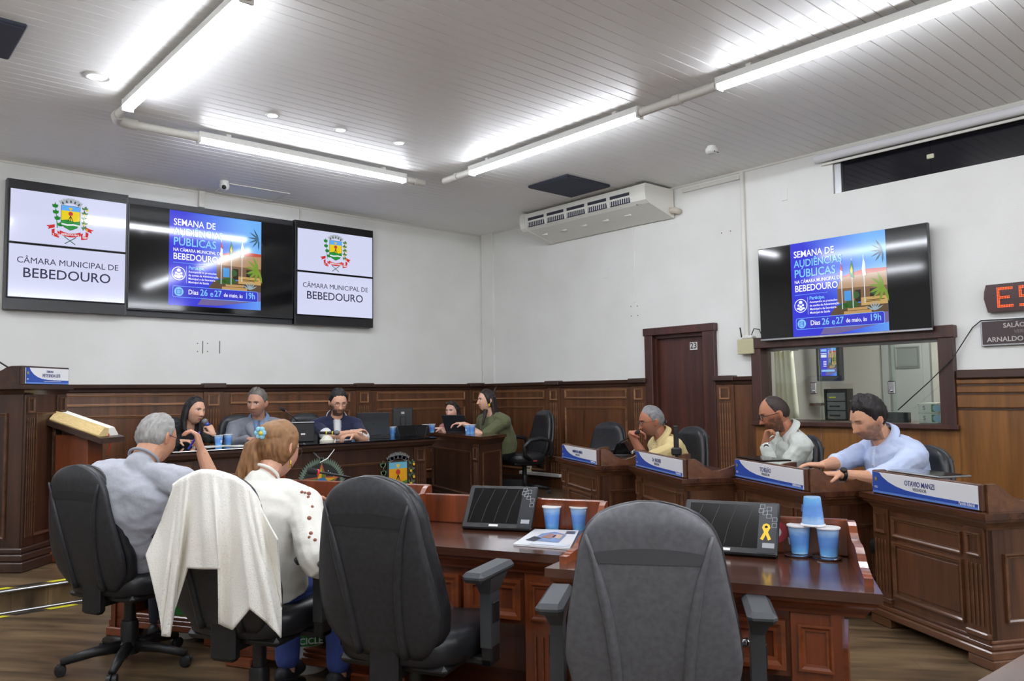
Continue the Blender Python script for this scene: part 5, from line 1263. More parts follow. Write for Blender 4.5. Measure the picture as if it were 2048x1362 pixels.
    if beard:
        bc = L3(beard[0]); jaw = sstep(-Z, .025, .065)*(Y > -.02)*inh*(np.abs(X) < .09)
        side = sstep(np.abs(X), .042, .062)*sstep(-Z, -.005, .03)*sstep(Y, -.02, .0)*sstep(-Y, -.085, -.06)*inh; mo = np.exp(-(X/.03)**4-((Z+.056)/.0065)**2)*fr
        chin = np.exp(-(X/.03)**4-((Z+.1)/.022)**2)*(Y > .02)*inh
        nzb = np.array([mnoise.noise(Vector(p*60)) if q else 0 for p, q in zip(loc, inh)]); Z_, Zs = Z+.012*nzb, None
        w = np.maximum(np.maximum(jaw*(1-np.exp(-(X/.022)**4-((Z+.0685)/.01)**2)), side), np.maximum(mo, chin)); mixc(np.clip(w*(1+.5*nzb), 0, 1), bc, beard[1])
    rng = np.random.RandomState(len(label)); C *= (1+.05*rng.randn(len(V), 1))
    paint(me, np.clip(C, 0, 1)); me.vertices.foreach_set('co', (V-np.array(O)).ravel()); bo = mk('body', me, vcol('skin', .48, .05, 90), root, True)
    # ---- clothing
    me, V = remeshed(cloth, .0075, 2, 'shirt'); me.update()
    nr = np.empty(len(V)*3); me.vertices.foreach_get('normal', nr); nr = nr.reshape(-1, 3)
    wr_ = top.get('wr', .004); amp = np.array([mnoise.noise(Vector((p[0]*9, p[1]*9, p[2]*16)))+.5*mnoise.noise(Vector((p[0]*22, p[1]*22, p[2]*30))) for p in V]); V = V+nr*(amp*wr_)[:, None]
    C = np.tile(L3(top['c']), (len(V), 1)); LB = (V-np.array(N)) @ np.array(B)     # right, forward, up from the neck base
    if 'paint' in top: top['paint'](C, LB, V, A)
    if 'noise' in top:
        c2 = L3(top['noise'][0]); sc_ = top['noise'][1]; w = np.array([mnoise.noise(Vector((p[0]*sc_[0], p[1]*sc_[0], p[2]*sc_[1])))*.5+.5 for p in V])[:, None]*top['noise'][2]; C = C*(1-w)+c2*w
    paint(me, np.clip(C, 0, 1)); me.vertices.foreach_set('co', (V-np.array(O)).ravel()); mk(top.get('name', 'shirt'), me, vcol('cloth_'+top.get('mat', 'plain'), .85, top.get('bump', .25), top.get('bs', 70), sheen=.1), root, True)
    from mathutils.bvhtree import BVHTree
    bv = BVHTree.FromPolygons([Vector(v) for v in V], [tuple(p.vertices) for p in me.polygons])
    def surf(k, x, g=.003):
        c = spine(pelvis, N, back, float(k))+r*(x*s); h_ = bv.ray_cast(c+f*.5, -f)[0]; return (h_ if h_ is not None else c+f*.1)+f*g
    if placket:
        rows = []
        for k in np.linspace(placket[1], .93, 16):
            c = spine(pelvis, N, back, float(k)); row = []
            for q in (-.016, .016):
                hit = bv.ray_cast(c+r*(q*s)+f*.5, -f)[0]; row.append((hit if hit is not None else c+r*(q*s)+f*.12)+f*.0025-O)
            rows.append(row)
        mb = MB(); mb.loft([[a_, b_, b_-f*.006, a_-f*.006] for a_, b_ in rows]); mb.obj('placket', mat('placket_%d_%d_%d' % tuple(placket[0]), placket[0], .8), root, True)
        for i in range(1, 16, 3):
            mb = MB(); mb.ell((rows[i][0]+rows[i][1])/2+f*.001, (.0055, .0055, .0055), 8, 6); mb.obj('button', mat('shirt_button', (226,226,222), .3), root, True)
    if collar:
        mb = MB(); c0 = N+sp*.0
        up_ = (nb-N).normalized(); cr_ = Vector(B.col[0]); cr_ = (cr_-up_*cr_.dot(up_)).normalized(); cf = up_.cross(cr_)
        rings = []
        for j in range(33):
            a = math.radians(24+(312)*j/32); ux = math.sin(a); uy = math.cos(a); fl = abs(j-16)/16; tip = sstep(np.array(fl), .72, 1.0)
            kb = s*build**.4
            i0 = N+up_*(.072*s-.05*s*fl)+cr_*(ux*.066*kb)+cf*(uy*.068*kb); i1 = N+up_*(.084*s-.052*s*fl)+cr_*(ux*.071*kb)+cf*(uy*.075*kb)
            o1 = N+up_*(.04*s-.045*s*fl-.05*s*float(tip))+cr_*(ux*(.098*kb+.03*kb*float(tip)))+cf*(uy*(.098*kb)+.03*kb*float(tip)); o2 = o1*.96+i1*.04-up_*.008
            rings.append([i0-O, i1-O, o1-O, o2-O])
        mb.loft(rings); mb.obj('collar', mat('collar_%d_%d_%d' % tuple(collar), collar, .8), root, True)
        if top.get('trim'):
            mb = MB(); mb.tube([Vector(q[2]) for q in rings[3:-3]], .0045*s, 6); mb.obj('collar_stripe', mat('collar_stripe_white', (222,222,220), .8), root, True)
    # ---- hair
    if hair:
        m = hair_mask(hV, line); hn = np.array([mnoise.noise(Vector(p*40))*.35+mnoise.noise(Vector(p*110))*.25 for p in hV]); nrm = hV/np.linalg.norm(hV, axis=1)[:, None]
        tk = hthick if callable(hthick) else (lambda P: hthick); off = np.where(m > .02, (np.array([tk(p) for p in hV])*(1+hn))*m-.006*(1-m), -.010)
        P = hV+nrm*off[:, None]; mb = MB(); mb.add([head+H @ Vector(p*hq)-O for p in P], hF)
        ex = extras.get('hair') if extras else None
        if ex:
            src = MB(); src.v = [tuple(Vector(v)+O) for v in mb.v]; src.f = list(mb.f); ex(src, head, H, hq, N, B, s)
            me, V = remeshed(src, .005, 1, 'hair'); V = V-np.array(O); me.vertices.foreach_set('co', V.ravel())
        else:
            me = bpy.data.meshes.new('hair'); me.from_pydata(mb.v, [], mb.f); V = np.array(mb.v)
        loc = (V+np.array(O)-np.array(head)) @ Hi.T/hq
        c1 = L3(hair); c2 = L3(hairgrey) if hairgrey else c1*1.6+.004
        w = np.array([mnoise.noise(Vector((p[0]*140, p[1]*30, p[2]*30)))*.5+.5 for p in loc])[:, None]; C = c1*(1-w)+c2*w
        if extras and 'haircol' in extras: extras['haircol'](C, loc)
        paint(me, np.clip(C, 0, 1)); mk('hair', me, vcol('hair', .5, .5, 160, bs=(1, 1, .25)), root, True)
    if extras and extras.get('glasses'):
        g = MB(); gc = extras['glasses']; P_ = lambda x, y, z: head+H @ Vector((x*hq, y*hq, z*hq))-O
        for q in (-1, 1):
            ring = [P_(q*.033+.0205*math.copysign(abs(math.cos(a))**.75, math.cos(a)), .1+.004*math.cos(a)*-q, .004+.0165*math.copysign(abs(math.sin(a))**.8, math.sin(a))) for a in [2*PI*k/18 for k in range(19)]]
            g.tube(ring, gc[1]*hq, 6, False); g.tube([P_(q*.054, .1, .009), P_(q*.078, .06, .01), P_(q*.084, -.005, .008), P_(q*.083, -.025, -.006)], gc[1]*hq, 6)
        g.tube([P_(-.0125, .102, .007), P_(0, .106, .009), P_(.0125, .102, .007)], gc[1]*hq, 6)
        g.obj('glasses', mat('glasses_%d' % gc[0][0], gc[0], .3), root, True)
    return dict(bv=bv, surf=surf, root=root, N=N, SH=SH, A=A, head=head, H=H, B=B, O=O, hq=hq, s=s, f=f, r=r, u=u, nb=nb, sp=sp)
def child(p, mb, name, m, smooth=True):
    mb.v = [tuple(Vector(v)-p['O']) for v in mb.v]; return mb.obj(name, m, p['root'], smooth)
GR = 'people seated in the hall'
up = Vector((0, 0, 1)); VR = Vector(CR); VF = Vector(CF); VU = Vector(CU)
def watch(p, q, m, face):
    S_, E_, W_ = p['A'][q]; d = (W_-E_).normalized(); c = W_-d*.012
    mb = MB(); mb.tube([c-d*.01, c+d*.01], .034*p['s'], 16); mb.tube([c+face*.026-d*0, c+face*.042], [.021, .019], 16); child(p, mb, 'wristwatch', m, 50)
def strands(src, pts_list, r0, r1, n=8):
    for pts in pts_list:
        k = len(pts); src.tube(pts, [r0+(r1-r0)*i/(k-1) for i in range(k)], n)

# --- man in light blue shirt, right row
hd = Dp(1736, 838, 5.15); M4 = DESKS['TM']; pel = M4 @ Vector((.2, .97, .52)); fd_ = (M4.to_3x3() @ Vector((0, -1, 0))); hb_ = math.atan2(fd_.x, fd_.y)
wl, wr2 = onz(1655, 946, .77), onz(1592, 937, .77)
wl = Dp(1682, 949, 4.74); wr2 = Dp(1634, 934, 4.98)
pO = person('man in light blue shirt with dark hair and beard writing behind the right row desk', GR, hd, 5.22, -.38, .05, pel, hb_+.05, (206,154,124), (26,22,22),
    [dict(w=wl, hint=(Vector((.3, -.5, -1))), n=-up, hd=-VR+VF*.1, curl=(.3, .3, .2), side=1), dict(w=wr2, hint=Vector((-.2, .9, -.6)), n=-up, hd=-VR*.9+VF*.3)],
    dict(c=(176,190,222), wr=.009, noise=((198,208,232), (6, 20), .6), name='shirt'), s=1.08, hs=1.06, build=1.2, belly=.35, beard=((70,52,46), .6), collar=(186,198,228), sleeve='rolled', placket=((190,202,230), .2), hthick=lambda p: .018+.014*max(0, p[2]/.118)+.004*max(0, p[1]/.1), line=[(0, .07), (18, .076), (35, .074), (52, .056), (72, .02), (82, -.012), (92, -.006), (104, -.03), (130, -.06), (180, -.068)], eyes=False, trousers=(40,42,52), shoulder=.2)
watch(pO, 0, M_blk, (up-VF*.6).normalized())
mb = MB(); 
for k in range(4): 
    c = pO['N']+pO['f']*(.118+.012*k)-pO['sp']*(.06+.085*k); mb.ell(c, (.006, .006, .006), 8, 6)
# --- man in pale linen shirt, hand at the chin
hd = Dp(1549, 828, 5.98); M4 = DESKS['VM']; pel = M4 @ Vector((.02, 1.12, .52)); fd_ = (M4.to_3x3() @ Vector((0, -1, 0))); hb_ = math.atan2(fd_.x, fd_.y)
hw = Dp(1530, 889, 5.86)
pT = person('man in pale linen shirt and glasses with his fist at his chin', GR, hd, 5.5, -.3, 0, pel, hb_+.15, (172,116,88), (44,34,30),
    [dict(w=hw, hint=(Vector((-.3, .2, -1))), n=(VR*.75-VF*.5+up*.1), hd=(up*.9+VR*.22), curl=(1.0, 1.2, .6), side=1, thumb=(.5, .6)), dict(w=M4 @ Vector((.12, .78, .72)), hint=Vector((.6, .2, -1)), n=-up, hd=-VR)],
    dict(c=(186,192,184), wr=.01, noise=((206,210,204), (5, 14), .6), name='shirt'), s=1.04, hs=1.08, build=1.08, beard=((52,40,36), .72), collar=(196,200,194), sleeve='long', placket=((200,204,198), .25), hthick=.006, line=RECEDE, extras=dict(glasses=((24,26,32), .0024)), trousers=(44,46,54))
watch(pT, 0, M_chrome, (-VF+VR*-.2).normalized())
# --- man in yellow polo
hd = Dp(1303, 842, 7.05); M4 = DESKS['MM']; pel = M4 @ Vector((-.02, .98, .50)); fd_ = (M4.to_3x3() @ Vector((0, -1, 0))); hb_ = math.atan2(fd_.x, fd_.y)
hw = Dp(1262, 868, 6.75)
pV = person('man in yellow polo shirt with grey hair leaning on his hand at a microphone', GR, hd, 5.3, -.22, .05, pel, hb_+.1, (164,108,82), (92,92,92),
    [dict(w=hw, hint=(Vector((-.5, .1, -1))), n=(-up*.5+VR*.3), hd=(VR*.9+up*.12-VF*.1), curl=(.6, .8, .5), side=-1), dict(w=Dp(1298, 912, 6.7), hint=VR*.9-up*.4, n=-up, hd=-VR)],
    dict(c=(206,186,132), wr=.008, name='polo_shirt', paint=lambda C, LB, V, A: None), s=1.04, hs=1.06, build=1.12, belly=.3, beard=((120,108,100), .45), collar=(208,188,134), sleeve='short', placket=((196,176,122), .62), hthick=.011, hairgrey=(150,150,152), extras=dict(glasses=((60,50,46), .0016)), trousers=(50,52,60))
# --- grey-suited man
hd = Dp(514, 806, 8.0); pel = Vector((hd.x+.02, hd.y+.12, ZP+.54))
pS = person('older man in grey suit and tie at the head table', GR, hd, 3.98, -.12, .06, pel, 3.5, (186,140,118), (72,66,62),
    [dict(w=(hd.x+.22, hd.y-.3, .93), hint=Vector((1, .2, -1)), n=-up, hd=(-.7, -.5, 0)), dict(w=(hd.x-.22, hd.y-.3, .93), hint=Vector((-1, .2, -1)), n=-up, hd=(.7, -.5, 0))],
    dict(c=(118,121,130), wr=.004, name='suit_jacket'), s=1.04, hs=1.1, build=1.12, sleeve='long', hthick=lambda p: .010+.012*max(0, p[2]/.118), hairgrey=(120,114,108), trousers=(96,98,106), floor=ZP, collar=(112,140,180), lean_back=.0)
sf = pS['surf']; ks = [.98, .92, .86, .8, .74, .68, .62, .56, .5]
inn = [.05, .05, .046, .041, .035, .028, .02, .011, .003]; out = [.075, .1, .118, .122, .108, .09, .068, .042, .012]
def strip(p, lo, hi, g, name, m, th=.005):
    mb = MB(); mb.loft([[sf(k, a, g), sf(k, (a+b)/2, g), sf(k, b, g), sf(k, b, g-th), sf(k, (a+b)/2, g-th), sf(k, a, g-th)] for k, a, b in zip(ks, lo, hi)]); return child(p, mb, name, m)
strip(pS, [-x for x in inn], inn, .004, 'shirt_front', mat('shirt_blue', (112,140,180), .8))
strip(pS, [-w for w in (.013, .011, .012, .014, .016, .017, .017, .011, .003)], [.013, .011, .012, .014, .016, .017, .017, .011, .003], .012, 'necktie', mat('tie_grey', (84,90,106), .6))
for q in (-1, 1): strip(pS, [q*x for x in inn], [q*x for x in out], .012, 'lapel', mat('suit_lapel', (134,137,146), .85))
for k in (.44, .36): mb = MB(); mb.ell(sf(k, .012, .004), (.009, .009, .009), 8, 6); child(pS, mb, 'jacket_button', mat('suit_button', (60,62,68), .4))
# --- man in navy polo, arms folded on the table
hd = Dp(677, 806, 8.25); pel = Vector((hd.x+.02, hd.y+.12, ZP+.54))
def polo_paint(C, LB, V, A):
    w = (np.exp(-(LB[:, 0]/.035)**4)*(LB[:, 1] > .02)*(LB[:, 2] < .06)*(LB[:, 2] > -.2)*(np.abs(LB[:, 0]) < .045-.1*np.clip(-LB[:, 2]-.05, 0, 1)))[:, None]; C[:] = C*(1-w)+L3((214,214,216))*w
    for S_, E_, W_ in A:
        d = np.array((E_-S_).normalized()); k = (V-np.array(S_)) @ d/(E_-S_).length; m = (sstep(k, .68, .7)*(np.linalg.norm(V-np.array(S_.lerp(E_, .75)), axis=1) < .1))[:, None]; C[:] = C*(1-m)+L3((216,216,216))*m
pP = person('man in navy polo with glasses and beard behind the laptop', GR, hd, 3.42, -.22, .0, pel, 3.55, (204,156,130), (24,20,20),
    [dict(w=(hd.x-.04, hd.y-.36, .935), hint=Vector((1, -.2, -.8)), n=-up, hd=(-1, -.05, 0), curl=(.5, .6, .4)), dict(w=(hd.x+.0, hd.y-.30, .965), hint=Vector((-1, -.2, -.8)), n=-up, hd=(1, .05, .25), curl=(.5, .6, .4))],
    dict(c=(30,34,62), wr=.004, name='polo_shirt', paint=polo_paint, trim=True), s=1.03, hs=1.06, build=1.0, beard=((38,28,26), .85), collar=(30,34,62), sleeve='short', hthick=lambda p: .012+.016*max(0, p[2]/.118), extras=dict(glasses=((50,48,50), .0014)), eyes=False, floor=ZP)
# --- woman with microphone
hd = Dp(389, 822, 7.62); pel = Vector((hd.x-.08, hd.y+.22, ZP+.54))
def long_hair(src, head, H, q, N, B, s):
    W3 = lambda x, y, z: head+H @ Vector((x*q, y*q, z*q))
    L = []
    for k in range(9):
        a = math.radians(95+170*k/8); x, y = math.sin(a), math.cos(a)
        L.append([W3(.062*x, .072*y, .06), W3(.083*x, .088*y, -.02), W3(.088*x, .08*y-.005, -.1), W3(.085*x, .07*y+.01, -.17), W3(.075*x, .06*y+.02, -.2)])
    strands(src, L, .026*q, .018*q)
mw = Dp(429, 868, 7.3)
pW = person('woman in black blazer with long dark hair speaking into a handheld microphone', GR, hd, 2.75, -.05, .12, pel, 2.95, (206,160,134), (24,20,20),
    [dict(w=mw, hint=Vector((.8, .3, -1)), n=(-VR*.8+VF*.3), hd=(up*.85-VR*.5), curl=(1.1, 1.2, .7), side=1), dict(w=(hd.x-.2, hd.y-.2, .93), hint=Vector((-1, .2, -1)), n=-up, hd=(.6, -.8, 0))],
    dict(c=(24,24,27), wr=.004, name='blazer'), s=1.0, hs=1.06, fem=True, build=1.12, sleeve='long', line=[(0, .08), (30, .074), (50, .056), (68, .02), (80, -.03), (100, -.09), (180, -.1)], hthick=.016, extras=dict(hair=long_hair), floor=ZP, lips=(168,92,84), trousers=(26,26,30))
# --- woman in green
hd = Dp(973, 801, 9.3); pel = Vector((hd.x+.2, hd.y+.0, ZP+.52))
def half_up(src, head, H, q, N, B, s):
    W3 = lambda x, y, z: head+H @ Vector((x*q, y*q, z*q)); L = []
    for k in range(7):
        a = math.radians(120+120*k/6); x, y = math.sin(a), math.cos(a); L.append([W3(.07*x, .08*y, .04), W3(.08*x, .1*y, -.05), W3(.085*x, .12*y, -.13), W3(.09*x, .13*y, -.2), W3(.08*x, .13*y, -.26)])
    L.append([W3(-.06, .03, -.1), W3(-.075, .05, -.18), W3(-.08, .075, -.27)]); strands(src, L, .026*q, .012*q)
    for k in range(3): src.tube([W3(0, -.085, .08), W3(.01*k, -.105, .125), W3(.02*k-.015, -.115-.01*k, .16)], [.014*q, .01*q, .004*q], 6)
pG = person('woman in olive green top with dark hair and yellow earring at the side table', GR, hd, 5.05, .02, 0, pel, 4.85, (214,170,146), (34,26,24),
    [dict(w=Dp(928, 848, 9.15), hint=Vector((.4, -.5, -1)), n=-up, hd=-VR, curl=(.4, .5, .3)), dict(w=Dp(938, 852, 9.5), hint=Vector((.3, .8, -1)), n=-up, hd=-VR)],
    dict(c=(92,96,66), wr=.004, name='top'), s=1.03, hs=1.02, fem=True, build=1.2, belly=.4, sleeve='short', line=LONGH, hthick=.013, extras=dict(hair=half_up), floor=ZP, lips=(176,96,90), trousers=(24,24,30))
mb = MB(); e = pG['head']+pG['H'] @ Vector((-.08*pG['hq'], -.004, -.05*pG['hq'])); mb.ell(e, (.012, .01, .02)); child(pG, mb, 'earring', mat('yellow_earring', (230,190,60), .4))
# --- woman in pink
hd = Dp(905, 822, 9.75); pel = Vector((hd.x+.12, hd.y+.1, ZP+.48))
def bob(src, head, H, q, N, B, s):
    W3 = lambda x, y, z: head+H @ Vector((x*q, y*q, z*q)); L = []
    for k in range(8):
        a = math.radians(100+160*k/7); x, y = math.sin(a), math.cos(a); L.append([W3(.066*x, .074*y, .04), W3(.082*x, .088*y, -.04), W3(.088*x, .09*y, -.13), W3(.08*x, .08*y, -.21)])
    strands(src, L, .026*q, .014*q)
pK = person('woman in pink blouse with sunglasses on her dark hair behind the second laptop', GR, hd, 4.35, -.06, .0, pel, 4.5, (216,172,152), (34,26,24),
    [dict(w=Dp(884, 858, 9.5), hint=Vector((0, -.5, -1)), n=-up, hd=-VR), None], dict(c=(196,138,134), wr=.004, name='blouse', noise=((176,116,112), (40, 40), .5)), s=.98, hs=1.0, fem=True, sleeve='elbow', line=LONGH, hthick=.012, extras=dict(hair=bob), floor=ZP, lips=(180,100,96), trousers=(40,40,48), reach=.22)
mb = MB(); P_ = lambda x, y, z: pK['head']+pK['H'] @ Vector((x, y, z))*pK['hq']
for q in (-1, 1): mb.ell(P_(q*.033, .075, .1), (.022, .014, .014)); mb.tube([P_(q*.055, .07, .1), P_(q*.085, .0, .06), P_(q*.088, -.03, .02)], .003, 6)
child(pK, mb, 'sunglasses', mat('sunglass_olive', (60,62,40), .2))
# --- foreground man in grey T-shirt, seen from behind
hd = Dp(314, 877, 3.95); pel = Vector((C1.location.x-.005, C1.location.y+.0, .545))
elb = Dp(405, 960, 4.05)
pM = person('grey-haired man in grey T-shirt seen from behind with a raised hand holding a pen', GR, hd, 1.12, -.36, .1, pel, .92, (196,146,118), (112,110,108),
    [dict(w=pel+Vector((.25, .5, .25)), hint=Vector((-.5, 0, -1)), n=-up), dict(w=Dp(404, 906, 4.05), hint=Vector((.1, -.4, -1)), n=(-VR*.8-VF*.2), hd=(up*.95-VR*.25), curl=(.75, .9, .5), side=-1)],
    dict(c=(178,181,190), wr=.009, noise=((152,156,166), (60, 80), .55), name='t_shirt', bump=.3), s=1.06, hs=.94, build=1.2, belly=.25, sleeve='short', hairgrey=(176,174,170), hthick=.014, extras=dict(glasses=((60,50,50), .0018)), trousers=(36,40,52), neck_back=.045, lean_back=.07, shoulder=.205, twist=.08, crewk=.12,
    line=[(0, .072), (35, .066), (55, .05), (72, .02), (82, -.02), (92, -.01), (104, -.045), (130, -.07), (180, -.078)])
S_, E_, W_ = pM['A'][1]; hc = W_+up*.075-VR*.035
pen = MB().tube([hc+VR*.02+up*.03, hc-VR*.035-up*.055], .0055, 8).obj('pen', mat('blue_pen', (60,60,190), .4), None, 60); tag(pen, 'blue pen in the raised hand of the grey-haired man', 'pen')
# --- foreground woman in white blouse with ponytail
hd = Dp(556, 898, 3.42); pel = Vector((C3.location.x+.0, C3.location.y-.0, .535))
def pony(src, head, H, q, N, B, s):
    W3 = lambda x, y, z: head+H @ Vector((x*q, y*q, z*q)); rnd = random.Random(3)
    src.ell(W3(0, -.085, .03), (.034, .034, .034)); src.ell(W3(0, -.05, .05), (.07*q, .075*q, .06*q))
    for k in range(34):
        a = rnd.uniform(-1, 1); b = rnd.uniform(-1, 1); L_ = rnd.uniform(.28, .42)
        p0 = W3(.01*a, -.09, .03+.012*b); p = [p0, p0-VR*(.05+.02*a)-VF*(.03+.02*b)-up*.04, p0-VR*(.085+.045*a)-VF*(.04+.04*b)-up*.15*L_/.3, p0-VR*(.09+.075*a)-VF*(.02+.05*b)-up*(.26*L_/.3), p0-VR*(.085+.09*a)-VF*(.0+.05*b)-up*(L_*1.1)]
        p = [x_+VR*.02*math.sin(9*i_+7*a)+up*.012*math.sin(5*i_+9*b)+VR*.02*i_ if i_ > 1 else x_ for i_, x_ in enumerate(p)]; src.tube(p, [.018, .018, .013, .009, .004], 7)
    for k in range(5): 
        a = k/4-.5; p0 = W3(.03*a, -.06, -.05); src.tube([p0, p0-up*.07-VF*.02+VR*.01, p0-up*.16-VF*.03+VR*.03*a, p0-up*(.22+.02*k)-VF*.03-VR*.03], [.01, .009, .006, .003], 6)
def pony_col(C, loc):
    w = sstep(loc[:, 2], -.02, .06)[:, None]*.55; C[:] = C*(1-w)+L3((150,112,74))*w
def blouse_paint(C, LB, V, A):
    S_, E_, W_ = A[1]
    for i, (k, o) in enumerate([(.25, .2), (.28, -.25), (.34, .05), (.5, .1), (.6, -.1), (.66, .3), (.8, 0), (.86, .35), (.92, -.2), (.3, -.02)]):
        c = S_.lerp(E_, k)+(-VF*.8+VR*(.35+1.1*o)).normalized()*.078; m = np.exp(-(np.linalg.norm(V-np.array(c), axis=1)/.014)**4)[:, None]*.85; C[:] = C*(1-m)+L3((170,120,104))*m
pL = person('woman in white blouse with brown ponytail seen from behind', GR, hd, 1.15, -.30, .06, pel, 1.0, (206,158,134), (78,50,30),
    [dict(w=pel+Vector((.35, .35, .28)), hint=Vector((-.5, .2, -1)), n=-up), dict(w=Dp(668, 1085, 3.3), hint=Vector((.2, -.5, -.8)), n=-up, hd=VF)],
    dict(c=(226,224,216), wr=.007, noise=((214,212,204), (30, 30), .4), name='blouse', paint=blouse_paint, bump=.2), s=1.02, hs=.97, fem=True, build=1.08, belly=.15, sleeve='puff', line=LONGH, hthick=.014, hairgrey=(156,112,72), extras=dict(hair=pony, haircol=pony_col, glasses=((70,60,60), .0018)), trousers=(62,80,148), neck_back=.05, lean_back=.06, shoulder=.19, shoes=(40,40,46), crewk=.02)
c = pL['head']+pL['H'] @ Vector((0, -.112, .045))*pL['hq']
for k in range(6):
    a = 2*PI*k/6; mb = MB(); mb.ell(c-VF*.018+VR*(.015*math.cos(a)-.004)+VU*.017*math.sin(a), (.012, .007, .012), 10, 6); child(pL, mb, 'hair_flower_petal', mat('sky_petal', (140,196,216), .6))
mb = MB(); mb.ell(c-VF*.026, (.009, .008, .009)); child(pL, mb, 'hair_flower_centre', mat('yellow_petal', (216,190,60), .6))
for zx, zy, rr in ((1165,540,.007), (1180,543,.006), (1198,547,.009), (1195,563,.006), (1215,610,.006), (1200,665,.009), (1208,738,.008), (1228,770,.007), (1200,757,.006), (1214,608,.005)):
    q_ = Vector(ray(120+zx/2.407, 760+zy/2.407)).normalized(); h_ = pL['bv'].ray_cast(Vector(CAM), q_)
    if h_[0] is not None: mb = MB(); mb.ell(h_[0], (rr, rr, rr), 10, 6); child(pL, mb, 'eyelet', mat('eyelet_brown', (150,98,84), .8))
e = pL['head']+pL['H'] @ Vector((.082, -.006, -.055))*pL['hq']; mb = MB(); mb.tube([e, e-up*.03], [.004, .006], 8); child(pL, mb, 'earring', mat('gold', (212,170,80), .25, .9))

def crew(p, c, rr, k, tilt=0.0):
    a = (p['nb']-p['N']); ax = a.normalized(); cr_ = p['r']-ax*p['r'].dot(ax); cr_.normalize(); cf = ax.cross(cr_); ce = p['N']+a*k
    mb = MB(); mb.tube([ce+cr_*(rr*p['s']*math.cos(t_))+cf*(rr*1.04*p['s']*math.sin(t_))-ax*(tilt*max(0, math.sin(t_))) for t_ in [2*PI*i/28 for i in range(29)]], .0065*p['s'], 8, False); child(p, mb, 'neckband', mat('neckband_%d' % c[0], c, .85))
crew(pM, (146,149,158), .069, .5, .02); crew(pL, (224,222,214), .0625, .42, .02)
# ================================================================= THINGS ON DESKS AND FLOOR
def cup_mat():
    m = mat('blue_cup_print', (96,150,214), .25, coat=.3); N, L, b = nodes(m)
    tc = N.new('ShaderNodeTexCoord'); sx = N.new('ShaderNodeSeparateXYZ'); L.new(tc.outputs['Generated'], sx.inputs[0])
    n = N.new('ShaderNodeTexNoise'); n.inputs['Scale'].default_value = 3; n.inputs['Detail'].default_value = 2; mp = N.new('ShaderNodeMapping'); mp.inputs['Scale'].default_value = (1, 1, 3); L.new(tc.outputs['Generated'], mp.inputs[0]); L.new(mp.outputs[0], n.inputs['Vector'])
    ad = N.new('ShaderNodeMath'); ad.operation = 'MULTIPLY_ADD'; ad.inputs[1].default_value = .25; L.new(n.outputs[0], ad.inputs[0]); L.new(sx.outputs[2], ad.inputs[2])
    r = N.new('ShaderNodeValToRGB'); e = r.color_ramp.elements; e[0].position = .1; e[0].color = lin((160,196,226)); e[1].position = 1.1; e[1].color = lin((150,186,226))
    for p, c in ((.22, (104,172,228)), (.5, (92,142,214)), (.8, (100,150,220))): q = e.new(p); q.color = lin(c)
    L.new(ad.outputs[0], r.inputs[0]); L.new(r.outputs[0], b.inputs['Base Color']); return m
M_cup = cup_mat(); M_foil = mat('white_foil', (226,226,226), .35)
def make_cup(label, loc, inverted=False):
    t = thing('water_cup', label, 'cup', loc, random.uniform(0, 6), 'blue printed water cups', rot=(PI, 0, 0) if inverted else None)
    w = MB().lathe([(.028, 0), (.029, .004), (.0385, .094)], 22).obj('cup_wall', M_cup, t, 50)
    MB().lathe([(.0385, .094), (.0425, .096), (.043, .099), (.0425, .101), (.0385, .1005), (.0, .0995)], 22).obj('foil_lid', M_foil, t, 50)
    MB().add([(-.01, -.0352, .03), (.01, -.0352, .03), (.01, -.0372, .055), (-.01, -.0372, .055)], [(0,1,2,3)]).obj('cup_label', mat('cup_label', (190,208,232), .4), t)
    if inverted: t.location.z += .101
    return t
def tz(u, v, z): p = onz(u, v, z); return (p.x, p.y, z+.0005)
make_cup('blue water cup beside the touch monitor, left of the magazine pair', tz(1104, 1059, ZD)); make_cup('blue water cup right of its pair next to the nearest chair back', tz(1159, 1060, ZD))
pA, pB = Vector(tz(1600, 1111, ZD)), Vector(tz(1658, 1117, ZD))
for p, lb in ((pA, 'left'), (pB, 'right')):
    o = MB().lathe([(.0, .0), (.045, .0), (.05, .006), (.046, .008), (0, .004)], 24).obj('metal_coaster', M_chrome, None, 50, loc=(p.x-.012, p.y, p.z)); tag(o, lb+' shiny metal coaster under the cups on the right foreground desk', 'coaster')
    make_cup(lb+' standing cup of the three cup stack on the right foreground desk', p+Vector((0, 0, .0085)))
make_cup('upside down blue cup on top of the three cup stack', (pA+pB)/2+Vector((0, 0, .111)), True)
make_cup('blue water cup on the desk of the woman in white, behind a chair', tz(820, 1006, ZD))
for (u, v), lb in (((437, 892), 'left cup of the pair before the woman with the microphone'), ((456, 890), 'right cup of the pair before the woman with the microphone'), ((709, 879), 'left cup of the pair in front of the open laptop'), ((721, 878), 'right cup of the pair in front of the open laptop'), ((785, 872), 'single cup between the laptop and the tablet stands')): make_cup('blue '+lb, tz(u, v, ZM))
for (u, v), lb in (((851, 866), 'far left cup on the side table'), ((864, 865), 'second cup from the left on the side table'), ((936, 867), 'left cup of the pair near the woman in green'), ((944, 867), 'right cup of the pair near the woman in green')): make_cup('blue '+lb, tz(u, v, ZM))

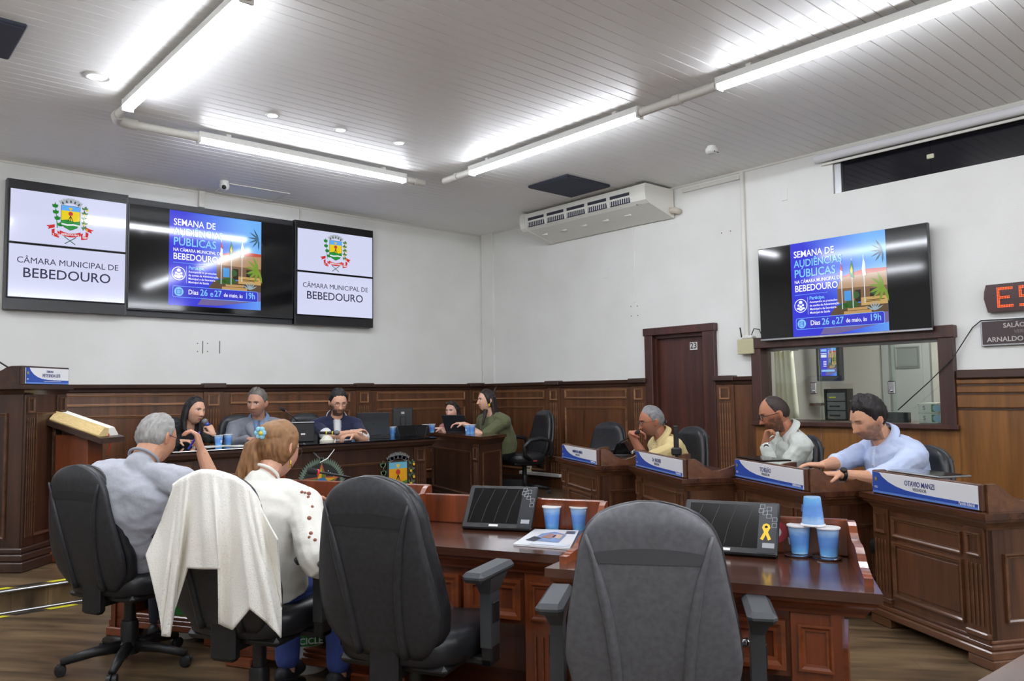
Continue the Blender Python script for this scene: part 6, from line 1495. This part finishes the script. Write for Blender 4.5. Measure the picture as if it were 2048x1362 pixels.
# touch monitors
M_glossy = mat('glossy_black', (10,10,12), .12, spec=.5)
def touch_monitor(label, bl, br, slope=.215, tilt=52, ribbon=False):
    bl = Vector(bl); br = Vector(br); d = br-bl; w = d.length
    t = thing('touch_monitor', label, 'monitor', bl, math.atan2(d.y, d.x)); a = math.radians(tilt)
    T_ = Matrix.Translation((0, 0, .012)) @ Matrix.Rotation(a, 4, 'X')
    mb = MB(); mb.T = T_; mb.box(0, w, 0, slope, -.028, 0, .005); bd = mb.obj('monitor_case', M_blk, t)
    mb = MB(); mb.T = T_; mb.box(.022, w*.8, .026, slope-.016, -.002, .0012); mb.obj('monitor_screen', M_glossy, bd)
    mb = MB(); mb.T = T_; mb.box(w*.8, w-.006, .008, slope-.008, -.002, .0016); mb.obj('side_strip', mat('strip_black', (24,26,32), .3), bd)
    mb = MB(); mb.T = T_
    grey = mat('icon_grey', (150,152,156), .5)
    for i, (x, y) in enumerate(((.83, .9), (.9, .86), (.86, .78), (.9, .72), (.96, .66), (.96, .55), (.82, .82))):
        c = (w*x, slope*y); q = .009
        mb.add([(c[0]-q, c[1]-q, .003), (c[0]+q, c[1]-q, .003), (c[0]+q, c[1]+q, .003), (c[0]-q, c[1]+q, .003), (c[0]-q+.0018, c[1]-q+.0018, .003), (c[0]+q-.0018, c[1]-q+.0018, .003), (c[0]+q-.0018, c[1]+q-.0018, .003), (c[0]-q+.0018, c[1]+q-.0018, .003)], [(0,1,5,4), (1,2,6,5), (2,3,7,6), (3,0,4,7)])
    mb.obj('icon_squares', grey, bd, kind='stuff')
    mb = MB(); mb.T = T_; mb.box(w*.85, w*.97, slope*.13, slope*.22, .0018, .0024).obj('model_badge', grey, bd); mb = MB(); mb.T = T_; mb.box(w*.4, w*.53, .01, .02, .0005, .0012).obj('maker_badge', M_white, bd)
    for k in range(4):
        x0 = w*(.1+.18*k); mb = MB(); mb.T = T_; mb.tube([(x0, .03, .0012), (x0+w*.03, slope*.5, .0012), (x0+w*.1, slope*.9, .0012)], .0007, 4); mb.obj('screen_line', mat('line_grey', (52,52,54), .4), bd)
    if ribbon:
        mb = MB(); mb.T = T_; c = (w*.88, slope*.42); k = .035; S2 = [(c[0]+k*x, c[1]+k*y) for x, y in ((-.55, -.8), (-.25, -.95), (0, -.3), (.25, -.95), (.55, -.8), (.2, 0), (.42, .5), (.3, .85), (0, 1), (-.3, .85), (-.42, .5), (-.2, 0))]
        mb.add([(x, y, .0034) for x, y in S2], [tuple(range(12))]); mb.obj('yellow_ribbon', mat('ribbon_yellow', (232,190,40), .5), bd)
        mb = MB(); mb.T = T_; mb.add([(c[0]+k*x, c[1]+k*y, .0042) for x, y in ((-.12, .45), (.12, .45), (.16, .62), (0, .75), (-.16, .62))], [(0,1,2,3,4)]); mb.obj('ribbon_hole', M_glossy, bd)
    cs, sn = math.cos(a), math.sin(a)
    MB().prism([(.02, .0), (slope*cs+.04, .0), (slope*cs+.01, slope*sn*.8), (.05, .04)], .03, w-.03, 'x').obj('stand_body', M_blk, t)
    return t
touch_monitor('black touch monitor on the desk with the magazine', tz(922, 1060, ZD), tz(1060, 1066, ZD))
br = Vector(tz(1554, 1120, ZD)); bl = br+(Vector(tz(1445, 1112, ZD))-br).normalized()*.345
touch_monitor('black touch monitor with a yellow ribbon sticker on the right foreground desk', bl, br, ribbon=True)
p = onz(1566, 1092, ZD)+Vector((.03, .03, 0)); t = thing('round_sticker', 'red round sticker on the riser beside the ribbon monitor', 'sticker', (0, 0, 0))
fd = FD['R']; Mx = Matrix.Translation(fd.location) @ Matrix.Rotation(fd.rotation_euler[2], 4, 'Z'); inv = Mx.inverted(); lx = (inv @ onz(1562, 1085, ZD)).x
mb = MB(); mb.T = Mx; mb.prism(disc(lx, ZD+.075, .04, 22), .0715, .0725, 'y'); mb.obj('sticker_disc', mat('sticker_red', (176,60,70), .5), t); mb = MB(); mb.T = Mx; mb.prism(disc(lx, ZD+.075, .02, 16), .0725, .073, 'y').obj('sticker_middle', M_white, t)
# conference microphone unit
p = Vector(tz(915, 1040, ZD)); t = thing('microphone_unit', 'black microphone unit with red light on the magazine desk', 'microphone', p, -.9)
MB().prism([(-.06, 0), (.06, 0), (.06, .035), (-.06, .02)], -.06, .07, 'x').obj('unit_base', M_blk, t); MB().box(-.045, .0, -.061, -.058, .005, .018).obj('red_light', mat('red_lit', (255,90,80), .4, emit=1.2, ec=(255,60,50)), t)
MB().tube([(.05, .04, .03), (.06, .06, .07), (.03, .03, .085), (-.0, -.0, .08)], .006, 8).obj('gooseneck', M_blk, t, True); MB().tube([(.005, .005, .081), (-.05, -.05, .075)], [.014, .019], 12).obj('foam_tip', noisy('foam_black', (26,26,28), (34,34,36), .9, nscale=200), t, True); MB().tube([(.008, .008, .081), (.016, .016, .082)], .016, 12).obj('red_ring', mat('ring_red', (190,40,50), .4, emit=.4), t, True)
# magazine
c4 = [onz(u, v, ZD+.001) for u, v in ((1027, 1091), (1140, 1100), (1158, 1064), (1070, 1061))]
t = thing('magazine', 'glossy white magazine with a printed photo on the desk', 'magazine', (c4[0].x, c4[0].y, ZD))
loc4 = [q-Vector((c4[0].x, c4[0].y, ZD)) for q in c4]
MB().loft([[q+Vector((0, 0, z)) for q in loc4] for z in (.0, .007)]).obj('magazine_pages', mat('magazine_white', (222,224,228), .25), t)
def lerp4(u, v): return loc4[0].lerp(loc4[1], u).lerp(loc4[3].lerp(loc4[2], u), v)
def patch(nm, m, pts, z=.008): MB().add([lerp4(a, b)+Vector((0, 0, z)) for a, b in pts], [tuple(range(len(pts)))]).obj(nm, m, t)
patch('cover_photo', mat('cover_blue', (120,140,176), .3), [(.2, .25), (.75, .22), (.8, .7), (.5, .85), (.28, .7)]); patch('cover_photo_brown', mat('cover_brown', (150,104,72), .3), [(.35, .45), (.55, .4), (.62, .6), (.45, .75)], .0086); patch('cover_photo_tan', mat('cover_tan', (196,166,140), .3), [(.55, .5), (.72, .42), (.74, .65), (.6, .7)], .0086); patch('cover_photo_dark', mat('cover_dark', (52,56,70), .3), [(.12, .25), (.3, .2), (.38, .4), (.2, .5)], .0086)
for k in range(3): patch('cover_headline', mat('cover_ink', (60,66,96), .4), [(.75, .75+.06*k), (.95, .75+.06*k), (.95, .78+.06*k), (.75, .78+.06*k)], .0086)
patch('cover_band', mat('cover_lightband', (206,212,222), .3), [(.25, .04), (.95, .04), (.95, .16), (.25, .16)], .0086)
p = Vector(tz(1133, 1053, ZD)); o = MB().lathe([(0, 0), (.012, 0), (.012, .012), (.006, .016), (0, .016)], 12).obj('bottle_cap', M_chrome, None, 50, loc=p); tag(o, 'tiny shiny cap between the two cups by the magazine', 'cap')
# hanging cable under the desk
Mx = Matrix.Translation(FD['L'].location) @ Matrix.Rotation(FD['L'].rotation_euler[2], 4, 'Z')
q = Mx.inverted() @ onz(1035, 1130, ZD); pts = [Mx @ Vector((q.x, .5, z)) for z in (.45, .38, .3, .2)]
o = MB().tube([pts[0], pts[1]+Vector((.004, 0, 0)), pts[2]], .003, 6).tube([pts[2], pts[2]-Vector((0, 0, .012))], .008, 8).tube([pts[2]-Vector((0, 0, .012)), pts[3]+Vector((.02, -.01, 0))], .0035, 6).obj('hanging_cable', M_blk, None, True); tag(o, 'thin cable hanging under the desk with the magazine', 'cable')

# ---- shawl over the second chair
def shawl():
    top = [(165,385),(185,370),(205,355),(225,345),(245,335),(270,322),(310,310),(360,312),(400,318),(440,330),(480,345),(520,370),(550,395),(585,440),(605,480)]
    bot = [(30,730),(95,1000),(110,1135),(150,1140),(172,1010),(240,795),(320,800),(400,800),(396,1075),(465,1105),(552,1000),(640,1072),(708,1145),(712,1000),(692,650)]
    nA, nB = 112, 36; vs = []; fs = []
    def col(a):
        x = a*(len(top)-1); i = min(int(x), len(top)-2); f_ = x-i
        if f_ < .5: g = 2*f_*f_
        else: g = 1-2*(1-f_)**2
        return [top[i][k]*(1-f_)+top[i+1][k]*f_ for k in (0, 1)], [bot[i][k]*(1-g)+bot[i+1][k]*g for k in (0, 1)]
    c0 = C3.location; rows = []
    for j in range(-8, nB+1):
        row = []
        for i in range(nA+1):
            a = i/nA; tp, bt = col(a); b = max(0, j/nB)
            bow = math.sin(PI*b)*.5
            zx = tp[0]+(bt[0]-tp[0])*(b**1.15); zy = tp[1]+(bt[1]-tp[1])*b
            u, v = 280+zx/2.512, 820+zy/2.512; xr = (u-430)/1588*2.9
            t_ = 2.885-.33*xr+(.03*math.sin(a*2*PI*3.1+1.8*b+.6)+.014*math.sin(a*2*PI*6.3+3*b)+.006*math.sin(a*2*PI*11-2*b))*min(1, .1+b*1.5)+.03*abs(a-.5)*2+.05*(1-b)**3
            if j < 0: k = -j/8; t_ += .19*math.sin(k*PI/2); v += -6*math.sin(k*PI)+150*max(0, k-.35)
            row.append(Dp(u, v, t_))
        rows.append(row)
    vs = [p for r_ in rows for p in r_]; W_ = nA+1
    for j in range(len(rows)-1):
        for i in range(nA): fs.append((j*W_+i, j*W_+i+1, (j+1)*W_+i+1, (j+1)*W_+i))
    return vs, fs
vs, fs = shawl(); o0 = Vector((C3.location.x, C3.location.y, 0)); me = bpy.data.meshes.new('shawl'); me.from_pydata([tuple(v-o0) for v in vs], [], fs)
def glitter():
    m = noisy('glitter_shawl', (236,233,224), (242,240,233), .8, nscale=6, bump=.25, bscale=160, sheen=.2); N, L, b = nodes(m)
    co = coords(m); vo = N.new('ShaderNodeTexVoronoi'); vo.inputs['Scale'].default_value = 240; L.new(co, vo.inputs['Vector'])
    n = N.new('ShaderNodeTexNoise'); n.inputs['Scale'].default_value = 5; L.new(co, n.inputs['Vector'])
    c1 = N.new('ShaderNodeMath'); c1.operation = 'LESS_THAN'; c1.inputs[1].default_value = .22; L.new(vo.outputs['Distance'], c1.inputs[0])
    sp_ = N.new('ShaderNodeSeparateColor'); L.new(vo.outputs['Color'], sp_.inputs[0]); c2 = N.new('ShaderNodeMath'); c2.operation = 'GREATER_THAN'; c2.inputs[1].default_value = .6; L.new(sp_.outputs[0], c2.inputs[0])
    mu = N.new('ShaderNodeMath'); mu.operation = 'MULTIPLY'; L.new(c1.outputs[0], mu.inputs[0]); L.new(c2.outputs[0], mu.inputs[1])
    L.new(mu.outputs[0], b.inputs['Metallic']); mr = N.new('ShaderNodeMapRange'); mr.inputs[3].default_value = .8; mr.inputs[4].default_value = .2; L.new(mu.outputs[0], mr.inputs[0]); L.new(mr.outputs[0], b.inputs['Roughness']); return m
o = mk('shawl', me, glitter(), None, True, loc=o0); md = o.modifiers.new('thick', 'SOLIDIFY'); md.thickness = .005; md.offset = 0
tag(o, 'cream glittery shawl draped over the back of a chair', 'shawl')

# ---- recycling bins
def bin_(label, p, h, r, txt):
    t = thing('recycling_bin', label, 'bin', p, 0); 
    MB().lathe([(r*.8, 0), (r*.84, .01), (r, h), (r*1.05, h+.005), (r*1.05, h+.02), (r*.97, h+.02), (r*.9, h*.9), (r*.75, .02)], 28, caps=False).obj('bin_wall', mat('bin_white', (216,216,210), .4), t, 50); MB().lathe([(0, 0), (r*.8, 0), (r*.8, .01), (0, .01)], 24).obj('bin_floor', MATS['bin_white'], t)
    a0 = math.atan2(CAM[1]-p[1], CAM[0]-p[0]); 
    def wrap(nm, m, z0, z1, da, g, n=10):
        mb = MB(); rings = []
        for k in range(n+1):
            a = a0-da+2*da*k/n; f0 = r*(.84+.16*z0/h)+g; f1 = r*(.84+.16*z1/h)+g; rings.append([(f0*math.cos(a), f0*math.sin(a), z0), (f1*math.cos(a), f1*math.sin(a), z1)])
        mb.loft(rings, False, False); return mb.obj(nm, m, t, True)
    wrap('green_label', mat('bin_green', (52,142,66), .4), h*.38, h*.92, .85, .002); wrap('white_label', mat('bin_label_white', (224,226,226), .4), h*.24, h*.38, .85, .002)
    n_ = Vector((math.cos(a0), math.sin(a0), 0)); rz = a0+PI/2; lw = mat('bin_print', (228,232,228), .4); c = n_*(r*.95+.004)
    for k in range(3):
        a = 2*PI*k/3+.5; mb = MB(); mb.T = Matrix.Translation(c+Vector((0, 0, h*.7))) @ Matrix.Rotation(rz, 4, 'Z'); R_ = h*.15
        mb.tube([(R_*math.cos(a+q), -.002, R_*math.sin(a+q)) for q in (0, .4, .8, 1.2, 1.5)], [.008, .013, .014, .012, .003], 6); mb.obj('recycle_arrow', lw, t, True)
    if txt: text('RECICLE', h*.115, lw, t, c+Vector((0, 0, h*.45)), (PI/2, 0, rz), bold=.02)
    return t
p = onz(612, 1336, 0); bin_('white recycling bin with green label under the woman in white', (p.x, p.y, 0), .36, .125, True)
p = onz(380, 1268, 0); bin_('white bin under the desk of the grey-haired man', (p.x, p.y, 0), .32, .12, False)

# ---- on the head table
def laptop(label, bc, facing, w=.34, h=.235, ang=105):
    """facing: heading the screen faces"""
    t = thing('laptop', label, 'laptop', bc, -facing)
    MB().box(-w/2, w/2, 0, .235, 0, .016, .004).obj('keyboard_base', mat('laptop_grey', (62,64,68), .4), t)
    T_ = Matrix.Translation((0, 0, .016)) @ Matrix.Rotation(math.radians(ang-90)*1.0, 4, 'X'); mb = MB(); mb.T = T_; mb.box(-w/2, w/2, -.009, 0, 0, h, .004); ld = mb.obj('lid', mat('laptop_lid', (40,44,48), .35), t)
    mb = MB(); mb.T = T_; mb.box(-w/2+.012, w/2-.012, 0, .001, .015, h-.012); mb.obj('lid_screen', screen('laptop_screen', (150,160,180), .5), ld); mb = MB(); mb.T = T_; mb.ell((0, -.0095, h*.55), (.014, .001, .014)); mb.obj('lid_badge', mat('badge_dark', (28,30,33), .3), ld)
    return t
p = tz(746, 874, ZM); laptop('dark grey laptop with its lid towards the camera on the head table', p, .35, .36, .25, 96)
p = tz(905, 863, ZM); laptop('black laptop leaning back on the side table', (p[0]-.12, p[1]-.25, p[2]), 1.2, .32, .215, 116)
p = Vector((-1.9, -.85, ZM)); p = Dp(806, 850, 9.0); t = thing('desktop_monitor', 'black desktop monitor seen from behind at the right of the head table', 'monitor', (p.x, p.y, ZM+.0), -.45)
MB().lathe([(.1, 0), (.1, .012), (.03, .018)], 18).obj('stand_foot', M_blk, t, 50); MB().box(-.02, .02, -.01, .02, .015, .22).obj('stand_neck', M_blk, t); MB().box(-.115, .115, .015, .045, .055, .305, .008).obj('monitor_back', M_blk, t); MB().box(-.03, .03, -.004, .016, .12, .2, .003).obj('mount_plate', mat('dark_grey_panel', (30,31,36), .4), t); MB().box(-.018, .018, .011, .016, .235, .26).obj('pale_sticker', M_alu, t)
for k, (u, v, rz) in enumerate(((812, 872, -.3), (838, 871, -.9))):
    p = tz(u, v, ZM); t = thing('tablet_stand', ('left', 'right')[k]+' black tablet stand at the right end of the head table', 'tablet', p, rz)
    MB().prism([(-.1, 0), (.1, 0), (.02, .11), (.0, .11)], -.1, .1, 'x').obj('stand_wedge', M_blk, t); mb = MB(); mb.T = Matrix.Rotation(.0, 4, 'X'); mb.add([(-.095, -.102, .006), (.095, -.102, .006), (.095, -.006, .115), (-.095, -.006, .115)], [(0,1,2,3)]).obj('tablet_glass', M_glossy, t)
p = tz(606, 884, ZM); t = thing('desk_monitor', 'small black desk monitor with a silver top edge on the head table', 'monitor', p, -.3)
MB().box(-.11, .11, 0, .04, .0, .185, .006).obj('monitor_back', M_blk, t); MB().box(-.11, .11, -.004, .044, .185, .196, .003).obj('silver_edge', M_alu, t); MB().box(-.02, .02, -.004, 0, .07, .085).obj('white_badge', M_white, t)
def gooseneck(label, base, pts, red=False):
    t = thing('gooseneck_microphone', label, 'microphone', base, 0); b = Vector(base)
    MB().box(-.06, .06, -.06, .06, 0, .03, .008).obj('mic_base', M_blk, t); P = [Vector((0, 0, .03))]+[Vector(q)-b for q in pts]
    MB().tube(P, .006, 8).obj('gooseneck', M_blk, t, True); d = (P[-1]-P[-2]).normalized(); MB().tube([P[-1], P[-1]+d*.05], [.014, .017], 12).obj('foam_tip', MATS['foam_black'], t, True); MB().tube([P[-1]-d*.008, P[-1]+d*.003], .0145, 12).obj('light_ring', mat('ring_red', (190,40,50), .4, emit=.4) if red else mat('ring_dull', (140,70,60), .5), t, True); return t
b = tz(615, 880, ZM); d_ = 7.9
gooseneck('long gooseneck microphone slanting left between the suit and polo men', (b[0]+.05, b[1]+.12, b[2]), [Dp(604, 850, 8.0), Dp(585, 833, 7.95), Dp(570, 822, 7.9)])
b = onz(1238, 903, .74); gooseneck('gooseneck microphone with red ring before the yellow polo man', (b.x, b.y, .735), [Dp(1240, 885, 7.0), Dp(1262, 872, 6.8), Dp(1272, 866, 6.7)], True)
b = onz(735, 962, ZD); gooseneck('gooseneck microphone with red ring at the desk of the woman in white', (onz(712, 985, ZD).x, onz(712, 985, ZD).y, ZD), [Dp(700, 955, 4.2), Dp(660, 948, 4.15), Dp(634, 944, 4.1)], True)
p = tz(654, 884, ZM); t = thing('desk_bell', 'white domed bell with a black and yellow microphone lying on it', 'bell', p)
MB().lathe([(.07, 0), (.07, .02), (.055, .03), (.05, .045), (.03, .062), (.012, .07), (0, .072)], 20).obj('bell_dome', mat('bell_cream', (210,206,190), .35), t, 40)
t = thing('handheld_microphone', 'black microphone with yellow bands lying across the white bell', 'microphone', Vector(p)+Vector((0, 0, .088)))
v = VR*1.0
MB().tube([v*-.07, v*.07], [.014, .017], 12).obj('mic_body', M_blk, t, True)
for a in (-.01, .05): MB().tube([v*a, v*(a+.012)], .0178, 12).obj('yellow_band', mat('band_yellow', (216,190,50), .5), t, True)
MB().ell(v*.095, (.03, .03, .026)).obj('mic_head', noisy('mic_grille', (96,98,100), (130,132,134), .5, nscale=150, metal=.5), t, True)
o = MB().tube([Vector(p)+VR*.08+up*.03, Dp(668, 900, 7.6)-VF*.0, Dp(655, 917, 7.5), Dp(640, 925, 7.45)], .005, 6).obj('white_cable', M_white, None, True); tag(o, 'white cable hanging over the front of the head table', 'cable')
o = MB().tube([Vector(tz(607, 889, ZM))+up*.01, Dp(625, 903, 7.5), Dp(640, 918, 7.45)], .007, 6).obj('dark_cable', mat('grey_cable', (90,90,92), .5), None, True); tag(o, 'grey cable hanging over the head table front', 'cable')
# microphone in the woman's hand
S_, E_, W_ = pW['A'][0]; hcw = W_+up*.06-VR*.03; t = thing('handheld_microphone', 'black and blue microphone held by the woman in the blazer', 'microphone', hcw)
dv = (up*.72-VR*.62-VF*.25).normalized()
MB().tube([dv*-.11, dv*.05], [.013, .017], 12).obj('mic_body', M_blk, t, True); MB().tube([dv*.03, dv*.055], .019, 12).obj('blue_band', mat('band_blue', (50,80,190), .5), t, True); MB().ell(dv*.075, (.03, .03, .03)).obj('mic_head', MATS['mic_grille'], t, True)
for u, v_, w_, lab in ((425, 893, .28, 'white papers under the cups of the woman with the microphone'), (685, 880, .2, 'papers in front of the folded arms of the polo man'), (478, 892, .18, 'small white card in front of the suited man')):
    p = tz(u, v_, ZM); o = MB().box(-w_/2, w_/2, -.1, .1, 0, .004).obj('paper_sheet', mat('paper', (214,214,210), .6), None, loc=p, rot=(0, 0, .3)); tag(o, lab, 'paper')
# ---- on the right row
p = onz(1240, 905, .74); t = thing('desk_device', 'glossy black console in front of the yellow polo man', 'device', (p.x+.02, p.y-.03, .735), .6); MB().prism([(-.09, 0), (.09, 0), (.05, .1), (-.02, .11)], -.14, .14, 'x').obj('console_case', M_glossy, t); MB().box(-.12, .1, -.1, -.09, .0, .03, .003).obj('console_foot', M_white, t)
p = Dp(1353, 905, 6.2); t = thing('phone_holder', 'black upright phone holder behind the third name plate', 'phone holder', (p.x, p.y, .735), -.9)
MB().box(-.05, .05, -.04, .04, 0, .015, .004).obj('holder_foot', M_blk, t); MB().box(-.012, .012, -.01, .01, .01, .16).obj('holder_arm', M_blk, t); MB().box(-.02, .02, -.02, .012, .12, .33, .006).obj('phone_body', M_blk, t); MB().box(-.04, .04, -.03, .02, .1, .16, .01).obj('holder_clamp', M_blk, t)
for k, a, b, lab in (('O', .05, .42, 'silver tablet resting on the riser of the nearest right desk'), ('T', -.1, .25, 'dark tablet resting on the riser of the second right desk')):
    mb = MB(); t = thing('tablet', lab, 'tablet', DESKS[k].location, DESKS[k].rotation_euler[2]); mb.box(a-.32, b-.3, .05, .25, .866, .876, .003).obj('tablet_case', M_alu if k == 'O' else M_glossy, t); MB().box(a-.31, b-.31, .06, .24, .876, .877).obj('tablet_glass', M_glossy, t)
p = onz(1306, 912, .74); o = MB().tube([p+Vector((0, 0, .06)), p+Vector((.0, -.03, .0)), p+Vector((-.05, -.12, .005)), p+Vector((-.09, -.2, .006))], .006, 6).obj('white_cable', M_white, None, True); tag(o, 'white cable on the desk before the yellow polo man', 'cable')
# desk corner cut off by the bottom right of the picture
q0, q1 = onz(1955, 1362, .735), onz(2048, 1308, .735); e = (q1-q0).normalized(); nn = Vector((e.y, -e.x, 0))
if nn.dot(VF) > 0: nn = -nn
a = q0-e*.25; b = q1+e*.5; t = thing('side_desk', 'desk corner cut off at the bottom right of the picture', 'desk')
MB().loft([[(p_.x, p_.y, z) for p_ in (a, b, b+nn*.45, a+nn*.45)] for z in (.705, .735)]).obj('desk_top', M_ftop, t); MB().loft([[(p_.x, p_.y, z) for p_ in (a+e*.06+nn*.05, b-e*.06+nn*.05, b-e*.06+nn*.4, a+e*.06+nn*.4)] for z in (0, .705)]).obj('desk_body', M_fwood, t)
